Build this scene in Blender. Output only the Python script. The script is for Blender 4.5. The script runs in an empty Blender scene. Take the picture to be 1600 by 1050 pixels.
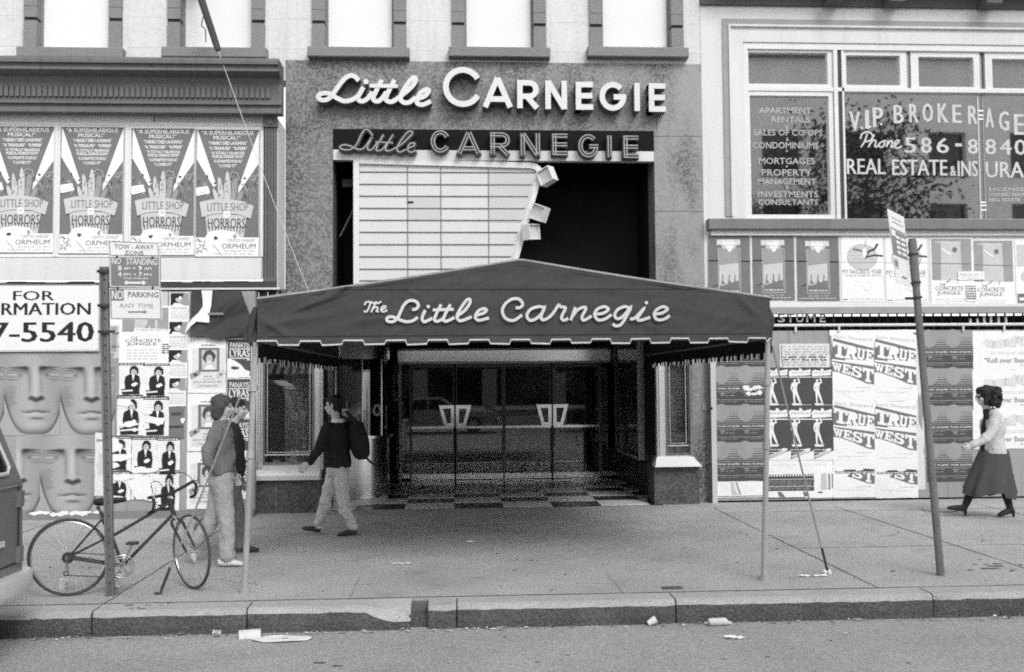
import bpy, bmesh, math, random
from math import sin, cos, pi, radians, atan2, sqrt, hypot
from mathutils import Vector, Matrix

random.seed(11)
SC = bpy.context.scene
COL = SC.collection

# ------------------------------------------------------------------ camera
FPX, CXP, CYP = 1555.0, 800.0, 525.0          # focal length and centre in photograph pixels (1600 x 1050)
YAW, HORIZON, ROLL, EYE = radians(3.35), 595.0, 0.008, 1.85
_p = math.atan((HORIZON - CYP) / FPX)
FWD = Vector((sin(YAW) * cos(_p), cos(YAW) * cos(_p), sin(_p)))
_r = Vector((cos(YAW), -sin(YAW), 0.0))
_u = _r.cross(FWD)
RGT = _r * cos(ROLL) - _u * sin(ROLL)
UPV = RGT.cross(FWD)
CAMLOC = Vector((0, 0, EYE))
cam_d = bpy.data.cameras.new('camera')
cam_d.sensor_width = 36.0
cam_d.lens = 36.0 * FPX / 1600.0
cam_d.clip_start, cam_d.clip_end = 0.05, 500
cam = bpy.data.objects.new('camera', cam_d)
M4 = Matrix((RGT, UPV, -FWD)).transposed().to_4x4()
M4.translation = CAMLOC
cam.matrix_world = M4
COL.objects.link(cam)
SC.camera = cam

# ------------------------------------------------------------------ light
SUN_EL = radians(40)
sunvec = Vector((sin(radians(22)) * cos(SUN_EL), -cos(radians(22)) * cos(SUN_EL), sin(SUN_EL)))
w = bpy.data.worlds.new('World'); SC.world = w; w.use_nodes = True
nt = w.node_tree; nt.nodes.clear()
sky = nt.nodes.new('ShaderNodeTexSky'); sky.sky_type = 'NISHITA'; sky.sun_disc = False
sky.sun_elevation = SUN_EL
sky.sun_rotation = math.atan2(sunvec.x, sunvec.y)
sky.dust_density = 1.5
bw = nt.nodes.new('ShaderNodeRGBToBW')
bg = nt.nodes.new('ShaderNodeBackground'); bg.inputs['Strength'].default_value = 0.15
out = nt.nodes.new('ShaderNodeOutputWorld')
nt.links.new(sky.outputs[0], bw.inputs[0]); nt.links.new(bw.outputs[0], bg.inputs[0]); nt.links.new(bg.outputs[0], out.inputs[0])
sd = bpy.data.lights.new('sun', 'SUN'); sd.energy = 0.5; sd.angle = radians(20); sd.color = (1, 1, 1)
so = bpy.data.objects.new('sun', sd); so.rotation_euler = sunvec.to_track_quat('Z', 'Y').to_euler(); COL.objects.link(so)
so.location = (4, -10, 15)
SC.view_settings.view_transform = 'Standard'; SC.view_settings.look = 'None'
SC.view_settings.exposure = 1.15; SC.view_settings.gamma = 1.0
SC.cycles.use_denoising = False; SC.cycles.sample_clamp_indirect = 1.5; SC.cycles.use_adaptive_sampling = False; SC.cycles.filter_width = 1.9
SC.cycles.max_bounces = 8; SC.cycles.transparent_max_bounces = 12

# ------------------------------------------------------------------ pixel helpers
def P(px, py, Y):
    """point of the photograph's pixel (px, py) on the plane y = Y"""
    d = FWD + RGT * ((px - CXP) / FPX) - UPV * ((py - CYP) / FPX)
    return CAMLOC + d * (Y / d.y)
def G(px, py, z=0.0):
    d = FWD + RGT * ((px - CXP) / FPX) - UPV * ((py - CYP) / FPX)
    return CAMLOC + d * ((z - EYE) / d.z)
def R(px0, py0, px1, py1, Y):
    xm, ym = (px0 + px1) / 2, (py0 + py1) / 2
    return P(px0, ym, Y).x, P(px1, ym, Y).x, P(xm, py1, Y).z, P(xm, py0, Y).z   # x0, x1, z0, z1

# ------------------------------------------------------------------ materials (all procedural, all grey: the photograph is monochrome)
MATS = {}
def mat(name, v, rough=0.75, var=0.12, scale=1.3, fine=0.06, fscale=60, bump=0.0, bscale=40, metal=0.0, spec=0.16,
        streak=0.0, stretch=(1, 1, 1), dirt=0.0):
    m = bpy.data.materials.new(name); m.use_nodes = True
    n = m.node_tree; b = n.nodes['Principled BSDF']
    tc = n.nodes.new('ShaderNodeTexCoord')
    mp = n.nodes.new('ShaderNodeMapping'); mp.inputs['Scale'].default_value = stretch
    n.links.new(tc.outputs['Object'], mp.inputs[0])
    def noise(sc, det, src):
        t = n.nodes.new('ShaderNodeTexNoise'); t.inputs['Scale'].default_value = sc; t.inputs['Detail'].default_value = det
        n.links.new(src, t.inputs['Vector']); return t.outputs['Fac']
    def math_(op, a, b_):
        k = n.nodes.new('ShaderNodeMath'); k.operation = op
        for i, q in enumerate((a, b_)):
            if isinstance(q, (int, float)): k.inputs[i].default_value = q
            else: n.links.new(q, k.inputs[i])
        return k.outputs[0]
    f = 1.0
    big = noise(scale, 5, mp.outputs[0])
    f = math_('MULTIPLY_ADD', big, var * 3.2)
    f.node.inputs[2].default_value = 1 - var * 1.6
    if fine:
        fn = noise(fscale, 3, tc.outputs['Object'])
        g = math_('MULTIPLY_ADD', fn, fine * 4); g.node.inputs[2].default_value = 1 - fine * 2
        f = math_('MULTIPLY', f, g)
    if dirt:
        dn = noise(2.3, 8, mp.outputs[0])
        r = n.nodes.new('ShaderNodeMapRange'); r.inputs[1].default_value = .56; r.inputs[2].default_value = .7
        r.inputs[3].default_value = 1.0; r.inputs[4].default_value = 1 - dirt
        n.links.new(dn, r.inputs[0]); f = math_('MULTIPLY', f, r.outputs[0])
    if streak:
        mp2 = n.nodes.new('ShaderNodeMapping'); mp2.inputs['Scale'].default_value = (9, 9, .5)
        n.links.new(tc.outputs['Object'], mp2.inputs[0])
        sn = noise(1.0, 6, mp2.outputs[0])
        r = n.nodes.new('ShaderNodeMapRange'); r.inputs[1].default_value = .5; r.inputs[2].default_value = .75
        r.inputs[3].default_value = 1.0; r.inputs[4].default_value = 1 - streak
        n.links.new(sn, r.inputs[0]); f = math_('MULTIPLY', f, r.outputs[0])
    val = math_('MULTIPLY', f, v)
    n.links.new(val, b.inputs['Base Color'])
    b.inputs['Roughness'].default_value = rough; b.inputs['Metallic'].default_value = metal
    b.inputs['Specular IOR Level'].default_value = spec
    if bump:
        bn = noise(bscale, 4, tc.outputs['Object'])
        bp = n.nodes.new('ShaderNodeBump'); bp.inputs['Strength'].default_value = bump; bp.inputs['Distance'].default_value = .02
        n.links.new(bn, bp.inputs['Height']); n.links.new(bp.outputs[0], b.inputs['Normal'])
    MATS[name] = m
    return m
def glass(name, refl, tint, rough=0.02):
    """pane: lets the room behind show through and mirrors the street"""
    m = bpy.data.materials.new(name); m.use_nodes = True; n = m.node_tree; n.nodes.clear()
    o = n.nodes.new('ShaderNodeOutputMaterial'); mx = n.nodes.new('ShaderNodeMixShader')
    t = n.nodes.new('ShaderNodeBsdfTransparent'); t.inputs[0].default_value = (tint, tint, tint, 1)
    g = n.nodes.new('ShaderNodeBsdfGlossy'); g.inputs['Roughness'].default_value = rough; g.inputs[0].default_value = (1, 1, 1, 1)
    mx.inputs[0].default_value = refl
    n.links.new(t.outputs[0], mx.inputs[1]); n.links.new(g.outputs[0], mx.inputs[2]); n.links.new(mx.outputs[0], o.inputs[0])
    MATS[name] = m; return m

W_PAINT = mat('white_paint', 0.66, .7, .05, 1.0, .03, 40, .10, 18, streak=.10)
W_BRICK = mat('white_masonry', 0.62, .85, .07, 1.6, .10, 30, .12, 22, streak=.12, dirt=.06)
W_TRIM = mat('white_trim', 0.70, .5, .05, 1.2, .02, 50, streak=.08)
SHADE = mat('window_shade', .745, .8, .03, 1.1, .01, 30)
STONE = mat('brown_stone', .23, .9, .10, 2.0, .10, 70, .5, 60)
STONE_D = mat('dark_groove', .04, .9, .05)
IRON = mat('painted_iron', .145, .6, .12, 2.0, .06, 50, .15, 50, streak=.25)
IRON_D = mat('dark_iron', .055, .55, .15, 2.0, .05, 40)
BOARD_G = mat('grey_board', .40, .85, .10, 1.6, .04, 40, streak=.10)
PLY = mat('plywood', .34, .85, .12, 1.5, .05, 40, .1, 20, streak=.30)
TARP = mat('dark_board', .060, .8, .22, 2.2, .08, 30, .2, 14)
GRAN = None
def granite(name, v, lite):
    m = bpy.data.materials.new(name); m.use_nodes = True; n = m.node_tree; b = n.nodes['Principled BSDF']
    tc = n.nodes.new('ShaderNodeTexCoord')
    vo = n.nodes.new('ShaderNodeTexVoronoi'); vo.inputs['Scale'].default_value = 34; n.links.new(tc.outputs['Object'], vo.inputs['Vector'])
    bwn = n.nodes.new('ShaderNodeRGBToBW'); n.links.new(vo.outputs['Color'], bwn.inputs[0])
    r = n.nodes.new('ShaderNodeValToRGB'); r.color_ramp.elements[0].position = .22; r.color_ramp.elements[1].position = .8
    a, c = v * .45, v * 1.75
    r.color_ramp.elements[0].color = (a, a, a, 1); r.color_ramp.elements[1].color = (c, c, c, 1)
    n.links.new(bwn.outputs[0], r.inputs[0])
    mp = n.nodes.new('ShaderNodeMapping'); mp.inputs['Scale'].default_value = (1.3, 1.3, .55); n.links.new(tc.outputs['Object'], mp.inputs[0])
    no = n.nodes.new('ShaderNodeTexNoise'); no.inputs['Scale'].default_value = 1.1; no.inputs['Detail'].default_value = 6
    n.links.new(mp.outputs[0], no.inputs['Vector'])
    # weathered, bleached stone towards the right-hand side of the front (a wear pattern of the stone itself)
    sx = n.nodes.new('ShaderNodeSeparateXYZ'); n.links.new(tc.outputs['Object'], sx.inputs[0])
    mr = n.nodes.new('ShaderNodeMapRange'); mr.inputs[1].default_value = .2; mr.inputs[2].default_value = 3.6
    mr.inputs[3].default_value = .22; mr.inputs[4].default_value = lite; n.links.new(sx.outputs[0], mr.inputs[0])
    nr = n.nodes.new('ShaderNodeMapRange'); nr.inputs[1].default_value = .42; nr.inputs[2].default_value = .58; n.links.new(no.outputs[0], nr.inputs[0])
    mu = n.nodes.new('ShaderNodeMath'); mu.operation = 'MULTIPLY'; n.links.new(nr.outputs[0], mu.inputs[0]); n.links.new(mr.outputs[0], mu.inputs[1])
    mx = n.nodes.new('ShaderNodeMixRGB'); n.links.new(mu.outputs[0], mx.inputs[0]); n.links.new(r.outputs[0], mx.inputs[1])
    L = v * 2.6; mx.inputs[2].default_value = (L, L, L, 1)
    n.links.new(mx.outputs[0], b.inputs['Base Color']); b.inputs['Roughness'].default_value = .5
    MATS[name] = m; return m
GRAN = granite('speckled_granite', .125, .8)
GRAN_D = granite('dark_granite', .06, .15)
ROOM = mat('dark_room', .03, .9, .1)
ROOM3 = mat('vestibule_wall', .05, .5, .15, 1.5, .03)
ROOM2 = mat('lobby_wall', .02, .5, .15, 1.5, .03)
CANVAS = mat('canopy_canvas', .066, .85, .12, 2.2, .22, 95, .12, 220)
CANVAS_IN = mat('canopy_lining', .04, .9, .1)
PIPING = mat('white_piping', .62, .8, .1)
SIGNPAINT = mat('sign_paint', .66, .7, .14, 9, .08, 90)
RETURN_SHADED = mat('letter_return_shaded', .14, .6, .15, 6)  # letter sides coloured dark: the shade of their undersides put into the paint
LETTER_W = mat('sign_enamel', .66, .45, .04, 2, .02)
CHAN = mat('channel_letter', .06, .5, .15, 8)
NEON = mat('neon_tube', .42, .25, .1, 9)
BAND_W = mat('white_band', 0.66, .5, .06, 2, .02, streak=.05)
BAND_K = mat('black_enamel', .014, .7, .1, 2, spec=.05)
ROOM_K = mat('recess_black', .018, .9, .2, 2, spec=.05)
PANEL = mat('letter_board', 0.64, .5, .04, 3, .01)
PANEL2 = mat('letter_board_dull', 0.55, .5, .05, 3, .01)
LINE = mat('track_line', .16, .6, .2, 8)
STEEL = mat('brushed_steel', .85, .20, .10, 3, .03, 60, metal=1.0, stretch=(1, 1, 6))
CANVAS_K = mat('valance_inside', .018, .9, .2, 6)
ALU = mat('aluminium_frame', .60, .45, .08, 2, .03, metal=.5)
ALU_W = mat('white_sill', 0.74, .45, .04, 2, .02)
BRASS = mat('dull_bronze', .20, .4, .12, 2, .03, metal=.6)
TILE_L = mat('light_floor_tile', .75, .35, .14, 2, .05)
TILE_D = mat('dark_floor_tile', .06, .3, .14, 2, .05)
GLASS_L = glass('lobby_glass', .085, .85)
GLASS_S = glass('shop_glass', .12, .9)
GLASS_B = glass('office_glass', .62, .8)
CONC = mat('pavement_concrete', .42, .9, .20, .9, .32, 42, .35, 120, dirt=.16)
ASPH = mat('road_asphalt', .38, .9, .16, 1.1, .32, 48, .5, 130, dirt=.10)
JOINT = mat('pavement_joint', .11, .95, .25, 6)
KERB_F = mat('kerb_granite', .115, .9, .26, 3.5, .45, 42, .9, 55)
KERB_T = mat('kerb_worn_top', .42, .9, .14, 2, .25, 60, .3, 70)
STAIN = mat('pavement_stain', .15, .95, .25, 9, .1, 60)
PAPER = mat('poster_paper', .84, .85, .08, 3.5, .02, 40, .45, 7)
PAPER2 = mat('poster_paper_aged', .70, .85, .08, 4, .04, 40, .5, 7)
INK_L = mat('ink_pale', .56, .85, .08, 5, .04)
INK_G = mat('ink_grey', .33, .85, .12, 5, .06)
INK_M = mat('ink_mid', .185, .85, .14, 4, .08)
INK_D = mat('ink_dark', .085, .85, .16, 4, .08)
INK_K = mat('ink_black', .028, .8, .15, 5, .05)
POSTW = mat('canopy_post_paint', .40, .6, .15, 3, .05, streak=.25)
POLE = mat("sign_pole_steel", .18, .7, .25, 3, .10, 40, .3, 40, streak=.3)
SIGN_W = mat('sign_white', .76, .45, .05, 3, .02)
SIGN_G = mat('sign_red', .21, .45, .08, 4, .02)
RUBBER = mat('tyre_rubber', .075, .7, .15, 6)
BIKE = mat('bicycle_paint', .055, .4, .12, 6)
CHROME = mat('bicycle_chrome', .60, .25, .08, 5, metal=.9)
LEATHER = mat('black_leather', .03, .5, .15, 9)
VAN = mat('van_paint', .16, .35, .10, 1.2, .04, 60, spec=.5)
VANGL = mat('van_window', .018, .08, .1, 2, spec=.6)
VANCH = mat('van_bumper', .68, .40, .08, 2, .04, metal=.35)
SKIN = mat('skin', .55, .6, .06, 9, .02)
HAIR_K = mat('black_hair', .028, .6, .2, 22)
HAIR_B = mat('brown_hair', .085, .6, .3, 26, .3, 90)
KNIT = mat('dark_sweater', .026, .95, .15, 8, .06, 120, .3, 160)
JEANS = mat('faded_jeans', .56, .9, .16, 7, .08, 120, .3, 90)
CHINO = mat('pale_trousers', .42, .9, .07, 6, .04, 120, .2, 60)
DENIMJ = mat('denim_jacket', .20, .9, .16, 5, .08, 120, .3, 70)
CLOTH_K = mat('dark_jacket', .035, .9, .15, 6)
CLOTH_G = mat('grey_trousers', .16, .9, .1, 6)
WOOL_L = mat('light_blazer', .56, .9, .07, 6, .06, 130, .25, 90)
SKIRT = mat('dark_skirt', .08, .9, .15, 6, .05, 90)
SHOE_W = mat('white_shoe', .70, .6, .08, 9)
SHOE_D = mat('dark_shoe', .05, .45, .15, 9)
COLLAR = mat('white_collar', .80, .8, .04, 9)
ROPE = mat('pale_rope', .55, .9, .1, 9)
CABLE = mat('steel_cable', .30, .6, .2, 9)
TRASH = mat('paper_scrap', .80, .8, .05, 9)
BRICK_R = mat('street_brick', .70, .9, .12, 1.0, .1, 40)
BRICK_L = mat('street_limestone', .30, .9, .12, 1.0, .08, 40)
LEAF = mat('leaf_green', .06, .7, .3, 3, .1)
BARK = mat('tree_bark', .10, .9, .2, 6)
CARW = mat('car_paint_pale', .30, .3, .05, 1)
CARK = mat('car_paint_black', .03, .2, .05, 1)

def print_mat():
    m = bpy.data.materials.new('printed_image'); m.use_nodes = True; n = m.node_tree; b = n.nodes['Principled BSDF']
    a = n.nodes.new('ShaderNodeAttribute'); a.attribute_name = 'print'
    tc = n.nodes.new('ShaderNodeTexCoord'); no = n.nodes.new('ShaderNodeTexNoise'); no.inputs['Scale'].default_value = 60
    n.links.new(tc.outputs['Object'], no.inputs['Vector'])
    mu = n.nodes.new('ShaderNodeMath'); mu.operation = 'MULTIPLY_ADD'; mu.inputs[1].default_value = .3; mu.inputs[2].default_value = .85
    n.links.new(no.outputs[0], mu.inputs[0])
    m2 = n.nodes.new('ShaderNodeMixRGB'); m2.blend_type = 'MULTIPLY'; m2.inputs[0].default_value = 1
    n.links.new(a.outputs['Color'], m2.inputs[1]); n.links.new(mu.outputs[0], m2.inputs[2])
    n.links.new(m2.outputs[0], b.inputs['Base Color']); b.inputs['Roughness'].default_value = .85
    return m
PRINT = print_mat()

# ------------------------------------------------------------------ text
_TX = {}
def text_geo(s, bold=0.0, res=2, shear=0.0, spacing=1.0):
    key = (s, bold, res, shear, spacing)
    if key in _TX: return _TX[key]
    c = bpy.data.curves.new('t', 'FONT'); c.body = s; c.resolution_u = res; c.offset = bold; c.shear = shear; c.space_character = spacing
    o = bpy.data.objects.new('t', c); COL.objects.link(o)
    dg = bpy.context.evaluated_depsgraph_get()
    m = bpy.data.meshes.new_from_object(o.evaluated_get(dg))
    vs = [(v.co.x, v.co.y) for v in m.vertices]; fs = [tuple(p.vertices) for p in m.polygons]
    bpy.data.objects.remove(o); bpy.data.curves.remove(c); bpy.data.meshes.remove(m)
    x0 = min(v[0] for v in vs); x1 = max(v[0] for v in vs); y0 = min(v[1] for v in vs); y1 = max(v[1] for v in vs)
    vs = [((x - x0) / (x1 - x0 + 1e-9), (y - y0) / (y1 - y0 + 1e-9)) for x, y in vs]
    _TX[key] = (vs, fs); return _TX[key]

def smooth_path(pts, n=6, closed=False):
    """Catmull-Rom through the points"""
    pts = [Vector(p) for p in pts]
    if len(pts) < 3 and not closed: return pts
    out = []; N = len(pts)
    rng = range(N) if closed else range(N - 1)
    for i in rng:
        if closed: a, b, c, d = pts[i - 1], pts[i], pts[(i + 1) % N], pts[(i + 2) % N]
        else:
            b, c = pts[i], pts[i + 1]
            a = pts[i - 1] if i else b * 2 - c
            d = pts[i + 2] if i + 2 < N else c * 2 - b
        for k in range(n):
            t = k / n
            out.append(.5 * ((2 * b) + (c - a) * t + (2 * a - 5 * b + 4 * c - d) * t * t + (3 * b - a - 3 * c + d) * t ** 3))
    if not closed: out.append(pts[-1])
    return out

# ------------------------------------------------------------------ mesh builder
class MB:
    def __init__(s): s.v = []; s.f = []; s.m = []; s.mats = []; s.cols = None
    def mi(s, m):
        if m not in s.mats: s.mats.append(m)
        return s.mats.index(m)
    def add(s, vs, fs, m):
        o = len(s.v); s.v += [Vector(v) for v in vs]; k = s.mi(m)
        for f in fs: s.f.append(tuple(i + o for i in f)); s.m.append(k)
        return s
    def poly(s, pts, m): return s.add(pts, [tuple(range(len(pts)))], m)
    def box(s, x0, x1, y0, y1, z0, z1, m):
        v = [(x0, y0, z0), (x1, y0, z0), (x1, y1, z0), (x0, y1, z0), (x0, y0, z1), (x1, y0, z1), (x1, y1, z1), (x0, y1, z1)]
        return s.add(v, [(0, 3, 2, 1), (4, 5, 6, 7), (0, 1, 5, 4), (1, 2, 6, 5), (2, 3, 7, 6), (3, 0, 4, 7)], m)
    def bev(s, x0, x1, y0, y1, z0, z1, m, b=.01):
        """box with its front (-Y) edges chamfered"""
        v = []
        for (y, i) in ((y1, 0), (y0 + b, 0), (y0, b)):
            v += [(x0 + i, y, z0 + i), (x1 - i, y, z0 + i), (x1 - i, y, z1 - i), (x0 + i, y, z1 - i)]
        f = [(0, 3, 2, 1)][:0] + [(8, 9, 10, 11), (3, 2, 1, 0)[::-1]]
        for k in (0, 4):
            for i in range(4):
                j = (i + 1) % 4; f.append((k + i, k + 4 + i, k + 4 + j, k + j)[::-1])
        return s.add(v, f, m)
    def prism(s, pts, y0, y1, m, back=True):
        """outline (x, z) extruded from the front y0 to the back y1"""
        n = len(pts)
        ar = sum(pts[i][0] * pts[(i + 1) % n][1] - pts[(i + 1) % n][0] * pts[i][1] for i in range(n))
        if ar < 0: pts = pts[::-1]
        v = [(x, y0, z) for x, z in pts] + [(x, y1, z) for x, z in pts]
        f = [tuple(range(n))]
        if back: f.append(tuple(range(2 * n - 1, n - 1, -1)))
        for i in range(n):
            j = (i + 1) % n; f.append((i, n + i, n + j, j))
        return s.add(v, f, m)
    def extr(s, prof, x0, x1, m):
        """profile (y, z) swept along X"""
        n = len(prof)
        v = [(x0, y, z) for y, z in prof] + [(x1, y, z) for y, z in prof]
        f = [tuple(range(n)), tuple(range(2 * n - 1, n - 1, -1))]
        for i in range(n):
            j = (i + 1) % n; f.append((i, n + i, n + j, j))
        return s.add(v, f, m)
    def tube(s, pts, r, m, n=8, cap=True, closed=False):
        pts = [Vector(p) for p in pts]; N = len(pts)
        rs = r if isinstance(r, (list, tuple)) else [r] * N
        vs = []; fs = []; ref = None
        for i, p in enumerate(pts):
            if closed: t = (pts[(i + 1) % N] - pts[i - 1]).normalized()
            else: t = (pts[min(i + 1, N - 1)] - pts[max(i - 1, 0)]).normalized()
            if ref is None:
                ref = Vector((0, 0, 1)) if abs(t.z) < .9 else Vector((0, 1, 0))
            a = (ref - t * ref.dot(t))
            if a.length < 1e-5: a = t.orthogonal()
            a.normalize(); b = t.cross(a); ref = a
            for k in range(n):
                q = 2 * pi * k / n; vs.append(p + (a * cos(q) + b * sin(q)) * rs[i])
        for i in range(N if closed else N - 1):
            o, o2 = i * n, ((i + 1) % N) * n
            for k in range(n):
                fs.append((o + k, o + (k + 1) % n, o2 + (k + 1) % n, o2 + k))
        if cap and not closed:
            fs.append(tuple(range(n))[::-1]); fs.append(tuple(range((N - 1) * n, N * n)))
        return s.add(vs, fs, m)
    def ribbon(s, pts, w, y0, y1, m, drift=.003, closed=False, side=None):
        """stroke of width w along (x, z) points, extruded from y0 to y1"""
        pts = [Vector((p[0], p[1])) for p in pts]; N = len(pts); L = []; Rr = []
        for i, p in enumerate(pts):
            if closed: a, b = pts[i - 1], pts[(i + 1) % N]
            else: a, b = pts[max(i - 1, 0)], pts[min(i + 1, N - 1)]
            d1 = (p - a).normalized() if (p - a).length > 1e-9 else None
            d2 = (b - p).normalized() if (b - p).length > 1e-9 else None
            if d1 is None: d1 = d2
            if d2 is None: d2 = d1
            t = (d1 + d2)
            t = t.normalized() if t.length > 1e-6 else d2
            nn = Vector((-t.y, t.x)); c = max(.45, nn.dot(Vector((-d2.y, d2.x))))
            L.append(p + nn * (w / 2 / c)); Rr.append(p - nn * (w / 2 / c))
        v = []; f = []
        for i in range(N):
            dy = -drift * i / N
            v += [(L[i].x, y0 + dy, L[i].y), (Rr[i].x, y0 + dy, Rr[i].y), (L[i].x, y1 + dy, L[i].y), (Rr[i].x, y1 + dy, Rr[i].y)]
        for i in range(N if closed else N - 1):
            a = 4 * i; b = 4 * ((i + 1) % N)
            f += [(a, a + 1, b + 1, b), (a + 2, b + 2, b + 3, a + 3), (a, b, b + 2, a + 2), (a + 1, a + 3, b + 3, b + 1)]
        if not closed: f += [(0, 2, 3, 1), (4 * N - 4, 4 * N - 3, 4 * N - 1, 4 * N - 2)]
        if side is None: return s.add(v, f, m)
        k0 = [q for i, q in enumerate(f) if i % 4 == 0 and i < 4 * (N - 1)]; s.add(v, k0, m); return s.add(v, [q for q in f if q not in k0], side)
    def text(s, t, x0, x1, z0, z1, y, m, bold=0.0, shear=0.0, depth=0.0, fn=None, res=2):
        if bold > .022:                          # heavy weights: the glyphs set three times, a hair apart
            e = (bold - .008) * (z1 - z0) * .9
            for q in (-1, 0, 1): s.text(t, x0 + (q + 1) * e * .5, x1 + (q - 1) * e * .5, z0, z1, y - .00006 * q, m, .0, shear, depth, fn, res)
            return s
        vs, fs = text_geo(t, bold, res, shear)
        pts = [(x0 + a * (x1 - x0), z0 + b * (z1 - z0)) for a, b in vs]
        if fn: pts = [fn(a, b) for a, b in pts]
        return s.add([(a, y, b) for a, b in pts], fs, m)
    def disc(s, x, y, z, r, m, n=20, sx=1.0, sz=1.0):
        return s.poly([(x + r * sx * cos(2 * pi * k / n), y, z + r * sz * sin(2 * pi * k / n)) for k in range(n)], m)
    def ball(s, c, r, m, nu=14, nv=9, rot=None):
        c = Vector(c); rx, ry, rz = r if isinstance(r, (tuple, list)) else (r, r, r)
        v = []; f = []
        for j in range(nv + 1):
            th = pi * j / nv
            for i in range(nu):
                ph = 2 * pi * i / nu
                q = Vector((rx * sin(th) * cos(ph), ry * sin(th) * sin(ph), rz * cos(th)))
                if rot: q = rot @ q
                v.append(c + q)
        for j in range(nv):
            for i in range(nu):
                a, b = j * nu + i, j * nu + (i + 1) % nu
                f.append((a, a + nu, b + nu, b))
        return s.add(v, f, m)
    def mesh(s, name, off=Vector((0, 0, 0)), smooth=None):
        me = bpy.data.meshes.new(name)
        me.from_pydata([tuple(v - off) for v in s.v], [], s.f)
        for m in s.mats: me.materials.append(m)
        me.polygons.foreach_set('material_index', s.m)
        if s.cols is not None:
            at = me.color_attributes.new('print', 'FLOAT_COLOR', 'POINT')
            buf = []
            for c in s.cols: buf += [c, c, c, 1]
            at.data.foreach_set('color', buf)
        me.update()
        if smooth:
            me.polygons.foreach_set('use_smooth', [True] * len(me.polygons)); me.set_sharp_from_angle(angle=radians(smooth))
        return me

def tag(o, label=None, cat=None, group=None, kind=None):
    if label: o['label'] = label
    if cat: o['category'] = cat
    if group: o['group'] = group
    if kind: o['kind'] = kind
    return o
def thing(name, label, cat, loc, group=None):
    o = bpy.data.objects.new(name, None); o.empty_display_size = .2; COL.objects.link(o); o.location = loc
    return tag(o, label, cat, group)
def wloc(o):
    v = Vector((0, 0, 0))
    while o is not None: v += o.location; o = o.parent
    return v
def part(name, mb, parent, smooth=None, label=None):
    off = wloc(parent)
    o = bpy.data.objects.new(name, mb.mesh(name, off, smooth)); COL.objects.link(o); o.parent = parent
    if label: o['label'] = label
    return o
def single(name, mb, label, cat, group=None, smooth=None, off=None):
    """a thing that is one mesh; its origin sits at its own base"""
    if off is None:
        xs = [v.x for v in mb.v]; ys = [v.y for v in mb.v]; zs = [v.z for v in mb.v]
        off = Vector(((min(xs) + max(xs)) / 2, (min(ys) + max(ys)) / 2, min(zs)))
    o = bpy.data.objects.new(name, mb.mesh(name, off, smooth)); o.location = off; COL.objects.link(o)
    return tag(o, label, cat, group)
def structure(name, mb, smooth=None):
    o = bpy.data.objects.new(name, mb.mesh(name, Vector((0, 0, 0)), smooth)); COL.objects.link(o); o['kind'] = 'structure'; return o
def copy_tree(o, parent=None):
    c = o.copy(); COL.objects.link(c); c.parent = parent
    for ch in list(o.children): copy_tree(ch, c)
    return c
def wall_cells(mb, X0, X1, Z0, Z1, Y0, Y1, holes, m):
    """wall slab with rectangular openings (x0, x1, z0, z1)"""
    xs = sorted({X0, X1} | {min(max(h[i], X0), X1) for h in holes for i in (0, 1)})
    zs = sorted({Z0, Z1} | {min(max(h[i], Z0), Z1) for h in holes for i in (2, 3)})
    for a, b in zip(xs, xs[1:]):
        run = None
        for c, d in zip(zs, zs[1:]):
            cx, cz = (a + b) / 2, (c + d) / 2
            if any(h[0] < cx < h[1] and h[2] < cz < h[3] for h in holes):
                if run: mb.box(a, b, Y0, Y1, run[0], run[1], m)
                run = None
            else: run = (run[0], d) if run else (c, d)
        if run: mb.box(a, b, Y0, Y1, run[0], run[1], m)
def frame(mb, x0, x1, z0, z1, w, y0, y1, m, wb=None):
    """four butted bars"""
    wb = w if wb is None else wb
    mb.box(x0, x0 + w, y0, y1, z0, z1, m); mb.box(x1 - w, x1, y0, y1, z0, z1, m)
    mb.box(x0 + w, x1 - w, y0, y1, z0, z0 + wb, m); mb.box(x0 + w, x1 - w, y0, y1, z1 - w, z1, m)
def pxs(pts, ox, oy, sc, Y):
    """zoomed-picture points -> (x, z) on plane Y"""
    out = []
    for x, y in pts:
        q = P(ox + x / sc, oy + y / sc, Y); out.append((q.x, q.z))
    return out
YF = 14.9       # plane of the theatre front
# ================================================================== SETTING: ground, road, pavement, kerb
YK = 8.35                                     # front face of the kerb
g = MB(); g.box(-60, 60, -60, 60, -.6, -.42, ASPH); structure('ground', g)
g = MB(); g.box(-30, 30, -9.0, YK + .2, -.4, -.2, ASPH); structure('road', g)
g = MB(); g.box(-30, 30, YK + .285, 26, -.35, 0, CONC); sidewalk = structure('sidewalk', g)
g = MB(); g.box(-30, 30, -13.5, -9.0, -.4, 0, CONC); structure('far_sidewalk', g)
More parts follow.
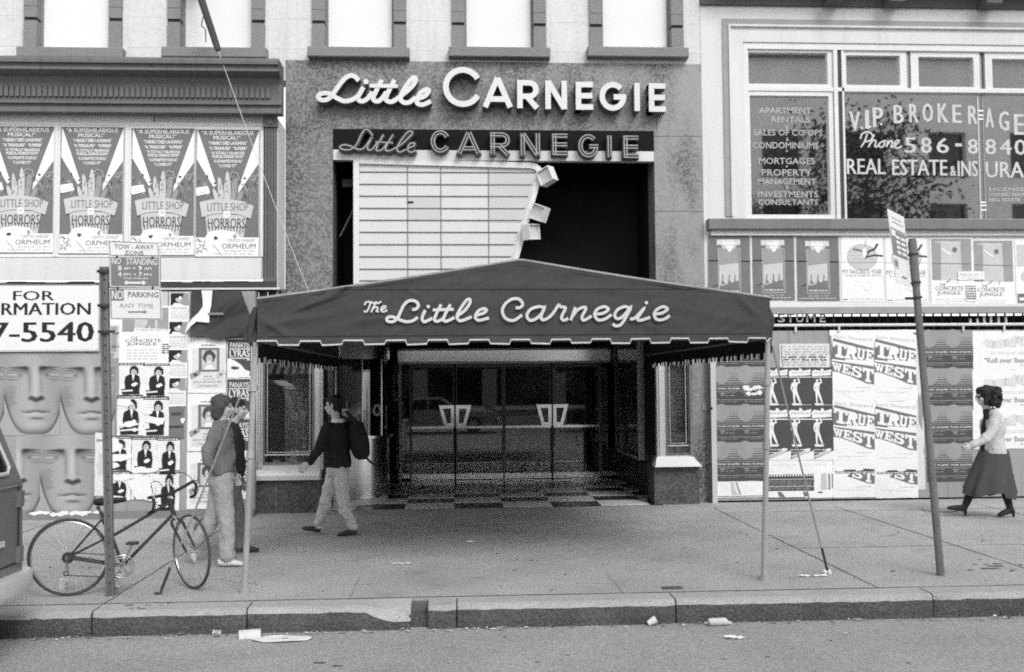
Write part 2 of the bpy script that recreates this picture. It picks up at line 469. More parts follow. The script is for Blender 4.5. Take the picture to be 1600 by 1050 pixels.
# joints scored in the pavement
def joint(mb, x0, y0, x1, y1, w=.014):
    d = Vector((x1 - x0, y1 - y0)); n = Vector((-d.y, d.x)).normalized()
    k = max(2, int(d.length / .25)); a = []; b = []
    for i in range(k + 1):
        t = i / k; c = Vector((x0, y0)) + d * t; j = random.uniform(-.006, .006); ww = w * random.uniform(.5, 1.2)
        a.append((c.x + n.x * (ww / 2 + j), c.y + n.y * (ww / 2 + j), .004)); b.append((c.x - n.x * (ww / 2 - j), c.y - n.y * (ww / 2 - j), .004))
    for i in range(k): mb.poly([a[i], b[i], b[i + 1], a[i + 1]], m=JOINT)
g = MB()
for x in (-5.4, -2.95, 3.72, 5.5, 7.6): joint(g, x, YK + .3, x + random.uniform(-.02, .02), 14.2)
for x in (-.9, 1.45): joint(g, x, YK + .3, x, 9.6, .004)
for y, xa, xb, w_ in ((10.75, 3.75, 12, .013), (13.7, 3.75, 12, .012), (8.66, -12, 12, .018), (10.9, -9, -2.95, .009), (12.9, -2.95, 3.7, .006)): joint(g, xa, y, xb, y, w_)
for (px, py, n_, st) in ((1330, 842, 9, .12), (1060, 822, 7, .10), (300, 905, 8, .10), (900, 912, 6, .08), (640, 945, 5, .07), (1500, 850, 8, .13)):   # cracks
    q = G(px, py); a_ = random.uniform(-.4, .4)
    for _ in range(n_): n2 = (q.x + st * cos(a_), q.y + st * sin(a_)); joint(g, q.x, q.y, n2[0], n2[1], .006); q = Vector((n2[0], n2[1], 0)); a_ += random.uniform(-.7, .7)
structure('pavement_joints', g)
def blotch(mb, cx, cy, rx, ry, z, m, n=22, j=.35):
    pts = []
    for k in range(n):
        a = 2 * pi * k / n; q = 1 + random.uniform(-j, j); pts.append((cx + rx * q * cos(a), cy + ry * q * sin(a), z))
    mb.poly(pts, m)
g = MB()
for (px, py, rx, ry) in ((1555, 887, .22, .1), (1530, 882, .12, .06), (1580, 893, .1, .05), (210, 948, .14, .06), (735, 848, .03, .02), (1000, 900, .05, .02), (690, 930, .05, .02)):
    q = G(px, py)
    for _ in range(7 if rx > .1 else 2): blotch(g, q.x + random.gauss(0, rx), q.y + random.gauss(0, ry), rx * random.uniform(.08, .32), ry * random.uniform(.08, .35), .0045 + random.random() * .0015, STAIN)
for _ in range(110):
    blotch(g, random.uniform(-5, 7), random.uniform(8.8, 14), random.uniform(.006, .02), random.uniform(.006, .02), .005 + random.random() * .001, STAIN, 9)
structure('pavement_stains', g)
g = MB()
for (px, py, s_) in ((500, 1036, .05), (527, 1041, .035), (1200, 1027, .02), (840, 1035, .02), (1130, 1030, .02)):
    q = G(px, py, -.2); blotch(g, q.x, q.y, s_, s_ * .5, -.195, STAIN, 12)
for _ in range(40):
    blotch(g, random.uniform(-4, 5), random.uniform(6.6, 8.2), random.uniform(.006, .02), random.uniform(.004, .012), -.196 + random.random() * .001, random.choice((STAIN, TRASH, KERB_T)), 8)
structure('road_stains', g)
def disc_cover(px, py, r, name, label):
    q = G(px, py); mb = MB(); n = 28
    mb.poly([(q.x + r * cos(2 * pi * k / n), q.y + r * sin(2 * pi * k / n), .004) for k in range(n)], JOINT)
    mb.poly([(q.x + r * .93 * cos(2 * pi * k / n), q.y + r * .93 * sin(2 * pi * k / n), .007) for k in range(n)], CONC)
    single(name, mb, label, 'manhole cover')
disc_cover(1468, 797, .24, 'manhole_cover', 'small round cover set in the pavement behind the leaning pole')
q = G(1050, 919); g = MB(); g.box(q.x - .09, q.x + .09, q.y - .05, q.y + .05, .001, .006, JOINT); g.box(q.x - .07, q.x + .075, q.y - .035, q.y + .04, .006, .009, KERB_F)
single('utility_plate', g, 'small dark metal plate let into the pavement near the right canopy post', 'utility plate')
# kerb stones
def kerb_stone(mb, xa, xb, chip=None):
    n = max(2, int((xb - xa) / .07)); rows = []
    for i in range(n + 1):
        x = xa + (xb - xa) * i / n
        j = random.uniform(-.008, .008); zz = random.uniform(-.005, .004)
        c = 0
        if chip and chip[0] < x < chip[1]: c = .12 * (x - chip[0]) / (chip[1] - chip[0]) + .03
        e = min(1, min(i, n - i) / 1.0); rr = .014 * (1 - e)
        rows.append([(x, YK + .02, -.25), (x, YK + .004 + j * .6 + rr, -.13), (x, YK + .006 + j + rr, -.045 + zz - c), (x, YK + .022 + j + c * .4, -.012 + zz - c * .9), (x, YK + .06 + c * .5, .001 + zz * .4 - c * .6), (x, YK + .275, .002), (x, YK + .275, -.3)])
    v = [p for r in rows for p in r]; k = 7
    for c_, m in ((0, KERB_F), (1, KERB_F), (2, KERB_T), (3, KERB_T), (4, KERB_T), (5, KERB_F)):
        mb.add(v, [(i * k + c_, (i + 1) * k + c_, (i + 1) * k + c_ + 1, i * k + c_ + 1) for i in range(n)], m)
    for i in (0, n): mb.add(rows[i], [tuple(range(k))], KERB_F)
g = MB()
xs = [-12, -7.5, -5.2] + [P(x, 960, YK).x for x in (142, 385, 642)] + [P(x, 950, YK).x for x in (668, 714, 1057, 1460)] + [6.6, 9.0, 12]
for i, (a, b) in enumerate(zip(xs, xs[1:])):
    if i == 5: continue                       # the broken-out gap
    kerb_stone(g, a + .006, b - .006, chip=(b - .34, b) if i == 4 else None)
ga, gb = xs[5], xs[6]
g.box(ga - .02, gb + .02, YK + .10, YK + .28, -.3, -.10, KERB_F); g.box(ga - .02, gb + .02, YK + .24, YK + .285, -.3, -.02, STAIN)
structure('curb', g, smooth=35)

# ================================================================== THEATRE BUILDING
GX0, GX1 = P(446, 270, YF).x, P(1098, 270, YF).x
OX0, OX1 = P(520, 300, YF).x, P(1023, 300, YF).x
OZ = P(770, 203, YF).z
GZ = P(770, 97, YF).z
th = thing('theatre_building', 'narrow theatre front of speckled granite with white upper storey and dark glass lobby', 'building', (0.6, YF, 0))
g = MB()
GRP = 30
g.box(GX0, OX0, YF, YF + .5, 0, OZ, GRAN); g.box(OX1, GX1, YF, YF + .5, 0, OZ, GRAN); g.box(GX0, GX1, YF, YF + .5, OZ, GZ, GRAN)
for x in (P(560, 130, YF).x, P(783, 130, YF).x, P(1025, 130, YF).x, P(905, 130, YF).x): g.box(x - .004, x + .004, YF - .002, YF + .01, OZ, GZ - .01, JOINT)
for z in (P(1060, 213, YF).z, P(1060, 330, YF).z): g.box(OX1 + .005, GX1 - .005, YF - .002, YF + .01, z - .004, z + .004, JOINT)
for z in (P(480, 200, YF).z, P(480, 330, YF).z): g.box(GX0 + .005, OX0 - .005, YF - .002, YF + .01, z - .004, z + .004, JOINT)
part('granite_front', g, th)
WINS_T = [(488, 635), (706, 853), (921, 1067)]; WINS_L = [(-188, -38), (38, 191), (262, 414)]
ZTOP = 9.6
def win_geo(a, b):
    x0, x1 = P(a, 40, YF).x, P(b, 40, YF).x
    return x0, x1, P((a + b) / 2, 78 if a > 0 else 74, YF).z
def upper_wall(parent, X0, X1, Z0, wins, Y, name):
    holes = [(win_geo(a, b)[0] + .16, win_geo(a, b)[1] - .16, win_geo(a, b)[2], 9.3) for a, b in wins]
    g = MB(); wall_cells(g, X0, X1, Z0, ZTOP, Y, Y + .35, holes, W_BRICK); 
    z = 6.86
    while z < ZTOP:                            # painted-over block courses
        xx = X0
        spans = sorted((win_geo(a, b)[0], win_geo(a, b)[1]) for a, b in wins); cur = X0
        for a, b in spans + [(X1, X1)]:
            if a - cur > .05:
                g.box(cur + .01, a - .06, Y - .0022, Y + .01, z - .0035, z + .0035, INK_L)
            cur = b + .06
        z += .46
    part(name, g, parent)
    for a, b in wins:
        x0, x1, zs = win_geo(a, b)
        f = MB(); jw = .19
        for (xa, xb) in ((x0, x0 + jw), (x1 - jw, x1)):
            f.box(xa, xb, Y - .055, Y + .16, zs, 7.23, STONE); f.box(xa + .004, xb - .004, Y - .03, Y + .16, 7.23, 7.28, STONE_D)
            f.box(xa, xb, Y - .055, Y + .16, 7.28, 7.44, STONE); f.box(xa + .003, xb - .003, Y - .052, Y + .16, 7.44, 7.447, STONE_D); f.box(xa, xb, Y - .055, Y + .16, 7.447, 9.3, STONE)
        f.box(x0, x1, Y - .06, Y + .16, 9.3, 9.5, STONE)
        wn = part('window', f, parent)
        s_ = MB(); n = 10; xa, xb = x0 - .05, x1 + .05; zt = zs - .004; zb = zs - .155
        s_.bev(xa, xb, Y - .17, Y + .12, zb, zt, STONE, .012); part('sill', s_, wn)
        p_ = MB(); p_.box(x0 + jw, x1 - jw, Y + .13, Y + .15, zs, 9.3, SHADE); part('shade', p_, wn)
        q_ = MB(); frame(q_, x0 + jw, x1 - jw, zs, 9.3, .035, Y + .10, Y + .128, STONE); part('frame', q_, wn)
upper_wall(th, GX0 + .02, GX1, GZ, WINS_T, YF + .01, 'upper_wall')
# recess above the canopy (dark box) and lobby
g = MB()
YR = 16.4
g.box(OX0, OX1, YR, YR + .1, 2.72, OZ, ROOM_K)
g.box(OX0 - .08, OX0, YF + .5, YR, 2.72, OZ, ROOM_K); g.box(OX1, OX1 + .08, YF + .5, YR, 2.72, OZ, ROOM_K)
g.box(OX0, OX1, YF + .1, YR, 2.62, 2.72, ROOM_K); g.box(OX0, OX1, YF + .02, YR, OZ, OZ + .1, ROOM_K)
part('marquee_recess', g, th)
g = MB(); g.box(OX0 + .06, P(553, 290, YF).x - .02, 15.6, 15.62, P(540, 292, 15.6).z, P(540, 280, 15.6).z, IRON); g.tube([(OX0 + .05, 15.4, 4.1), (OX0 + .3, 15.4, 4.6)], .015, IRON)
part('inner_bracket', g, th)
POLISH = mat('polished_rail', .97, .14, .02, 3, .0, metal=1.0)
MIRR = mat('polished_header', .95, .16, .06, 1.2, .0, metal=1.0)
YD = 18.75                                    # plane of the glass doors
LX0, LX1 = -1.95, OX1
g = MB()
g.box(LX0 - .1, LX0, YF + .5, YD, 0, 2.62, ROOM3); g.box(LX1, LX1 + .1, YF + .5, YD, 0, 2.62, ROOM3); g.box(LX0 - .1, LX0, YD, 24, 0, 2.62, ROOM2); g.box(LX1, LX1 + .1, YD, 24, 0, 2.62, ROOM2)
g.box(LX0, LX1, 24, 24.1, 0, 2.62, ROOM); g.box(LX0, LX1, YF + .1, 24, 2.55, 2.62, ROOM2)
part('lobby_walls', g, th)
# lobby floor tiles
g = MB(); tw = .72; y = YF - .28; r_ = 0
g.box(LX0, LX1, YF - .3, 24, -.02, .006, TILE_D)
while y < 23.5:
    d_ = .62; x = LX0 + (r_ % 2) * tw - tw * .3
    while x < LX1:
        a, b = max(x, LX0), min(x + tw, LX1)
        if b > a + .02: g.box(a, b, y, y + d_, .004, .012 + random.random() * .0015, TILE_L)
        x += 2 * tw
    y += d_; r_ += 1
part('lobby_floor', g, th)
# interior things one glimpses: stair-like bench, inner doors
for (a_, b_, y_, c_, d2, m_, nm) in ((1.9, 2.6, 21.5, 0, 2.3, BRASS, 'inner_door'), (.2, .9, 23.8, 0, 2.1, IRON, 'inner_door'), (-.9, -.2, 23.8, .9, 1.8, PANEL2, 'lobby_poster')): g = MB(); g.box(a_, b_, y_, y_ + .1, c_, d2, m_); part(nm, g, th)
# door wall
ZH0, ZH1 = P(810, 568, YD).z, P(810, 546, YD).z
DX = [P(px, 650, YD).x for px in (641, 711, 787, 862, 938)]
g = MB()
g.box(P(626, 650, YD).x - .04, LX1, YD - .05, YD + .06, ZH0, ZH0 + .04, STEEL)
hx0 = P(626, 650, YD).x - .04; g.extr([(YD - .15, ZH0 + .045), (YD - .185, ZH1 - .02), (YD + .05, ZH1 - .02), (YD + .05, ZH0 + .045)], hx0, LX1, MIRR)
g.box(P(626, 650, YD).x - .04, LX1, YD - .05, YD + .06, ZH1 - .02, ZH1 + .02, STEEL)
g.box(LX0, LX1, YD - .02, YD + .04, ZH1 + .02, 2.55, ROOM2)
xp = P(626, 650, YD).x; g.box(xp - .025, xp + .025, YD - .06, YD + .06, 0, ZH0, ALU)
for px in (641, 787, 938): x = P(px, 650, YD).x; g.box(x - .014, x + .014, YD - .04, YD + .04, 0, ZH0, BRASS)
g.box(DX[4] + .014, LX1, YD - .045, YD + .045, .05, .13, STEEL)
g.box(xp + .025, DX[0] - .014, YD - .045, YD + .045, .05, .13, STEEL)
part('door_frame', g, th)
for (a_, b_, c_, d2) in ((LX0 + .7, xp - .025, 0, 2.5), (DX[4] + .014, LX1, .13, ZH0), (xp + .03, DX[0] - .015, .13, ZH0)): g = MB(); g.box(a_, b_, YD, YD + .012, c_, d2, GLASS_L); part('side_pane', g, th)
g = MB(); zb = P(700, 667.5, YD).z
g.extr([(YD - .090, zb - .022), (YD - .0925, zb + .022), (YD - .06, zb + .022), (YD - .06, zb - .022)], DX[4] + .5, LX1, POLISH); part('push_bar', g, th)
for i, (a, b) in enumerate(zip(DX, DX[1:])):
    a += .016; b -= .016
    f = MB(); f.box(a, b, YD - .03, YD + .03, .02, .12, STEEL); f.box(a, b, YD - .03, YD + .03, ZH0 - .07, ZH0 - .01, BRASS)
    f.box(a, a + .022, YD - .02, YD + .02, .12, ZH0 - .07, BRASS); f.box(b - .022, b, YD - .02, YD + .02, .12, ZH0 - .07, BRASS)
    d_ = part('door', f, th)
    q = MB(); q.box(a + .022, b - .022, YD - .004, YD + .008, .12, ZH0 - .07, GLASS_L); part('pane', q, d_)
    q = MB(); q.extr([(YD - .090, zb - .022), (YD - .0925, zb + .022), (YD - .06, zb + .022), (YD - .06, zb - .022)], a + .01, b - .01, POLISH); part('push_bar', q, d_)
    xm = b if i % 2 == 0 else a; s_ = -1 if i % 2 == 0 else 1
    zt = P(711, 633, YD).z; z2 = P(711, 665, YD).z
    q = MB(); q.ribbon([(xm + s_ * .03, z2 + .02), (xm + s_ * .16, z2 + .02), (xm + s_ * .245, zt - .03), (xm + s_ * .03, zt - .03)], .062, YD - .12, YD - .085, POLISH, closed=True)
    for v in q.v: v.y -= (v.z - z2) * .06                # plates tip slightly towards the pavement
    part('handle', q, d_)
# right-hand display case on the lobby wall
g = MB(); xa = LX1 - .1
ya, yb = 16.0, 18.3
g.box(xa, LX1, ya, ya + .05, .55, 2.5, ALU); g.box(xa, LX1, yb, yb + .05, .55, 2.5, BRASS); g.box(xa, LX1, ya + .05, yb, .55, .6, ALU); g.box(xa, LX1, ya + .05, yb, 2.45, 2.5, BRASS)
g.box(xa + .03, xa + .04, ya + .05, yb, .6, 2.45, GLASS_S); g.box(LX1 - .03, LX1 - .02, ya + .3, yb - .3, .9, 2.0, INK_D)
part('display_case', g, th)
# shop-window bays
def display_bay(px_out, px_glass, sill, base, Y, flare, extra, mlabel):
    x0, x1 = P(px_out[0], 640, Y).x, P(px_out[1], 640, Y).x
    zs1 = P((px_out[0] + px_out[1]) / 2, sill[0], Y).z; zs0 = P((px_out[0] + px_out[1]) / 2, sill[1], Y).z
    gx0, gx1 = P(px_glass[0], 640, Y).x, P(px_glass[1], 640, Y).x
    gz0, gz1 = P(px_out[0], px_glass[3], Y).z, P(px_out[0], px_glass[2], Y).z
    b0, b1 = P(base[0], 760, Y).x, P(base[1], 760, Y).x
    f = MB()
    f.box(x0, gx0 - .03, Y, Y + .06, zs1, 2.6, ALU); f.box(gx1 + .03, x1, Y, Y + .06, zs1, 2.6, ALU)
    f.box(gx0 - .03, gx1 + .03, Y, Y + .06, zs1, gz0 - .03, ALU); f.box(gx0 - .03, gx1 + .03, Y, Y + .06, gz1 + .03, 2.6, ALU)
    for k in (0.0, .045):
        f.box(x0 + k * .8, x0 + k * .8 + .014, Y - .03 + k * .4, Y, zs1, 2.6, STEEL); f.box(x1 - k * .8 - .014, x1 - k * .8, Y - .03 + k * .4, Y, zs1, 2.6, STEEL)
    d_ = part('display_window', f, th, label=mlabel)
    q = MB(); frame(q, gx0 - .03, gx1 + .03, gz0 - .03, gz1 + .03, .03, Y - .012, Y + .05, BRASS)
    q.box(gx0, gx1, Y - .01, Y + .01, gz0 + .10, gz0 + .118, ALU); frame(q, gx0 + .03, gx1 - .03, gz0 + .14, gz1 - .02, .008, Y - .006, Y + .006, ALU); part('frame', q, d_)
    q = MB(); q.box(gx0, gx1, Y + .014, Y + .022, gz0, gz1, GLASS_S); part('pane', q, d_)
    q = MB()
    if flare:
        v = [(x0, Y - .01, zs1), (x1, Y - .01, zs1), (b1 + .02, Y - .16, zs0), (b0 - .01, Y - .16, zs0), (x0, Y + .1, zs1), (x1, Y + .1, zs1), (b1 + .02, Y + .1, zs0), (b0 - .01, Y + .1, zs0)]
        q.add(v, [(0, 1, 2, 3)[::-1], (4, 5, 6, 7), (0, 4, 7, 3), (1, 2, 6, 5), (2, 3, 7, 6), (0, 1, 5, 4)], ALU_W)
    else:
        prof = [(Y + .1, zs1), (Y - .04, zs1), (Y - .13, zs1 - .03), (Y - .15, (zs0 + zs1) / 2), (Y - .13, zs0 + .01), (Y - .05, zs0), (Y + .1, zs0)]
        q.extr(prof, b0 - .01, b1 + .01, ALU_W)
    part('sill', q, d_, smooth=35)
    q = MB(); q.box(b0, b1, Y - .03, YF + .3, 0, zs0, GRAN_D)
    if extra: x = P(extra, 770, Y).x; q.box(x - .007, x + .007, Y - .034, Y - .01, 0, zs0 - .004, GRAN)
    part('bulkhead', q, d_)
    q = MB(); q.box(x0 + .02, x1 - .02, Y + .8, Y + .85, zs1, 2.6, ROOM); q.box(x0, x0 + .02, Y + .06, Y + .85, zs1, 2.6, ROOM); q.box(x1 - .02, x1, Y + .06, Y + .85, zs1, 2.6, ROOM)
    q.box(x0 + .02, x1 - .02, Y + .06, Y + .8, zs1 + .001, zs1 + .02, ROOM); q.box(x0, x1, Y + .06, Y + .85, 2.6, 2.63, ROOM); part('window_box', q, d_)
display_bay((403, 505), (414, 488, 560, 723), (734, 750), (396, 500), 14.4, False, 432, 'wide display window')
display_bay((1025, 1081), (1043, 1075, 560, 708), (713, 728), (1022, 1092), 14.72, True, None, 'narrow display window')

# ticket booth at the lobby corner
bk = Vector((-1.78, 15.72, 0)); tb = thing('ticket_booth', 'rounded steel ticket booth at the left corner of the dark lobby', 'ticket booth', bk)
def cyl(r, z0, z1, m, n=40, mb=None, a0=-pi * .95, a1=pi * .25):
    mb = mb or MB(); v = []; f = []
    for k in range(n + 1):
        a = a0 + (a1 - a0) * k / n
        v += [(bk.x + r * cos(a), bk.y + r * sin(a), z0), (bk.x + r * cos(a), bk.y + r * sin(a), z1)]
    for k in range(n): f.append((2 * k, 2 * k + 2, 2 * k + 3, 2 * k + 1))
    f.append(tuple(2 * k + 1 for k in range(n + 1))); f.append(tuple(2 * k for k in range(n + 1))[::-1])
    return mb.add(v, f, m)
part('base', cyl(.76, .10, 1.0, STEEL), tb, 30); part('plinth', cyl(.74, 0, .10, ALU), tb, 30)
part('ledge', cyl(.82, 1.0, 1.04, STEEL), tb, 30)
def booth_pane():
    mb = MB(); v = []; f = []; n = 30
    for k in range(n + 1):
        a = -pi * .9 + pi * 1.1 * k / n
        v += [(bk.x + .73 * cos(a), bk.y + .73 * sin(a), 1.04), (bk.x + .73 * cos(a), bk.y + .73 * sin(a), 2.2)]
    for k in range(n): f.append((2 * k, 2 * k + 2, 2 * k + 3, 2 * k + 1))
    return mb.add(v, f, glass('booth_glass', .22, .8))
part('pane', booth_pane(), tb, 30); part('inner_core', cyl(.45, 1.04, 2.2, ROOM2), tb, 30)
g = MB()
for a in (-2.3, -1.9, -1.72, -1.55, -1.0, -.45): g.tube([(bk.x + .74 * cos(a), bk.y + .74 * sin(a), 1.04), (bk.x + .74 * cos(a), bk.y + .74 * sin(a), 2.2)], .012, STEEL, 6)
part('mullion', g, tb)
part('fascia', cyl(.77, 2.2, 2.50, STEEL), tb, 30)
a = -.62; c = Vector((bk.x + .745 * cos(a), bk.y + .745 * sin(a), 1.42)); t = Vector((-sin(a), cos(a), 0))
g = MB(); g.tube([c + (t * cos(k) + Vector((0, 0, 1)) * sin(k)) * .075 for k in [2 * pi * i / 20 for i in range(20)]], .018, ALU, 6, closed=True); part('speaking_ring', g, tb)

# ------------------------------------------------------------------ signs on the front
YL = YF - .24
up = thing('wall_sign', 'raised white letters along the top of the granite front', 'sign', (0.4, YF, 5.9))
s2 = 5.333
LITTLE = [[(430, 165), (402, 135), (365, 122), (322, 140), (280, 185), (240, 240), (205, 290), (165, 322), (120, 326), (92, 305), (104, 280), (150, 268), (200, 280), (250, 312), (310, 336), (370, 326), (425, 292), (445, 262), (468, 220)],
          [(452, 252), (425, 300), (432, 328), (462, 337), (505, 312), (545, 260)], [(622, 158), (585, 230), (552, 300), (556, 328), (592, 337), (630, 306), (660, 260)],
          [(728, 158), (690, 230), (657, 300), (662, 330), (702, 341), (755, 312), (820, 262), (880, 205), (906, 155), (888, 140), (846, 178), (800, 250), (776, 308), (800, 345), (850, 346), (905, 305)],
          [(905, 318), (975, 296), (1012, 255), (998, 238), (952, 260), (916, 315), (920, 355), (958, 366), (1000, 352), (1030, 335)]]
g = MB(); wd = 38 / s2 / (FPX / YL)
for st in LITTLE: g.ribbon(smooth_path([Vector((x, z, 0)) for x, z in pxs(st, 480, 95, s2, YL)], 6), wd, YL, YF - .03, LETTER_W, .006, side=RETURN_SHADED)
g.ribbon(pxs([(520, 208), (755, 212)], 480, 95, s2, YL), wd * .85, YL - .008, YF - .03, LETTER_W, side=RETURN_SHADED)
q = pxs([(490, 172)], 480, 95, s2, YL)[0]; g.prism([(q[0] + .04 * cos(2 * pi * k / 14), q[1] + .04 * sin(2 * pi * k / 14)) for k in range(14)], YL, YF - .03, LETTER_W)
part('script_word', g, up, 30)
def arc(cx, cz, rx, rz, a0, a1, n=18):
    return [(cx + rx * cos(radians(a0 + (a1 - a0) * k / n)), cz + rz * sin(radians(a0 + (a1 - a0) * k / n))) for k in range(n + 1)]
def letter_strokes(ch, x0, x1, z0, z1, w):
    h = w / 2; cx, cz = (x0 + x1) / 2, (z0 + z1) / 2; L, Rr, B, T = x0 + h, x1 - h, z0 + h, z1 - h
    if ch == 'C': return [arc(cx, cz, (x1 - x0) / 2 - h, (z1 - z0) / 2 - h, 30, 330, 26)]
    if ch == 'A': return [[(x0 + h * .9, z0), (cx, z1 - h * .2)], [(cx, z1 - h * .2), (x1 - h * .9, z0)], [(x0 + (cx - x0) * .5, z0 + (z1 - z0) * .27), (x1 - (x1 - cx) * .5, z0 + (z1 - z0) * .27)]]
    if ch == 'R':
        zm = z0 + (z1 - z0) * .42; r = (T - zm) / 2
        return [[(L, z0), (L, z1)], [(x0, T)] + arc(x1 - h - r, zm + r, r, r, 90, -90, 12) + [(x0, zm)], [(x0 + (x1 - x0) * .45, zm), (x1 - h * .7, z0)]]
    if ch == 'N': return [[(L, z0), (L, z1)], [(L, z1 - h * .2), (Rr, z0 + h * .2)], [(Rr, z0), (Rr, z1)]]
    if ch == 'E': return [[(L, z0), (L, z1)], [(x0, T), (x1, T)], [(x0, cz), (x1 - w * .1, cz)], [(x0, B), (x1, B)]]
    if ch == 'G':
        a = arc(cx, cz, (x1 - x0) / 2 - h, (z1 - z0) / 2 - h, 42, 345, 26)
        return [a + [(Rr, cz - h * .4)], [(Rr + h, cz - h * .2), (cx + h * .3, cz - h * .2)]]
    if ch == 'I': return [[(cx, z0), (cx, z1)]]
CAP = [('C', 692, 754.5, 104.5, 167), ('A', 754, 801, 120.6, 167.5), ('R', 808, 842, 125, 169), ('N', 852, 886, 126, 170.5), ('E', 899.6, 926.6, 127.8, 171.5), ('G', 936.6, 978.5, 128, 173), ('I', 991, 1000, 129.7, 173.4), ('E', 1013.8, 1040, 130, 174.7)]
for ch, a, b, t_, b_ in CAP:
    x0, x1, z0, z1 = R(a, t_, b, b_, YL); g = MB(); wl = (8.8 if ch != 'C' else 9.2) / (FPX / YL)
    for i, st in enumerate(letter_strokes(ch, x0, x1, z0, z1, wl)): g.ribbon(st, wl, YL - i * .0015, YF - .03, LETTER_W, .0008, side=RETURN_SHADED)
    part('letter', g, up)

YB = YF - .02
nb = thing('neon_sign', 'unlit neon letters on a black and white band under the granite lintel', 'sign', (0.6, YB, 5.2))
xa, xb = OX0 + .01, OX1 - .01
zt, zm, zb_ = OZ - .01, P(770, 235.5, YB).z, P(770, 251, YB).z
g = MB(); g.box(xa, xb, YB, YB + .12, zm, zt, BAND_K); g.box(xa, xb, YB - .012, YB + .12, zb_, zm, BAND_W); part('band', g, nb)
YN = YB - .13
LIT2 = [[(545, 628), (515, 586), (487, 578), (455, 615), (420, 690), (385, 732), (340, 747), (290, 740), (275, 720), (310, 705), (360, 715), (420, 742), (465, 738), (500, 700), (545, 632)], [(545, 632), (505, 715), (512, 748), (545, 738), (590, 680)], [(637, 618), (578, 728), (592, 756), (632, 738), (665, 690)],
        [(717, 618), (655, 728), (668, 756), (720, 740), (800, 690), (868, 622), (872, 595), (838, 600), (785, 665), (748, 735), (770, 766), (828, 742)], [(838, 737), (888, 712), (892, 690), (855, 698), (838, 745), (866, 768), (908, 750)], [(568, 680), (716, 690)]]
ch_, tb_ = MB(), MB()
for i, st in enumerate(LIT2):
    p_ = [(v.x, v.y) for v in smooth_path([Vector((x, z, 0)) for x, z in pxs(st, 480, 95, s2, YN)], 5)]
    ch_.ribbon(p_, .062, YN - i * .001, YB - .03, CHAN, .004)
    tb_.tube([(x, YN - .03, z) for x, z in p_], .0095, NEON, 6)
w_ = part('script_word', ch_, nb); part('neon_tube', tb_, w_)
CAP2 = [('C', 672.4, 704, 203.5, 240), ('A', 713, 752, 205.6, 242.6), ('R', 765.8, 797, 207, 243.3), ('N', 812.7, 844, 207.7, 245.4), ('E', 862, 887.3, 209, 244), ('G', 902.7, 935, 209.8, 247.5), ('I', 947.5, 956.4, 211, 247.5), ('E', 973, 998, 212, 248.4)]
for ch, a, b, t_, b_ in CAP2:
    x0, x1, z0, z1 = R(a, t_, b, b_, YN); g = MB(); tb_ = MB()
    for i, st in enumerate(letter_strokes(ch, x0, x1, z0, z1, .075)):
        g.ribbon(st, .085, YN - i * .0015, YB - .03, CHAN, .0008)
        for off in (-.021, .021):
            pp = []
            for k, p in enumerate(st):
                a_, c_ = Vector(st[max(0, k - 1)]), Vector(st[min(len(st) - 1, k + 1)]); d = (c_ - a_).normalized(); pp.append((p[0] - d.y * off, YN - .028 - i * .002, p[1] + d.x * off))
            if len(pp) == 2: v = Vector(pp[1]) - Vector(pp[0]); pp = [Vector(pp[0]) + v * .05, Vector(pp[0]) + v * .95]
            tb_.tube(pp, .0085, NEON, 6)
    l_ = part('letter', g, nb); part('neon_tube', tb_, l_)

# letter board (programme panel) with its slanting right-hand edge
YA = YF + .02
ab = thing('letter_board', 'blank white programme board with slanting right edge above the canopy', 'sign board', (-.2, YA, 3.3))
def pz(px, py): q = P(px, py, YA); return (q.x, q.z)
ZB = P(600, 475, YA).z
outl = [(pz(557, 252)[0], ZB), pz(557, 252), pz(829, 259.5)] + [pz(*p) for p in ((837, 261.5), (842.5, 266.5), (843, 273))] + [pz(806, 403), (pz(784, 475)[0], ZB)]
g = MB(); g.ribbon(outl, .085, YA - .05, YA + .05, W_TRIM, .0)
part('frame', g, ab)
inn = [(pz(561, 256)[0], ZB), pz(561, 256), pz(829, 263), pz(838, 268), pz(839, 275), pz(803, 403), (pz(781, 475)[0], ZB)]
g = MB(); g.prism(inn, YA, YA + .03, PANEL)
def rect_cell(a, b, c, d): x0, x1, z0, z1 = R(a, b, c, d, YA - .004); g.poly([(x0, YA - .004, z0), (x1, YA - .004, z0), (x1, YA - .004, z1), (x0, YA - .004, z1)], PANEL2)
rect_cell(638, 309, 690, 345)
g.poly([(p[0], YA - .004, p[1]) for p in (pz(765, 264), pz(835, 268), pz(814, 348), pz(764, 347))][::-1], PANEL2)
part('panel', g, ab)
g = MB()
for y in (268.4, 287.6, 306, 325, 343.6, 362.4, 381.6, 400.6, 420, 438):
    z = P(600, y + .5, YA).z; xr = pz(839 - (y + 5 - 275) * .287 if y > 268 else 836, y + 4)[0]
    g.box(pz(561, y)[0], xr - .03, YA - .012, YA - .002, z - .008, z + .008, LINE)
for (a, y0) in ((638.5, 256), (690.5, 258), (765, 260)):
    x = pz(a - 1.5, 340)[0]; g.box(x - .006, x + .006, YA - .010, YA - .001, ZB, pz(a, y0 + 4)[1], LINE)
x, z = pz(640, 316); g.box(x - .03, x + .06, YA - .02, YA - .012, z - .012, z + .012, INK_K)
part('letter_track', g, ab)
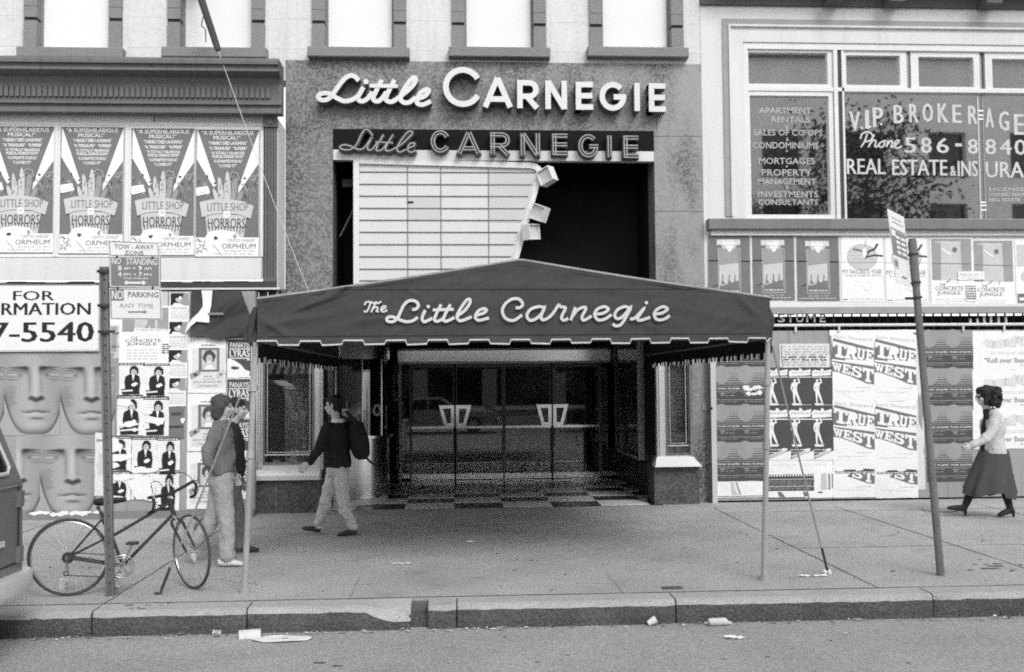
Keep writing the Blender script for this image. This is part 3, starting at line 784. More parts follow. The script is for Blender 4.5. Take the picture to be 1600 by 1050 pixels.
# three floodlights clamped to the slanting edge
def floodlight(px, py, rot, yaw, label):
    c = P(px, py, YA - .12); t = thing('floodlight', label, 'floodlight', c, 'floodlights on the letter board edge')
    M = Matrix.Rotation(yaw, 3, 'Z') @ Matrix.Rotation(rot, 3, 'Y')
    g = MB(); a = .115; d = .13
    def bx(mb, x0, x1, y0, y1, z0, z1, m):
        s = MB(); s.box(x0, x1, y0, y1, z0, z1, m); mb.add([c + M @ v for v in s.v], s.f, m)
    bx(g, -a, a, -.1, -.085 + d, -a, -a + .012, W_TRIM); bx(g, -a, a, -.1, -.085 + d, a - .012, a, W_TRIM)
    bx(g, -a, -a + .012, -.1, -.085 + d, -a + .012, a - .012, W_TRIM); bx(g, a - .012, a, -.1, -.085 + d, -a + .012, a - .012, W_TRIM)
    bx(g, -a, a, -.085 + d, -.07 + d, -a, a, W_TRIM)
    part('housing', g, t)
    g = MB(); bx(g, -a + .012, a - .012, -.06, -.05, -a + .012, a - .012, PANEL2); part('lens', g, t)
    g = MB(); g.tube([c + M @ Vector((-.05, .08, 0)), c + Vector((-.10, .16, -.02))], .016, IRON, 6); part('bracket', g, t)
floodlight(856, 276, radians(-22), radians(-38), 'topmost floodlight on the slanting edge of the blank white board')
floodlight(844, 333, radians(22), radians(-35), 'middle floodlight on the board edge, tilted clockwise')
floodlight(828, 363, radians(-6), radians(42), 'lowest floodlight on the board edge, just above the canopy')
from mathutils import noise as mnoise
# ================================================================== LEFT BUILDING
YBAY = 14.25
LXE = P(432, 300, YBAY).x                     # right-hand end of the projecting shopfront
lb = thing('corner_shop_building', 'white masonry building with dark iron cornice over a boarded shopfront', 'building', (-7, YF, 0))
upper_wall(lb, -13, GX0 + .018, P(250, 92, YF).z - .3, WINS_L, YF + .02, 'upper_wall')
zc = lambda y: P(220, y, YBAY - .3).z
g = MB()
YC = YBAY - .42
prof = [(YBAY, zc(93.5)), (YC, zc(93.5)), (YC - .02, zc(98)), (YC - .02, zc(103)), (YC + .03, zc(104)), (YC + .04, zc(108)), (YC + .01, zc(109)), (YC + .01, zc(113)), (YC + .20, zc(118)), (YC + .25, zc(126)), (YC + .27, zc(150)), (YC + .27, zc(154)), (YC + .21, zc(155)), (YC + .21, zc(159)), (YC + .26, zc(160)), (YC + .26, zc(164)), (YC + .23, zc(165)), (YC + .23, zc(172)), (YBAY, zc(172))]
g.extr(prof, -13, LXE + .10, IRON)
part('cornice', g, lb)
g = MB(); x = -12.9
while x < LXE - .05:                          # fluted leaf frieze on the cornice
    z0, z1 = zc(150), zc(128); h = random.uniform(.001, .004)
    g.box(x, x + .05, YC + .235 - h, YC + .268, z0 + .02, z1 - .03, IRON); g.ball((x + .025, YC + .262, z1 - .02), (.03, .012, .025), IRON, 8, 5); x += .075
part('frieze', g, lb)
g = MB(); zt = zc(172); zb2 = P(420, 440, YBAY).z
x0, x1 = P(412.5, 300, YBAY).x, LXE
g.box(x0, x1, YBAY + .02, YF, zb2, zt, IRON)
for k in range(4): xx = x0 + .02 + k * .042; g.box(xx, xx + .02, YBAY - .005, YBAY + .02, zb2 + .05, zt - .16, IRON)
g.box(x0 - .015, x1 + .012, YBAY - .03, YBAY + .02, zt - .15, zt, IRON); g.ball(((x0 + x1) / 2, YBAY - .03, zt - .08), (.07, .03, .05), IRON, 10, 6)
g.box(x0 - .01, x1 + .008, YBAY - .02, YBAY + .02, zb2, zb2 + .05, IRON)
part('pilaster', g, lb)
g = MB(); g.box(x1, x1 + .012, YBAY + .05, YF - .002, 2.55, zt - .02, W_PAINT); part('return_wall', g, lb)
# bill board in the shopfront
YBD = YBAY + .06
g = MB(); xl = -12.5
g.box(xl, P(412, 190, YBD).x, YBD, YBD + .1, P(200, 435, YBD).z, P(200, 170, YBD).z, BOARD_G)
part('shopfront_board', g, lb)
g = MB(); xs_ = P(240, 185, YBD).x
g.box(xl, xs_, YBD - .010, YBD - .001, P(200, 192, YBD).z, P(200, 170, YBD).z - .02, PAPER2); g.box(xs_ + .02, P(411, 185, YBD).x, YBD - .014, YBD - .001, P(325, 200, YBD).z, P(325, 178, YBD).z, INK_L)
part('pasted_sheet', g, lb)
g = MB()
zf1, zf0 = P(205, 197, YBD).z, P(205, 401.5, YBD).z; xr = P(412, 300, YBD).x
g.box(xl, xr - .02, YBD - .018, YBD - .002, zf0, zf1, PAPER)
g.box(xl, xr, YBD - .03, YBD - .002, zf1, zf1 + .05, W_TRIM); g.box(xr - .045, xr, YBD - .03, YBD - .002, zf0, zf1, W_TRIM)
for px in (88, 199): x = P(px, 300, YBD).x; g.box(x - .03, x + .03, YBD - .034, YBD - .018, zf0, zf1, W_TRIM)
zl = P(205, 438, YBD).z
g.box(xl, P(409, 420, YBD).x, YBD - .024, YBD - .002, zl, zf0 - .012, W_PAINT)
part('white_backing', g, lb)
g = MB(); zA = P(330, 440, YBAY).z
g.box(-12.5, LXE, YBAY - .05, YBAY + .1, P(330, 449, YBAY).z, zA, IRON_D); g.box(-12.5, P(437, 450, YBAY - .1).x, YBAY - .08, YBAY + .1, P(330, 452.5, YBAY - .08).z, P(330, 449.5, YBAY - .08).z, ALU)
g.box(-12.5, LXE, YBAY - .03, YBAY + .1, P(330, 456, YBAY).z, P(330, 452.5, YBAY).z, STONE_D)
part('beam', g, lb)
# torn paint edge along the beam
g = MB(); x = -8.0
while x < LXE - .3:
    wq = random.uniform(.05, .35); g.box(x, x + wq, YBAY - .058, YBAY - .049, zA - random.uniform(.005, .02), zA + .004, random.choice((W_PAINT, INK_L, IRON_D))); x += wq + random.uniform(0, .3)
part('flaking_paint', g, lb)
# hoarding below
YH = 14.10
hx1 = P(398, 640, YH).x
ho = thing('left_hoarding', 'grimy boarded hoarding covered in posters left of the canopy', 'hoarding', (-6, YH, 0))
ztop = P(330, 455, YH).z
g = MB(); g.box(-12.5, hx1, YH, YH + .12, .10, ztop, PLY); part('board', g, ho)
g = MB(); g.box(-12.5, hx1, YH - .06, YH + .14, 0, .10, STONE); part('plinth', g, ho)
x0, x1, z0, z1 = R(300, 455, 398, 528, YH)
g = MB(); nu, nv = 46, 30; vs = []
for i in range(nu + 1):                        # sagging dark cloth tacked over the boards
    for j in range(nv + 1):
        u_, v_ = i / nu, j / nv; px = 300 + 98 * u_ - max(0, v_ - .35) * 0; zz = z1 - .005 - (z1 - z0) * v_
        xx = P(px, 490, YH).x; xx = min(xx, P(378 + 26 * v_, 490, YH).x)
        d_ = .05 * mnoise.noise(Vector((u_ * 3.2, v_ * 2.4 + u_ * 1.5, 1))) + .035 * abs(mnoise.noise(Vector((u_ * 5 + v_ * 4, v_ * 2, 4))))
        vs.append((xx, YH - .045 - d_ - .03 * v_, zz + (.03 * sin(u_ * 11) if j == nv else 0)))
g.add(vs, [(i * (nv + 1) + j, (i + 1) * (nv + 1) + j, (i + 1) * (nv + 1) + j + 1, i * (nv + 1) + j + 1) for i in range(nu) for j in range(nv)], TARP)
part('dark_cloth', g, ho, 60)
g = MB(); g.box(P(328, 490, YH).x, P(352, 490, YH).x, YH - .12, YH - .09, P(340, 493, YH).z, P(340, 489.5, YH).z, STONE); part('batten', g, ho)
g = MB(); q0 = P(376, 455, 14.36); q1 = P(447, 545, 14.36); k = 5
for i in range(k): a = q0.x + (q1.x - q0.x) * i / k; b = q0.x + (q1.x - q0.x) * (i + 1) / k - .012; g.box(a, b, 14.36, 14.40, 2.35, P(410, 452, 14.36).z, IRON)
part('slat_panel', g, ho)

# flagpole and its rope
pa, pb = P(341, 79, 13.86), P(300, -45, 14.75)
fp = thing('flagpole', 'dark pole jutting from the white wall between the upper windows at left', 'pole', pb)
g = MB(); g.tube([pa, pa + (pb - pa) * .02, pa + (pb - pa) * .05, pb], [.028, .042, .046, .058], IRON_D, 12); part('shaft', g, fp, 40)
g = MB(); g.box(pb.x - .12, pb.x + .12, 14.7, YF + .02, pb.z - .12, pb.z + .12, IRON_D); part('bracket', g, fp)
g = MB(); m_ = pa + (pb - pa) * .34; g.tube(smooth_path([m_ + Vector((-.06, -.05, .1)), m_ + Vector((-.09, -.05, -.06)), m_ + Vector((-.04, -.05, -.12)), m_ + Vector((-.03, -.05, -.3))], 5), .008, IRON_D, 5); part('halyard', g, fp)
g = MB(); e = P(482, 455, 13.6); pts = [pa + (e - pa) * t + Vector((0, 0, -.05 * sin(pi * t))) for t in [i / 14 for i in range(15)]]
g.tube(pts, .005, ROPE, 5); single('rope', g, 'thin pale rope running from the dark pole down to the canopy', 'rope')

# ================================================================== RIGHT BUILDING
rb = thing('brokerage_building', 'white painted building with wide lettered office window above a boarded shopfront', 'building', (8, YF, 0))
XR = 13.5
wx0, wx1 = P(1163.5, 200, YF).x, 9.6
wz1, wz0 = P(1380, 67.5, YF).z, P(1380, 341.5, YF).z
ztr = P(1350, 12, YF).z
zsf = P(1400, 488, YF).z                       # top of the dark shopfront opening
sx0 = P(1119, 600, YF).x
g = MB(); wall_cells(g, GX1 + .004, XR, 0, ztr, YF + .005, YF + .4, [(wx0, wx1, wz0, wz1), (sx0, 12.8, -.1, zsf)], W_PAINT); part('wall', g, rb)
STONE_B = mat('soot_dark_stone', .11, .9, .15, 2, .1, 60)
g = MB(); g.box(GX1 + .004, XR, YF - .05, YF + .4, ztr, 9.6, STONE_B); part('upper_wall', g, rb)
g = MB()
for px in (1307, 1401, 1552): x = P(px, 2, YF - .3).x; g.box(x - .12, x + .12, YF - .35, YF - .05, P(px, 5 + (px - 1300) * .02, YF - .2).z, 9.3, STONE_B)
g.box(GX1 + .2, XR, YF - .5, YF - .05, 7.9, 8.1, STONE_B); part('cornice_bracket', g, rb)
g = MB(); gx0, gx1 = P(1131, 200, YF).x, P(1140, 200, YF).x; gzt0, gzt1 = P(1380, 42, YF).z, P(1380, 33, YF).z
g.box(gx0, gx1, YF - .02, YF + .02, P(1135, 338, YF).z, gzt1, INK_G); g.box(gx1, XR, YF - .02, YF + .02, gzt0, gzt1, INK_G)
g.box(gx1, gx1 + .03, YF - .045, YF + .01, P(1135, 338, YF).z, gzt0 - .03, W_PAINT); g.box(gx1, XR, YF - .045, YF + .01, gzt0 - .03, gzt0, W_PAINT)
part('moulding', g, rb)
# the office window: one built-in unit
YW = YF + .10
def zY(y, x=1380): return P(x, y + (1380 - x) * -.018, YW).z
def xW(x): return P(x, 200, YW).x
g = MB()
g.box(wx0, wx1, YF + .03, YF + .14, wz1 - .10, wz1, W_TRIM)                 # header
g.box(wx0, xW(1168), YF + .03, YF + .16, wz0, wz1 - .10, W_TRIM)
ztm = P(1380, 142, YW).z; zt0, zt1 = P(1380, 134, YW).z, P(1380, 89, YW).z
g.box(xW(1168), wx1, YF + .04, YF + .16, ztm - .03, ztm + .03, W_TRIM)       # transom bar
for a in (1308,): g.box(xW(a - 6), xW(a), YF + .03, YF + .16, wz0, wz1 - .1, W_TRIM); g.box(xW(a), xW(a + 7), YF + .07, YF + .16, wz0, wz1 - .1, INK_D); g.box(xW(a + 7), xW(a + 10), YF + .04, YF + .16, wz0, wz1 - .1, W_TRIM)
win = part('office_window', g, rb)
g = MB(); panes = MB()
TR = [(1168.6, 1292, 83, 132), (1321, 1405, 87.4, 133.7), (1434, 1520, 90, 136.5), (1549, 1636, 93, 139), (1665, 1750, 95, 141)]
edges = [(1168, 1302), (1318, 1418), (1424, 1532), (1540, 1650), (1656, 1760)]
zlo, zhi = ztm + .03, wz1 - .10
for (a, b, c, d), (ea, eb) in zip(TR, edges):
    x0, x1, z0, z1 = R(a, c, b, d, YW); fx0, fx1 = xW(ea) + .003, xW(eb) - .003
    g.box(fx0, x0, YF + .07, YF + .15, zlo, zhi, W_TRIM); g.box(x1, fx1, YF + .07, YF + .15, zlo, zhi, W_TRIM); g.box(x0, x1, YF + .07, YF + .15, zlo, z0, W_TRIM); g.box(x0, x1, YF + .07, YF + .15, z1, zhi, W_TRIM)
    g.box(fx1, fx1 + .05, YF + .10, YF + .16, zlo, zhi, INK_G)
    panes.box(x0, x1, YF + .12, YF + .126, z0, z1, GLASS_B)
part('transom_sash', g, win); part('transom_pane', panes, win)
g = MB(); x0, x1, z0, z1 = R(1168.6, 153.5, 1291, 327.5, YW)
frame(g, xW(1164), xW(1301), wz0, ztm - .03, .07, YF + .06, YF + .15, W_TRIM); part('sash', g, win)
g = MB(); g.box(xW(1164) + .07, xW(1301) - .07, YF + .12, YF + .126, wz0 + .07, ztm - .1, GLASS_B)
g.box(xW(1318), wx1, YF + .12, YF + .126, wz0, ztm - .03, GLASS_B); part('pane', g, win)
g = MB(); xs1 = xW(1533); g.box(xs1 - .05, xs1 - .03, YF + .105, YF + .119, wz0, ztm - .03, INK_L); g.box(xs1 + .03, xs1 + .045, YF + .105, YF + .119, wz0, ztm - .03, INK_G)
for y in (173, 180, 186, 316, 321, 328): z = P(1533, y, YW).z; g.box(xs1 - .045, xs1 + .045, YF + .10, YF + .118, z - .012, z + .012, PAPER)
part('seam_strip', g, win)
g = MB(); g.box(wx0 - .2, wx1 + .2, 16.6, 16.7, wz0 - .2, wz1 + .2, ROOM); g.box(wx0 - .25, wx0 - .2, YF + .4, 16.7, wz0 - .2, wz1 + .2, ROOM); g.box(wx1 + .2, wx1 + .25, YF + .4, 16.7, wz0 - .2, wz1 + .2, ROOM)
g.box(wx0 - .2, wx1 + .2, YF + .4, 16.6, wz0 - .25, wz0 - .2, ROOM); g.box(wx0 - .2, wx1 + .2, YF + .4, 16.6, wz1 + .2, wz1 + .25, ROOM)
# pale blinds behind the transoms
g.box(xW(1168), xW(1300), YF + .3, YF + .31, P(1230, 134, YW).z, wz1, INK_M); g.box(xW(1318), xW(1415), YF + .3, YF + .31, P(1350, 137, YW).z, wz1, INK_M); g.box(xW(1540), xW(1650), YF + .3, YF + .31, P(1600, 142, YW).z, wz1, INK_M)
part('office_room', g, rb)
g = MB(); x0 = P(1106, 350, YF - .1).x
g.bev(x0, XR, YF - .16, YF + .12, P(1380, 359.5, YF - .1).z, P(1380, 342.5, YF - .1).z, IRON if False else mat('sill_grey', .20, .8, .1, 2, .06, 50, streak=.15), .015)
part('window_sill', g, rb)
g = MB(); g.box(x0 + .06, XR, YF - .07, YF + .004, P(1380, 368, YF - .05).z, P(1380, 360, YF - .05).z, W_TRIM)
yb0, yb1 = P(1380, 475, YF).z, P(1380, 369, YF).z
g.box(x0 + .02, XR, YF - .02, YF + .004, yb0, P(1380, 368, YF - .05).z, W_PAINT)
g.box(x0 + .02, XR, YF - .05, YF + .004, yb0 - .05, yb0, W_TRIM); g.box(x0 + .02, XR, YF - .09, YF + .004, zsf - .02, yb0 - .05, INK_G)
part('poster_band', g, rb)
# glass lettering (painted on the panes)
YT = YF + .117
def gtext(mb, s, x0, y0, x1, y1, ox=1100, oy=0, sc=2.916, bold=.018, fn=None, m=SIGN_W, shear=0):
    a, b, c, d = R(ox + x0 / sc, oy + y0 / sc, ox + x1 / sc, oy + y1 / sc, YT); mb.text(s, a, b, c, d, YT, m, bold, shear)
g = MB(); PT = mat('gold_leaf_lettering', .42, .6, .12, 7, .04)
for s, x0, y0, x1, y1 in (('APARTMENT', 250, 489, 488, 517), ('RENTALS', 307, 531, 483, 558), ('&', 372, 570, 385, 586), ('SALES OF CO·OPS', 226, 590, 540, 618), ('&', 374, 626, 387, 642), ('CONDOMINIUMS', 222, 647, 522, 677), ('MORTGAGES', 250, 719, 505, 748), ('PROPERTY', 263, 771, 490, 801), ('MANAGEMENT', 247, 813, 510, 841), ('&', 372, 846, 386, 862), ('INVESTMENTS', 247, 871, 520, 899), ('CONSULTANTS', 247, 908, 520, 934)):
    gtext(g, s, x0, y0, x1, y1, m=PT, bold=.012)
for x, y in ((378, 688), (378, 758)): q = P(1100 + x / 2.916, y / 2.916, YT); g.disc(q.x, YT, q.z, .015, PT)
part('service_lettering', g, win)
PW = mat('painted_glass_lettering', .55, .6, .14, 5, .05)
g = MB()
VIP = [('V', 135, 172, 220, 320), ('I', 258, 160, 290, 306), ('P', 318, 138, 402, 292), ('B', 480, 120, 560, 262), ('R', 602, 112, 676, 256), ('O', 706, 108, 790, 252), ('K', 824, 108, 908, 256), ('E', 940, 118, 1012, 260), ('R', 1062, 125, 1140, 270), ('A', 1196, 145, 1264, 295), ('G', 1302, 170, 1384, 320), ('E', 1422, 192, 1500, 352)]
for ch, a, b, c, d in VIP: gtext(g, ch, a, b, c, d, 1300, 140, 5, .075, m=PW)
for x, y in ((232, 298), (296, 288), (385, 270)): q = P(1300 + x / 5, 140 + y / 5, YT); g.disc(q.x, YT, q.z, .022, PW, 10)
for ch, a, b, c, d in (('5', 566, 374, 660, 494), ('8', 692, 374, 780, 496), ('6', 815, 378, 915, 496), ('-', 962, 420, 1015, 444), ('8', 1060, 386, 1142, 502), ('8', 1196, 386, 1284, 506), ('4', 1308, 388, 1404, 508), ('0', 1424, 390, 1520, 510), ('REAL', 116, 540, 420, 660), ('ESTATE', 470, 546, 902, 670), ('&', 922, 596, 970, 674), ('INS', 982, 556, 1140, 678), ('URANCE', 1200, 564, 1800, 688)):
    gtext(g, ch, a, b, c, d, 1300, 140, 5, .055 if len(ch) > 1 else .07, m=PW)
for k, s in enumerate(('LICENSED', 'LICENSED INSURANCE', 'REAL ESTATE')): gtext(g, s, 1228, 765 + k * 42, 1228 + (330, 380, 240)[k], 790 + k * 42, 1300, 140, 5, .0, m=INK_L)
PH = [[(222, 385), (232, 350), (262, 332), (300, 338), (318, 368), (296, 398), (248, 408)], [(276, 345), (252, 410), (225, 450)], [(330, 350), (300, 420), (283, 450)], [(290, 430), (322, 398), (344, 402), (334, 440), (352, 444), (376, 415)], [(402, 402), (376, 415), (368, 440), (388, 450), (410, 430), (404, 402), (428, 402)], [(440, 400), (424, 448)], [(430, 432), (458, 402), (474, 410), (462, 446), (482, 444), (510, 420), (526, 400), (508, 396), (490, 420), (494, 452), (520, 456), (545, 440)]]
for st in PH: g.ribbon([(v.x, v.y) for v in smooth_path([Vector((x, z, 0)) for x, z in pxs(st, 1300, 140, 5, YT)], 5)], .026, YT - .002, YT - .001, PW, .0005)
part('office_lettering', g, win)
# dark shopfront with gate bars, sign letters and rail above the hoarding
g = MB(); g.box(sx0, 12.8, YF + .9, YF + 1.0, 0, zsf, ROOM); g.box(sx0 - .05, sx0, YF + .4, YF + 1, 0, zsf, ROOM); part('shopfront_room', g, rb)
g = MB(); x = sx0 + .05
while x < 12.7: g.box(x, x + .022, YF + .26, YF + .28, 1.9, zsf, IRON_D if random.random() < .85 else INK_M); x += .145
g.box(sx0, 12.8, YF + .25, YF + .29, 2.48, 2.53, IRON_D); part('gate_bars', g, rb)
g = MB()
for ch, a, b in (('O', 1199, 1211), ('S', 1215, 1227), ('T', 1229, 1241), ('U', 1244, 1255.5), ('M', 1260, 1274), ('E', 1281, 1290)):
    x0, x1, z0, z1 = R(a, 490.5, b, 503.5, YF + .03); g.text(ch, x0, x1, z0, z1, YF + .03, W_PAINT, .012)
for a in (1514, 1525, 1535.5, 1546, 1558, 1569.5):
    x0, x1, z0, z1 = R(a, 494 if a > 1530 else 498, a + 3.2, 505, YF + .05); g.box(x0, x1, YF + .03, YF + .05, z0, z1, W_PAINT)
part('shop_lettering', g, rb)
# hoarding right
YP = 14.80
rh = thing('right_hoarding', 'plywood hoarding covered in posters under the brokerage window', 'hoarding', (8, YP, 0))
zp = P(1400, 516, YP).z
g = MB(); xb0 = P(1119, 640, YP).x; x = xb0
for i, px in enumerate((1119, 1298, 1452, 1600, 1750, 1900)):
    a = P(px, 640, YP).x; b = P((1298, 1452, 1600, 1750, 1900, 2050)[i], 640, YP).x - .008; g.box(a, b, YP, YP + .03, .03, zp, PLY)
part('board', g, rh)
g = MB(); zr = P(1400, 507.5, YP - .03).z; g.tube([(xb0 - .1, YP - .03, zr), (12.5, YP - .03, zr)], .022, W_TRIM, 8)
for px in (1243, 1311, 1505, 1569): x = P(px, 510, YP - .03).x; g.tube([(x, YP - .03, zr), (x, YP - .03, zp - .02)], .016, W_TRIM, 6)
part('rail', g, rh)
g = MB(); x0, x1 = P(1111, 640, YP - .04).x, P(1119, 640, YP - .04).x; g.box(x0, x1, YP - .05, YP + .03, 0, zp + .05, INK_L); g.box(x0 - .03, x0 - .004, YP - .02, YP + .03, 0, zp + .05, INK_D)
q = P(1112, 638, YP - .08); g.ball(q, .02, INK_K, 8, 6); part('jamb', g, rh)
g = MB(); q = P(1098, 636, YF - .01); g.prism([(q.x - .01, q.z - .055), (q.x + .06, q.z - .055), (q.x + .09, q.z - .02), (q.x + .09, q.z + .02), (q.x + .06, q.z + .055), (q.x - .01, q.z + .055)], YF - .02, YF + .004, INK_G)
part('lock_plate', g, rb)
# ================================================================== CANOPY
def cy(px): return 8.72 + .38 * (px - 402) / 801.0
ca = thing('canopy', 'dark canvas entrance canopy with white script lettering on its gabled front', 'canopy', (0.5, 9.0, 0))
def ctop(px):
    k = (px - 402) / 801.0; a = .512
    return (467 + (406 - 467) * k / a) + (2.5 * sin(pi * k / a)) if k < a else (406 + (465 - 406) * (k - a) / (1 - a)) + (2.0 * sin(pi * (k - a) / (1 - a)))
def cbot(px): return 531.5 - 5 * (px - 402) / 801.0
def wrinkle(px, py):
    d = 0.0
    for (cx, cy_, ang, ln, wd, am) in ((520, 458, -.45, 45, 3.2, .020), (505, 470, -.35, 40, 3.0, .016), (536, 452, -.6, 28, 2.6, .012), (640, 512, -.6, 18, 2.5, .010), (625, 515, -.5, 20, 2.2, .008), (645, 457, .5, 14, 2.2, .010), (460, 500, -.15, 60, 7, .012), (430, 512, .6, 26, 5, .016), (575, 500, -.2, 50, 6, .006), (1010, 508, .35, 22, 3, .005), (1170, 480, .8, 30, 5, .012), (1150, 500, .2, 60, 8, .006), (880, 450, .05, 200, 5, .004), (720, 500, .03, 160, 6, .004)):
        x, y = px - cx, py - cy_; a = x * cos(ang) + y * sin(ang); b = -x * sin(ang) + y * cos(ang)
        d += 1.7 * am * math.exp(-(a / ln) ** 2 - (b / wd) ** 2)
    return d + .011 * mnoise.noise(Vector((px * .016, py * .03, 2))) + .006 * mnoise.noise(Vector((px * .05 + py * .05, py * .06, 7)))
NU, NV = 170, 34; v = []; f = []
for i in range(NU + 1):
    px = 402 + 801 * i / NU
    for j in range(NV + 1):
        py = cbot(px) + (ctop(px) - cbot(px)) * j / NV
        q = P(px, py, cy(px)); q.y -= wrinkle(px, py); v.append(q)
for i in range(NU):
    for j in range(NV): a = i * (NV + 1) + j; f.append((a, a + NV + 1, a + NV + 2, a + 1))
fr = MB(); fr.add(v, f, CANVAS); front = part('canopy_front', fr, ca, 60)
pl, pr, pk = P(402, 467, cy(402)), P(1203, 465, cy(1203)), P(812, 406, cy(812))
bl, br = P(402, 531.5, cy(402)), P(1203, 526.5, cy(1203))
YBK = YF - .03
g = MB()
def bend(a, n=14, sag=.03):
    return [Vector((a.x, a.y + (YBK - a.y) * t, a.z - sag * sin(pi * t))) for t in [i / n for i in range(n + 1)]]
L_, K_, R_, B1, B2 = bend(pl), bend(pk, sag=0), bend(pr), bend(bl), bend(br)
def strip(mb, A, B, m):
    o = A + B; n = len(A); mb.add(o, [(i, i + 1, n + i + 1, n + i) for i in range(n - 1)], m)
strip(g, L_, K_, CANVAS); strip(g, K_, R_, CANVAS); part('canopy_roof', g, ca, 60)
g = MB(); strip(g, B1, L_, CANVAS); part('canopy_side', g, ca, 60); g = MB(); strip(g, B2, R_, CANVAS); part('canopy_side', g, ca, 60)
g = MB(); strip(g, [p + Vector((.04, 0, -.03)) for p in L_], [p + Vector((0, 0, -.05)) for p in K_], CANVAS_IN); strip(g, [p + Vector((-.04, 0, -.03)) for p in R_], [p + Vector((0, 0, -.05)) for p in K_], CANVAS_IN); part('lining', g, ca, 60)
g = MB(); pts = [P(px, ctop(px) - .5, cy(px) + .005) for px in range(402, 1204, 9)]; g.tube(pts, .012, INK_G, 6); part('front_welt', g, ca, 60)
g = MB()
def onfront(px, py, o): q = P(px, py, cy(px)); q.y -= wrinkle(px, py) + o; return q
for (pa_, pb_, fy) in ((420, 1190, lambda x: cbot(x) - 5.5), (505, 1090, lambda x: 452 + (x - 800) * -.002), (402.8, 402.8, None)):
    if fy: g.tube([onfront(x, fy(x), .001) for x in [pa_ + (pb_ - pa_) * i / 120 for i in range(121)]], .0035, CANVAS_IN, 5)
for x in (612, 1010): g.tube([onfront(x, cbot(x) + (ctop(x) - cbot(x)) * t, .0005) for t in [i / 30 for i in range(31)]], .0022, CANVAS, 5)
part('seam', g, ca)
# scalloped valance with white piping, front and both sides
def valance(mb, pip, path, period, hi, lo, m, outward, r=.0075):
    """path: function t (metres) -> top point; castellated lower edge"""
    L = path[1]; n = int(L / period); edge = []
    for k in range(n + 1):
        for (t, h) in ((0, hi), (.46, hi), (.50, lo), (.96, lo)):
            tt = (k + t) * period
            if tt <= L: edge.append((tt, h * random.uniform(.93, 1.06)))
    edge.append((L, hi)); top = [path[0](t) for t, _ in edge]
    bot = [path[0](t) + Vector((0, 0, -h)) + outward * (.012 * sin(t * 9) + .01) for t, h in edge]
    strip(mb, top, bot, m)
    if pip is not None: pip.tube([b + outward * .006 for b in bot], r, PIPING, 6)
dF = (br - bl); LF = dF.length
vm, vp = MB(), MB()
valance(vm, vp, (lambda t: bl + dF * (t / LF) + Vector((0, -.012, .015)), LF), LF / 12.6, .026, .062, CANVAS, Vector((0, -1, 0)))
va = part('valance', vm, ca); part('piping', vp, va)
for b, sg in ((bl, -1), (br, 1)):
    Ls = YBK - b.y; vm, vp = MB(), MB()
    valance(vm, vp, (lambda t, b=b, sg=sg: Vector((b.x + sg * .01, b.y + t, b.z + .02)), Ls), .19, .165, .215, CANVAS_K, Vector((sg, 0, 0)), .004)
    va = part('valance', vm, ca); part('piping', vp, va)
# frame bars under the cloth
g = MB()
for a, b in ((bl, br), (pl, pr), (bl, B1[-1]), (br, B2[-1]), (pl, L_[-1]), (pr, R_[-1]), (pk, K_[-1])):
    o = Vector((.03 if a.x < .5 else -.03, .05, -.01)); g.tube([a + o, b + o], .016, IRON, 6)
for t in (.35, .68): i = int(14 * t); g.tube([L_[i] + Vector((.03, 0, -.04)), K_[i] + Vector((0, 0, -.06)), R_[i] + Vector((-.03, 0, -.04))], .014, IRON, 6)
part('canopy_frame', g, ca)
# posts
def post(px0, py0, px1, py1, label):
    a = G(px0, py0); b = P(px1, py1, cy(px1) + .03); g = MB()
    g.tube([a, a + (b - a) * .97, b + Vector((0, 0, .03))], [.027, .025, .025], POSTW, 10); g.tube([a, a + (b - a).normalized() * .035], .045, POSTW, 10)
    for t in (.82, .55): c = a + (b - a) * t; g.tube([c, c + (b - a).normalized() * .05], .037, POSTW, 10)
    return part('post', g, ca, 40, label), a, b
post(382, 926, 399, 540, None); post(1194, 906, 1200, 536, None)
# gathered cloth at the front corners
def gather(c, sx, name):
    g = MB(); n = 9
    for k in range(n):
        a = (k - n / 2) / n; p0 = c + Vector((sx * .02, .02, .28)); p1 = c + Vector((sx * (.05 + .02 * (k % 2)), .03 + k * .012, .14)); p2 = c + Vector((sx * .02 + a * .1, .02 + (k % 3) * .012, -.03 - .02 * (k % 2)))
        g.tube(smooth_path([p0, p1, p2], 4), [.02, .024, .026, .028, .028, .028, .026, .022, .012], CANVAS, 6)
    part(name, g, ca, 60)
gather(bl, -1, 'corner_gather'); gather(br + Vector((-.035, 0, 0)), 1, 'corner_gather')
# lettering
cs = MB()
def cstroke(pts, ox, oy, sc, w):
    P3 = [Vector((ox + x / sc, oy + y / sc, 0)) for x, y in pts]
    pp = [P(q.x, q.y, cy(q.x)) for q in smooth_path(P3, 6)]
    h = w / FPX * 8.9; o = MB(); o.ribbon([(q.x, q.z) for q in pp], h, 0, .002, SIGN_W, .0015)
    b_ = (br.y - bl.y) / (br.x - bl.x); cs.add([Vector((q.x, q.y + bl.y + b_ * (q.x - bl.x) - .030 - random.random() * .0004, q.z)) for q in o.v], o.f, PIPING)
A = (550, 450, 6.154); B = (790, 450, 5.926)
for st in ([(125, 168), (138, 140), (175, 136), (220, 150), (260, 146), (286, 130)], [(182, 145), (165, 195), (142, 230), (116, 224)], [(238, 130), (208, 190), (186, 236)], [(192, 218), (222, 188), (246, 186), (250, 202), (238, 226), (262, 230)], [(285, 210), (320, 196), (326, 180), (302, 178), (282, 206), (292, 229), (320, 228), (342, 212)]):
    cstroke(st, *A, 2.6)
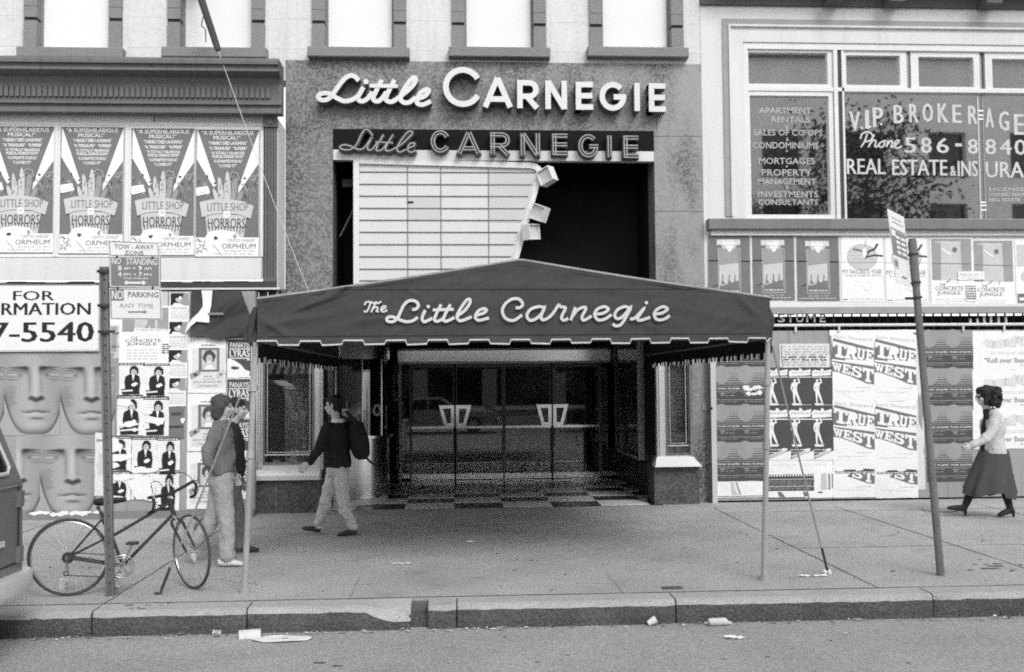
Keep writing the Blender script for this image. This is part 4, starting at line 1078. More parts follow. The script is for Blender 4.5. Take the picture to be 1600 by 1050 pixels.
for st in ([(580, 210), (618, 204), (640, 166), (612, 130), (552, 125), (502, 165), (465, 240), (435, 298), (392, 326), (342, 318), (345, 286), (392, 280), (450, 303), (520, 325), (582, 318), (634, 284)],
           [(706, 215), (676, 285), (692, 326), (738, 312), (772, 290)], [(857, 160), (796, 290), (812, 322), (860, 308), (890, 285)], [(947, 160), (882, 290), (902, 322), (958, 300), (986, 284)], [(778, 213), (978, 207)],
           [(1000, 280), (1080, 222), (1132, 150), (1132, 112), (1102, 120), (1050, 190), (1010, 270), (1032, 316), (1092, 304), (1150, 278)], [(1185, 265), (1260, 246), (1292, 215), (1266, 200), (1212, 225), (1184, 280), (1212, 312), (1262, 304), (1316, 290)]):
    cstroke(st, *A, 4.6)
for st in ([(90, 185), (130, 184), (156, 150), (122, 106), (60, 105), (0, 145), (-32, 205), (-18, 262), (20, 295), (80, 300), (150, 252)], [(355, 182), (300, 175), (230, 200), (194, 255), (220, 300), (272, 290), (330, 240), (357, 186), (326, 260), (336, 296), (382, 285), (432, 240), (492, 150)],
           [(492, 150), (502, 175), (550, 186), (526, 240), (514, 282), (536, 301), (576, 284)], [(642, 180), (598, 302)], [(612, 268), (662, 205), (720, 180), (738, 196), (702, 270), (722, 300), (792, 262)], [(830, 245), (902, 234), (946, 200), (912, 175), (850, 195), (818, 245), (850, 296), (912, 290), (976, 248)],
           [(1140, 185), (1090, 175), (1030, 205), (1004, 255), (1030, 286), (1080, 265), (1152, 182), (1110, 270), (1060, 342), (1012, 352), (986, 334)], [(1146, 290), (1192, 278), (1276, 190), (1216, 280), (1240, 301), (1332, 274)], [(1380, 245), (1450, 230), (1492, 196), (1452, 175), (1390, 205), (1368, 255), (1400, 296), (1462, 290), (1512, 258)]):
    cstroke(st, *B, 4.6)
for (x, y, (ox, oy, sc)) in ((733, 178, A), (1304, 136, B)):
    px = ox + x / sc; q = P(px, oy + y / sc, cy(px) - .031); cs.disc(q.x, q.y, q.z, .016, PIPING, 12)
part('canopy_lettering', cs, ca)

# guy lines
def guy(top, bot, label, loose=False):
    g = MB(); n = 12; pts = [top + (bot - top) * (i / n) + Vector((0, 0, -.03 * sin(pi * i / n))) for i in range(n + 1)]
    g.tube(pts, .009, CABLE, 6); d = (top - bot).normalized()
    g.tube([bot + d * .05, bot + d * .26], .013, IRON_D, 8); g.tube([bot + Vector((-.04, 0, .012)), bot + Vector((.01, 0, .012)), bot + d * .06], .012, IRON_D, 8)
    single('guy_cable', g, label, 'cable', 'cables bracing the canopy posts')
guy(P(378, 612, 8.8), G(249, 929), 'long bracing cable slanting from the left canopy post past the bicycle to a ground hook')
guy(P(1207, 540, 9.12), G(1294, 897), 'bracing cable slanting from the right canopy post down to the pavement')
# ================================================================== POSTERS (each sheet a thing of its own)
class Sheet:
    """flat paper sheet; u runs right, v runs down, both 0..1"""
    def __init__(s, px0, py0, px1, py1, Y, base=None, th=.003, jitter=True):
        s.x0, s.x1, s.z0, s.z1 = R(px0, py0, px1, py1, Y); s.Y = Y; s.k = 0; s.mb = MB()
        s.slope = 0
        base = base or PAPER
        if jitter:                             # slightly uneven paper edge
            n = 9; e = lambda: random.uniform(-.004, .004)
            o = [(s.x0 + (s.x1 - s.x0) * i / n, s.z0 + e()) for i in range(n)] + [(s.x1 + e(), s.z0 + (s.z1 - s.z0) * i / n) for i in range(n)] + [(s.x1 - (s.x1 - s.x0) * i / n, s.z1 + e()) for i in range(n)] + [(s.x0 + e(), s.z1 - (s.z1 - s.z0) * i / n) for i in range(n)]
        else: o = [(s.x0, s.z0), (s.x1, s.z0), (s.x1, s.z1), (s.x0, s.z1)]
        s.mb.prism(o, Y - th, Y, base, back=False); s.Y = Y - th
    def X(s, u): return s.x0 + (s.x1 - s.x0) * u
    def Z(s, v): return s.z1 - (s.z1 - s.z0) * v
    def lay(s): s.k += 1; return s.Y - .0001 * s.k - .0005
    def rect(s, u0, v0, u1, v1, m): y = s.lay(); s.mb.poly([(s.X(u0), y, s.Z(v1)), (s.X(u1), y, s.Z(v1)), (s.X(u1), y, s.Z(v0)), (s.X(u0), y, s.Z(v0))], m)
    def poly(s, pts, m):
        y = s.lay(); q = [(s.X(u), y, s.Z(v)) for u, v in pts]
        ar = sum(q[i][0] * q[(i + 1) % len(q)][2] - q[(i + 1) % len(q)][0] * q[i][2] for i in range(len(q)))
        s.mb.poly(q if ar > 0 else q[::-1], m)
    def blob(s, u, v, ru, rv, m, n=14, j=0.0, rot=0):
        pts = []
        for k in range(n):
            a = 2 * pi * k / n; r = 1 + random.uniform(-j, j); x, y = ru * r * cos(a), rv * r * sin(a); pts.append((u + x * cos(rot) - y * sin(rot), v + x * sin(rot) + y * cos(rot)))
        s.poly(pts, m)
    def text(s, t, u0, v0, u1, v1, m, bold=.02, shear=0, fn=None): s.mb.text(t, s.X(u0), s.X(u1), s.Z(v1), s.Z(v0), s.lay(), m, bold, shear, fn=fn)
    def line(s, pts, w, m):
        y = s.lay(); s.mb.ribbon([(s.X(u), s.Z(v)) for u, v in pts], w, y, y + .00008, m, .00004)
    def box(s, u0, v0, u1, v1, w, m): s.line([(u0, v0), (u1, v0)], w, m); s.line([(u1, v0), (u1, v1)], w, m); s.line([(u1, v1), (u0, v1)], w, m); s.line([(u0, v1), (u0, v0)], w, m)
    def words(s, u0, v0, u1, v1, m, seed=0, gap=.3):
        """illegible small print: dashes of word length"""
        r = random.Random(seed); u = u0
        while u < u1 - .02:
            w = min(r.uniform(.05, .14), u1 - u); s.rect(u, v0 + (v1 - v0) * r.uniform(0, .15), u + w, v1, m); u += w + r.uniform(.015, .035)
    def done(s, label, cat='poster', group=None): return single('poster', s.mb, label, cat, group, off=Vector(((s.x0 + s.x1) / 2, s.Y, s.z0)))
ORD = ['first', 'second', 'third', 'fourth', 'fifth', 'sixth']

# ---- four big musical posters on the left shopfront
def musical(px0, py0, px1, py1, label, Y):
    s = Sheet(px0, py0, px1, py1, Y, INK_M, jitter=False)
    s.text('“A SUPERHILARIOUS', .09, .012, .90, .045, PAPER, .03); s.text('MUSICAL!”', .28, .052, .70, .082, PAPER, .03)
    for t, u0, u1, v0, v1 in (('“I NEARLY DIED LAUGHING”', .20, .80, .095, .122), ('“A TREASURE”  “SUPERB”', .21, .80, .137, .162), ('“A TOTALLY HILARIOUS', .24, .76, .175, .198), ('MUSICAL HORROR SHOW”', .26, .75, .202, .226), ('“A DYNAMITE MUSICAL”', .28, .73, .238, .262), ('“I LOVED IT!”', .36, .64, .274, .298)):
        s.text(t, u0, v0, u1, v1, PAPER, .02)
    s.poly([(.03, .0), (.02, .235), (.285, .455), (.325, .435)], PAPER); s.poly([(.985, .01), (.99, .26), (.66, .505), (.67, .455)], PAPER)
    r = random.Random(5)
    for k in range(60):                        # curling tendrils and leaves round the pot
        a, b = r.uniform(.02, .98), r.uniform(.36, .57); q = r.uniform(.012, .03)
        if r.random() < .5: s.line([(a + q * 1.3 * cos(t), b + q * .8 * sin(t)) for t in [i * .9 for i in range(6)]], .006, r.choice((INK_L, INK_G)))
        else: s.blob(a, b, q, q * .35, r.choice((INK_G, INK_D, INK_D)), 8, .2, r.uniform(0, 3))
    for (u, v, ru, rv, ro) in ((.40, .50, .04, .13, -.25), (.50, .47, .05, .14, .05), (.60, .49, .04, .12, .3), (.33, .53, .03, .08, -.7), (.68, .54, .03, .08, .8)): s.blob(u, v, ru, rv, INK_L if ro < .3 else INK_G, 14, .08, ro)
    for k in range(24): s.blob(r.uniform(.36, .64), r.uniform(.38, .58), .012, .006, r.choice((INK_D, INK_G)), 6, .2, r.uniform(0, 3))
    s.line([(.52, .37), (.58, .335), (.66, .35), (.68, .39), (.63, .41)], .02, INK_G)
    s.poly([(.0, .46), (.20, .445), (.235, .50), (.03, .525)], PAPER); s.line([(.05, .485), (.18, .47)], .006, INK_G); s.line([(.06, .505), (.19, .488)], .006, INK_G)
    s.poly([(.16, .655), (.80, .675), (.74, .90), (.20, .90)], INK_L)
    s.poly([(.07, .57), (.25, .55), (.5, .545), (.75, .565), (.91, .60), (.86, .70), (.66, .665), (.46, .655), (.26, .665), (.11, .69)], INK_L)
    s.line([(.11, .69), (.26, .667), (.46, .657), (.66, .667), (.86, .70)], .008, INK_D)
    s.text('LITTLE SHOP', .19, .577, .83, .64, INK_M, .03, fn=None); s.blob(.49, .665, .055, .028, PAPER); s.text('OF', .46, .653, .52, .677, INK_G, .02)
    s.text('HORRORS', .20, .695, .78, .775, INK_D, .035)
    for k in range(12): u = .22 + k * .047; s.rect(u, .76, u + .014, .79 + r.random() * .04, INK_D)
    s.rect(.0, .845, 1, .99, PAPER)
    s.poly([(.12, .99), (.14, .86), (.22, .80), (.40, .785), (.62, .80), (.70, .85), (.70, .99)], PAPER)
    s.blob(.32, .85, .035, .016, INK_D, 9, .3); s.blob(.62, .835, .03, .018, INK_G, 9, .3)
    for k in range(26): s.blob(r.uniform(.03, .19), r.uniform(.86, .965), .022, .007, r.choice((INK_G, INK_M, PAPER)), 7, .3, r.uniform(-1, 1))
    s.text('“CRITICS CHOICE”', .50, .856, .93, .879, INK_G, .01); s.text('ORPHEUM', .42, .892, .94, .932, INK_M, .03); s.words(.45, .942, .93, .953, INK_L, 3); s.words(.30, .966, .9, .974, INK_L, 5)
    s.line([(.28, .90), (.38, .955), (.42, .985)], .008, INK_G)
    s.box(.012, .004, .992, .992, .012, INK_L)
    s.done(label, 'poster', 'musical posters on the upper left board')
YU = YBD - .0185
musical(-18, 197, 86, 396, 'tall plant pot poster cut off by the left edge of the photo', YU)
musical(93, 198, 194, 397.5, 'tall plant pot poster standing alone between two white strips', YU)
musical(204, 200, 305, 400, 'tall plant pot poster directly above the tow away sign', YU)
musical(305, 202, 406, 402.5, 'tall plant pot poster at the right end, next to the iron pilaster', YU)
musical(-125, 196, -22, 395, 'tall plant pot poster beyond the left edge of the photo', YU)

# ---- FOR INFORMATION board
s = Sheet(-150, 445.5, 156, 549.5, YH - .03, SIGN_W, th=.02, jitter=False)
u = lambda px: (px + 150) / 306.0
s.text('FOR', u(20), .09, u(85), .235, INK_K, .085); s.text('INFORMATION', u(-72), .27, u(142.5), .455, INK_K, .095); s.text('697-5540', u(-72), .56, u(148), .86, INK_K, .105)
s.box(.004, .01, .997, .985, .008, INK_G)
s.done('large white board with bold black lettering and a telephone number', 'sign board')

# ---- stone-face posters: a generic carved face printed as a halftone
def stone_face(u, v):
    """a generic carved face, cropped tight: eyes at both edges, nose and mouth between, jaw at the foot"""
    E_ = math.exp
    c = .50 + .04 * cos(2.2 * pi * (u - .45))
    for ex, sg in ((.14, 1), (.90, -1)):
        x = (u - ex) * sg                      # positive towards the nose
        # brow: a dark wedge that thickens towards the nose, with a crisp upper edge
        inn = 1 / (1 + E_((x - .285) * 60)); out_ = 1 / (1 + E_(-(x + .13) * 40)); w_ = inn * out_
        top = .172 + 1.3 * min(0, x + .02) ** 2 - .03 * max(0, x) + .9 * max(0, x - .2) ** 2
        th = .018 + .20 * max(0, x + .02)
        d = (v - top) / th
        if d > -.5: c -= w_ * (.20 + 1.05 * max(0, min(.3, x + .06))) * (1 / (1 + E_(-d * 14))) * E_(-max(0, d) ** 2 / 1.1)
        # eyelids and ball
        fx = E_(-(x / .125) ** 6)
        up = .214 + 2.0 * x * x; lo = .296 - 1.3 * x * x
        c -= .30 * fx * E_(-((v - up) / .007) ** 2); c += .13 * fx * E_(-((v - up - .014) / .007) ** 2); c -= .26 * fx * E_(-((v - up - .026) / .007) ** 2)
        if up + .03 < v < lo: c += .07 * fx - .05 * E_(-((x + .01) / .04) ** 2)
        c -= .24 * fx * E_(-((v - lo) / .007) ** 2); c += .07 * fx * E_(-((v - lo - .014) / .007) ** 2); c -= .13 * E_(-(x / .13) ** 4) * E_(-((v - lo - .034) / .014) ** 2)
        c -= .16 * E_(-((x - .15) / .035) ** 2 - ((v - .27) / .03) ** 2)
    c += .10 * E_(-((u - .56) / .05) ** 2 - ((v - .34) / .17) ** 4); c -= .13 * E_(-((u - .45) / .035) ** 2 - ((v - .36) / .16) ** 4) + .07 * E_(-((u - .66) / .03) ** 2 - ((v - .40) / .14) ** 4)
    # nose: shadowed underside, wider than deep, pointed below
    hw = .175 - .0; k = abs(u - .575) / hw
    if k < 1:
        t0 = .535 + .010 * cos(k * 6.3); t1 = .567 + .036 * (1 - k) ** 1.3
        m = 1 / (1 + E_(-(v - t0) / .004)) / (1 + E_((v - t1) / .005)); c -= .40 * m * (1 - k ** 5)
        c += .05 * E_(-((v - .505) / .02) ** 2) * (1 - k)
    c -= .05 * E_(-((u - .575) / .035) ** 2 - ((v - .65) / .035) ** 2)
    # mouth
    x = (u - .565) / .215; fx = E_(-x ** 6)
    lip = .715 - .008 * cos(x * 5.2) + .006 * x * x
    c -= fx * (.34 * E_(-((v - lip) / .0075) ** 2)); ul = .688 + .014 * x * x + .008 * E_(-(x / .16) ** 2)
    c -= .15 * fx / (1 + E_(-(v - ul) / .004)) / (1 + E_((v - lip) / .004))
    c += .09 * fx * E_(-((v - .750) / .015) ** 2); c -= .30 * E_(-((u - .585) / .125) ** 4 - ((v - .797) / .014) ** 2)
    c += .06 * E_(-((u - .59) / .14) ** 2 - ((v - .87) / .04) ** 2); c -= .10 * E_(-(abs(x) - 1.1) ** 2 / .02 - ((v - .715) / .02) ** 2)
    # cheeks fall away, jaw line, plain ground in the corners
    c -= .14 * E_(-(u / .10) ** 2) * min(1, max(0, (v - .38) / .15)) + .12 * E_(-((1 - u) / .07) ** 2) * min(1, max(0, (v - .4) / .2))
    jaw = .985 - 3.6 * max(0, .52 - u) ** 3.2 - 5.5 * max(0, u - .64) ** 3.0
    e = v - jaw
    c -= .26 * E_(-(e / .05) ** 2) if e < 0 else 0
    if e > 0: k = min(1, e / .012); c = (c - .26) * (1 - k) + .52 * k
    return max(.025, min(.62, .95 * max(c, .02) ** 1.45))
def face_poster(px0, py0, px1, py1, Y, label, crop=(0, 1)):
    x0, x1, z0, z1 = R(px0, py0, px1, py1, Y); g = MB(); nu, nv = 60, 112; c0, c1 = crop; vs = []; cols = []
    for j in range(nv + 1):
        for i in range(nu + 1):
            u_ = c0 + (c1 - c0) * i / nu; v_ = j / nv
            cols.append(stone_face(u_, v_)); vs.append((x0 + (x1 - x0) * i / nu, Y - .002 * sin(u_ * 9 + v_ * 5) - .002, z1 - (z1 - z0) * v_))
    g.add(vs, [(j * (nu + 1) + i, (j + 1) * (nu + 1) + i, (j + 1) * (nu + 1) + i + 1, j * (nu + 1) + i + 1) for j in range(nv) for i in range(nu)], PRINT); g.cols = cols
    r = random.Random(int(px0)); k = len(g.v)
    for a, b in ((x0, x1),):
        for q in range(16):                    # tiny print down the left cheek
            z = z1 - (z1 - z0) * (.40 + q * .016); w_ = (x1 - x0) * r.uniform(.1, .2); xx = x0 + (x1 - x0) * .06
            if c0 < .1: g.poly([(xx, Y - .0055, z - .003), (xx + w_, Y - .0055, z - .003), (xx + w_, Y - .0055, z + .003), (xx, Y - .0055, z + .003)], INK_G)
    g.cols += [1.0] * (len(g.v) - len(g.cols))
    single('poster', g, label, 'poster', 'stone face posters')
YQ = YH - .004
face_poster(-78, 551, 7, 679, YQ, 'stone face poster half hidden behind the van, top row', (0, 1))
face_poster(7, 551, 94, 680, YQ - .003, 'stone face poster in the top row under the black lettered board')
face_poster(94, 552, 180, 681, YQ, 'stone face poster in the top row, crossed by the parking sign pole')
face_poster(24, 680, 65, 808, YQ, 'narrow strip of a stone face poster at the bottom beside the van', (.5, 1))
face_poster(63, 680, 151, 810, YQ - .003, 'stone face poster at the bottom, behind the rear wheel of the bicycle')
g = MB()
for k in range(16):
    x = P(random.uniform(40, 150), 812, YH - .07).x; z = random.uniform(.07, .10); q = random.uniform(.05, .18); y_ = YH - .064 - k * .0006
    g.poly([(x, y_, z), (x + q * .5, y_, z - random.uniform(.01, .03)), (x + q, y_, z), (x + q * .9, y_, z + .02), (x + q * .4, y_, z + random.uniform(.02, .035)), (x + q * .1, y_, z + .015)], PAPER)
part('torn_paper', g, ho)

# ---- mixed sheets right of the pole
s = Sheet(172, 456, 262, 560, YQ, INK_L); s.rect(.0, .05, .8, .5, PAPER); s.rect(.02, .52, .12, .9, INK_G); s.words(.05, .6, .3, .64, INK_M, 2); s.words(.03, .8, .25, .84, INK_M, 7)
s.done('aged paper sheets pasted behind the no parking sign', 'poster')
def jungle(px0, py0, px1, py1, Y, label, title_v=.52, extra=True):
    s = Sheet(px0, py0, px1, py1, Y, PAPER)
    s.rect(.06, .03, .94, .44, INK_G)
    r = random.Random(3)
    s.poly([(.32, .10), (.72, .10), (.74, .44), (.28, .44)], INK_L); s.blob(.62, .14, .05, .028, INK_M); s.poly([(.54, .17), (.70, .17), (.68, .32), (.72, .44), (.62, .44), (.58, .33), (.50, .44), (.44, .43), (.54, .30)], INK_G)
    s.line([(.30, .14), (.54, .20)], .02, PAPER); s.text('A NEW MUSICAL', .15, .05, .72, .075, PAPER, .0)
    if extra: s.poly([(.30, .375), (.98, .395), (.97, .455), (.29, .435)], PAPER); s.text('STARTS FRI. OCT. 15', .33, .395, .94, .425, INK_M, .01)
    s.text('THE', .22, title_v, .36, title_v + .035, INK_M, .03); s.text('CONCRETE', .12, title_v + .042, .80, title_v + .095, INK_D, .045); s.text('JUNGLE', .15, title_v + .102, .72, title_v + .165, INK_D, .05)
    s.rect(.80, title_v + .11, .98, title_v + .30, PAPER)
    for k in range(5): s.words(.82, title_v + .125 + k * .035, .98, title_v + .148 + k * .035, INK_D, k)
    for k in range(4): s.words(.15, title_v + .22 + k * .05, .74, title_v + .232 + k * .05, INK_L, k + 9)
    return s.done(label, 'poster', None)
jungle(186, 478, 268, 570, YQ - .004, 'city musical poster under the no parking sign, dated strip across it')
# portraits of a head against a dark ground
def head_card(px0, py0, px1, py1, Y, label):
    s = Sheet(px0, py0, px1, py1, Y, PAPER)
    s.rect(.05, .02, .98, .46, INK_G); s.poly([(.05, .02), (.72, .02), (.60, .30), (.30, .42), (.05, .45)], INK_K)
    s.blob(.46, .22, .17, .12, INK_L, 16, .06); s.blob(.52, .19, .10, .07, PAPER, 12); s.blob(.40, .13, .2, .06, INK_K, 12, .1, -.3); s.blob(.45, .23, .03, .012, INK_D); s.blob(.55, .27, .05, .009, INK_M); s.poly([(.12, .46), (.25, .36), (.55, .38), (.75, .46)], PAPER)
    for k in range(6): s.words(.06, .58 + k * .06, .94, .60 + k * .06, INK_L, k + int(py0))
    s.words(.08, .52, .9, .545, INK_G, 4); s.done(label, 'poster', 'head portrait cards in one column')
for k, (y0, y1, dx) in enumerate(((457, 500, 2), (502, 545, 0), (546, 589, -1), (590, 633, -3))):
    head_card(263 + dx, y0, 294 + dx, y1 + 2, YQ - .002 - .0015 * k, ['head portrait card at the top of its column', 'second head portrait card from the top of its column', 'third head portrait card from the top of its column', 'lowest head portrait card'][k])
# seated man in a dark suit
def suit_card(px0, py0, px1, py1, Y, label, torn=None):
    s = Sheet(px0, py0, px1, py1, Y, PAPER)
    s.rect(.0, .0, 1, .075, INK_K); s.words(.05, .025, .95, .05, PAPER, int(px0 + py0))
    for k in range(8): s.words(.02, .12 + k * .07, .98, .128 + k * .07, INK_L, k + int(px0))
    s.poly([(.26, .42), (.42, .36), (.50, .33), (.64, .35), (.80, .42), (.84, .62), (.82, .80), (.55, .86), (.25, .80), (.22, .60)], INK_K)
    s.poly([(.50, .34), (.62, .36), (.56, .58)], PAPER); s.blob(.57, .27, .10, .095, INK_L, 14, .03)
    s.poly([(.42, .34), (.42, .20), (.50, .10), (.64, .09), (.76, .17), (.77, .30), (.70, .36), (.69, .24), (.58, .19), (.49, .23), (.47, .30)], INK_K)
    s.blob(.53, .26, .025, .008, INK_K); s.blob(.62, .26, .025, .008, INK_K); s.blob(.575, .325, .04, .008, INK_G)
    s.poly([(.50, .66), (.66, .60), (.76, .66), (.60, .74), (.50, .72)], PAPER); s.poly([(.10, .82), (.80, .78), (.82, .98), (.14, .98)], INK_K); s.line([(.12, .88), (.55, .86)], .02, PAPER)
    if torn:
        for (a, b, ru, rv) in torn: s.blob(a, b, ru, rv, PAPER, 12, .35)
    s.done(label, 'poster', 'small posters of a seated man in a dark suit')
SU = 'small poster of a dark-suited seated man, '
suit_card(186, 567, 226, 617, YQ - .009, SU + 'upper left of the group'); suit_card(224, 568, 265, 619, YQ - .0105, SU + 'upper right of the group')
suit_card(183, 618, 224, 680, YQ - .009, SU + 'second row left, a white tear across him', ((.5, .72, .4, .06), (.3, .2, .3, .1), (.7, .86, .2, .04)))
suit_card(224, 620, 264, 681, YQ - .0105, SU + 'second row right, body torn to white', ((.5, .60, .45, .10), (.2, .4, .2, .05)))
suit_card(166, 682, 205, 735, YQ - .009, SU + 'third row beside the pole, mostly torn away', ((.3, .25, .3, .2), (.5, .6, .45, .12), (.2, .85, .3, .1)))
suit_card(206, 683, 245, 738, YQ - .0105, SU + 'third row middle, paper torn below his hands', ((.4, .93, .5, .09),))
suit_card(245, 684, 281, 742, YQ - .012, SU + 'third row right, above the handlebar')
suit_card(166, 737, 204, 782, YQ - .0115, SU + 'lowest row at left behind the saddle', ((.7, .2, .4, .14), (.3, .9, .4, .08)))
suit_card(205, 737, 243, 780, YQ - .010, SU + 'lowest row middle, bleached nearly white', ((.45, .35, .5, .3), (.5, .75, .5, .3)))
suit_card(243, 735, 280, 800, YQ - .0132, SU + 'lowest row right, behind the handlebar')
s = Sheet(148, 676, 170, 775, YQ - .006, PAPER2); s.blob(.5, .5, .3, .2, INK_L, 14, .3); s.words(.1, .1, .9, .14, INK_M, 3); s.done('narrow aged paper strip beside the bottom stone face', 'poster')
s = Sheet(265, 634, 288, 685, YQ - .003, INK_M); s.rect(.1, .2, .8, .3, INK_D); s.words(.0, .6, .9, .68, INK_K, 3); s.blob(.9, .45, .15, .08, PAPER, 9, .3); s.done('dark patched sheet above the third row of suited men', 'poster')
# framed smiling portrait posters
def recital(px0, py0, px1, py1, Y, label):
    s = Sheet(px0, py0, px1, py1, Y, PAPER)
    s.rect(.10, .20, .98, .92, PAPER2); s.words(.35, .13, .75, .155, INK_M, 1)
    s.rect(.28, .19, .83, .62, INK_M); s.rect(.36, .23, .76, .58, INK_L)
    s.blob(.56, .35, .17, .12, INK_D, 18, .1); s.blob(.56, .40, .085, .09, INK_L, 14); s.blob(.56, .45, .05, .016, PAPER); s.blob(.525, .385, .016, .01, INK_D); s.blob(.595, .385, .016, .01, INK_D); s.poly([(.42, .58), (.50, .50), (.62, .50), (.72, .58)], PAPER)
    s.poly([(.04, .66), (.28, .59), (.34, .66), (.08, .76)], INK_G); s.poly([(.72, .68), (.94, .58), (1.0, .66), (.80, .76)], INK_L); s.blob(.2, .67, .06, .03, INK_D, 8, .3); s.blob(.86, .67, .05, .025, INK_M, 8, .3)
    for k, (a, b) in enumerate(((.42, .62), (.40, .66), (.15, .85))): s.words(a, .69 + k * .05, b + .05, .71 + k * .05, INK_G, k)
    s.text('Carnegie Hall', .28, .855, .78, .89, INK_M, .01); s.done(label, 'poster', 'framed portrait recital posters')
recital(294, 527, 353, 614, YQ - .002, 'framed smiling portrait poster, topmost of its column')
recital(293, 615, 352, 705, YQ - .0035, 'framed smiling portrait poster in the middle, behind the man in the short jacket')
recital(292, 706, 351, 795, YQ - .005, 'framed smiling portrait poster at the bottom of its column')
def pianist(px0, py0, px1, py1, Y, label):
    s = Sheet(px0, py0, px1, py1, Y, PAPER)
    s.poly([(.02, .02), (.98, .02), (.98, .98), (.72, .78), (.55, .66), (.30, .56), (.02, .50)], INK_D)
    s.text('PANAYIS', .12, .10, .93, .235, PAPER, .03); s.line([(.10, .265), (.94, .265)], .012, PAPER); s.text('LYRAS', .10, .29, .93, .47, PAPER, .05); s.line([(.10, .505), (.94, .505)], .012, PAPER); s.rect(.82, .53, .92, .56, PAPER)
    s.poly([(.14, .76), (.22, .70), (.50, .73), (.48, .78), (.3, .80)], INK_D); s.blob(.82, .88, .12, .08, PAPER, 9, .3); s.done(label, 'poster', 'black headed recital posters by the display window')
for k, (y0, y1) in enumerate(((529, 590), (591, 653), (654, 716), (717, 780))):
    pianist(355 - k * .8, y0, 393 - k, y1, YQ - .002 - k * .0015, ['black headed recital poster at the top of its column', 'second black headed recital poster from the top of its column', 'third black headed recital poster from the top of its column', 'lowest black headed recital poster of its column'][k])
# torn white remnant on the dark panel
s = MB(); pts = [(318, 455), (335, 455), (333, 478), (330, 492), (330, 505), (310, 503), (300, 512), (292, 522), (296, 508), (305, 497), (313, 490), (320, 480), (320, 470)]
s.prism([(P(a, b, YH).x, P(a, b, YH).z) for a, b in pts], YH - .115, YH - .11, PAPER); single('torn_paper', s, 'torn white paper remnant hanging on the dark panel', 'torn paper')

# ---- upper right band: three dark posters, two pale ones, two city ones and a cut-off one
YRB = YF - .022
def tower(px0, py0, px1, py1, label):
    s = Sheet(px0, py0, px1, py1, YRB, INK_M)
    s.rect(.21, .07, .77, .15, PAPER); s.text('OPENS OCT', .33, .08, .66, .105, INK_G, .0)
    for k in range(5): s.line([(.23 + k * .025, .07), (.23 + k * .025, .15)], .005, INK_G); s.line([(.65 + k * .025, .07), (.65 + k * .025, .15)], .005, INK_G)
    s.poly([(.30, .155), (.70, .155), (.60, .24), (.52, .27), (.46, .27), (.40, .24)], INK_L); s.poly([(.24, .21), (.74, .21), (.74, .80), (.24, .80)], INK_G)
    s.poly([(.26, .45), (.72, .42), (.72, .70), (.45, .77), (.26, .74)], INK_L); s.poly([(.26, .80), (.26, .77), (.72, .68), (.72, .80)], INK_M); s.poly([(.40, .155), (.62, .155), (.54, .25), (.49, .25)], PAPER)
    for a in (.30, .46, .60): s.poly([(a, .74), (a + .03, .58), (a + .05, .60), (a + .04, .68), (a + .10, .73)], INK_M)
    s.box(.235, .20, .765, .88, .008, INK_L); s.words(.28, .825, .72, .85, INK_L, 3); s.words(.24, .905, .76, .935, INK_G, 5); s.words(.05, .95, .93, .965, INK_L, 8)
    s.line([(0, .385), (.24, .385)], .016, INK_K); s.line([(.77, .392), (1, .395)], .016, INK_K); s.line([(.1, .77), (.22, .74)], .01, INK_K)
    s.done(label, 'poster', 'dark tall posters under the office window sill')
tower(1107, 367, 1172, 472, 'dark tall poster at the left end, its foot hidden by the canopy edge')
tower(1176, 368, 1241, 469.5, 'dark tall poster in the middle of the three under the window sill')
tower(1245, 369.5, 1311, 470.5, 'dark tall poster beside the pale acrobat poster')
def acrobat(px0, py0, px1, py1, label):
    s = Sheet(px0, py0, px1, py1, YRB, PAPER)
    s.blob(.50, .31, .36, .20, INK_L, 24); s.line([(.50 + .36 * cos(t), .31 + .2 * sin(t)) for t in [i * 2 * pi / 24 for i in range(25)]], .008, INK_G)
    for k in range(4): s.line([(.2, .22 + k * .06), (.8, .22 + k * .06)], .005, INK_G)
    s.line([(.55, .33), (.66, .22), (.80, .18), (.88, .10)], .035, INK_D); s.line([(.58, .31), (.78, .28), (1.0, .29)], .03, INK_D); s.line([(.55, .22), (.42, .20), (.28, .18)], .03, INK_M); s.blob(.56, .24, .06, .03, INK_M); s.line([(.56, .14), (.60, .05)], .012, INK_G); s.poly([(.5, .2), (.58, .16), (.62, .26), (.54, .34)], PAPER)
    s.text('MY FAVORITE YEAR', .02, .50, .96, .575, INK_M, .0, fn=None); s.words(.08, .59, .94, .605, INK_G, 3); s.line([(0, .385), (1, .388)], .006, INK_G)
    for k in range(8): s.line([(.5 + .2 * cos(k), .76 + .08 * sin(k * 2)), (.5 + .22 * cos(k + .7), .76 + .09 * sin(k * 2 + 1))], .004, INK_L)
    s.words(.02, .955, .15, .975, INK_G, 2); s.words(.2, .955, .98, .968, INK_L, 6)
    s.done(label, 'poster', 'pale posters with a tumbling figure in a circle')
acrobat(1315, 371, 1380, 471, 'pale poster with a tumbling figure, just right of the dark posters'); acrobat(1384, 372, 1449, 472.5, 'pale poster with a tumbling figure, behind the leaning sign pole')
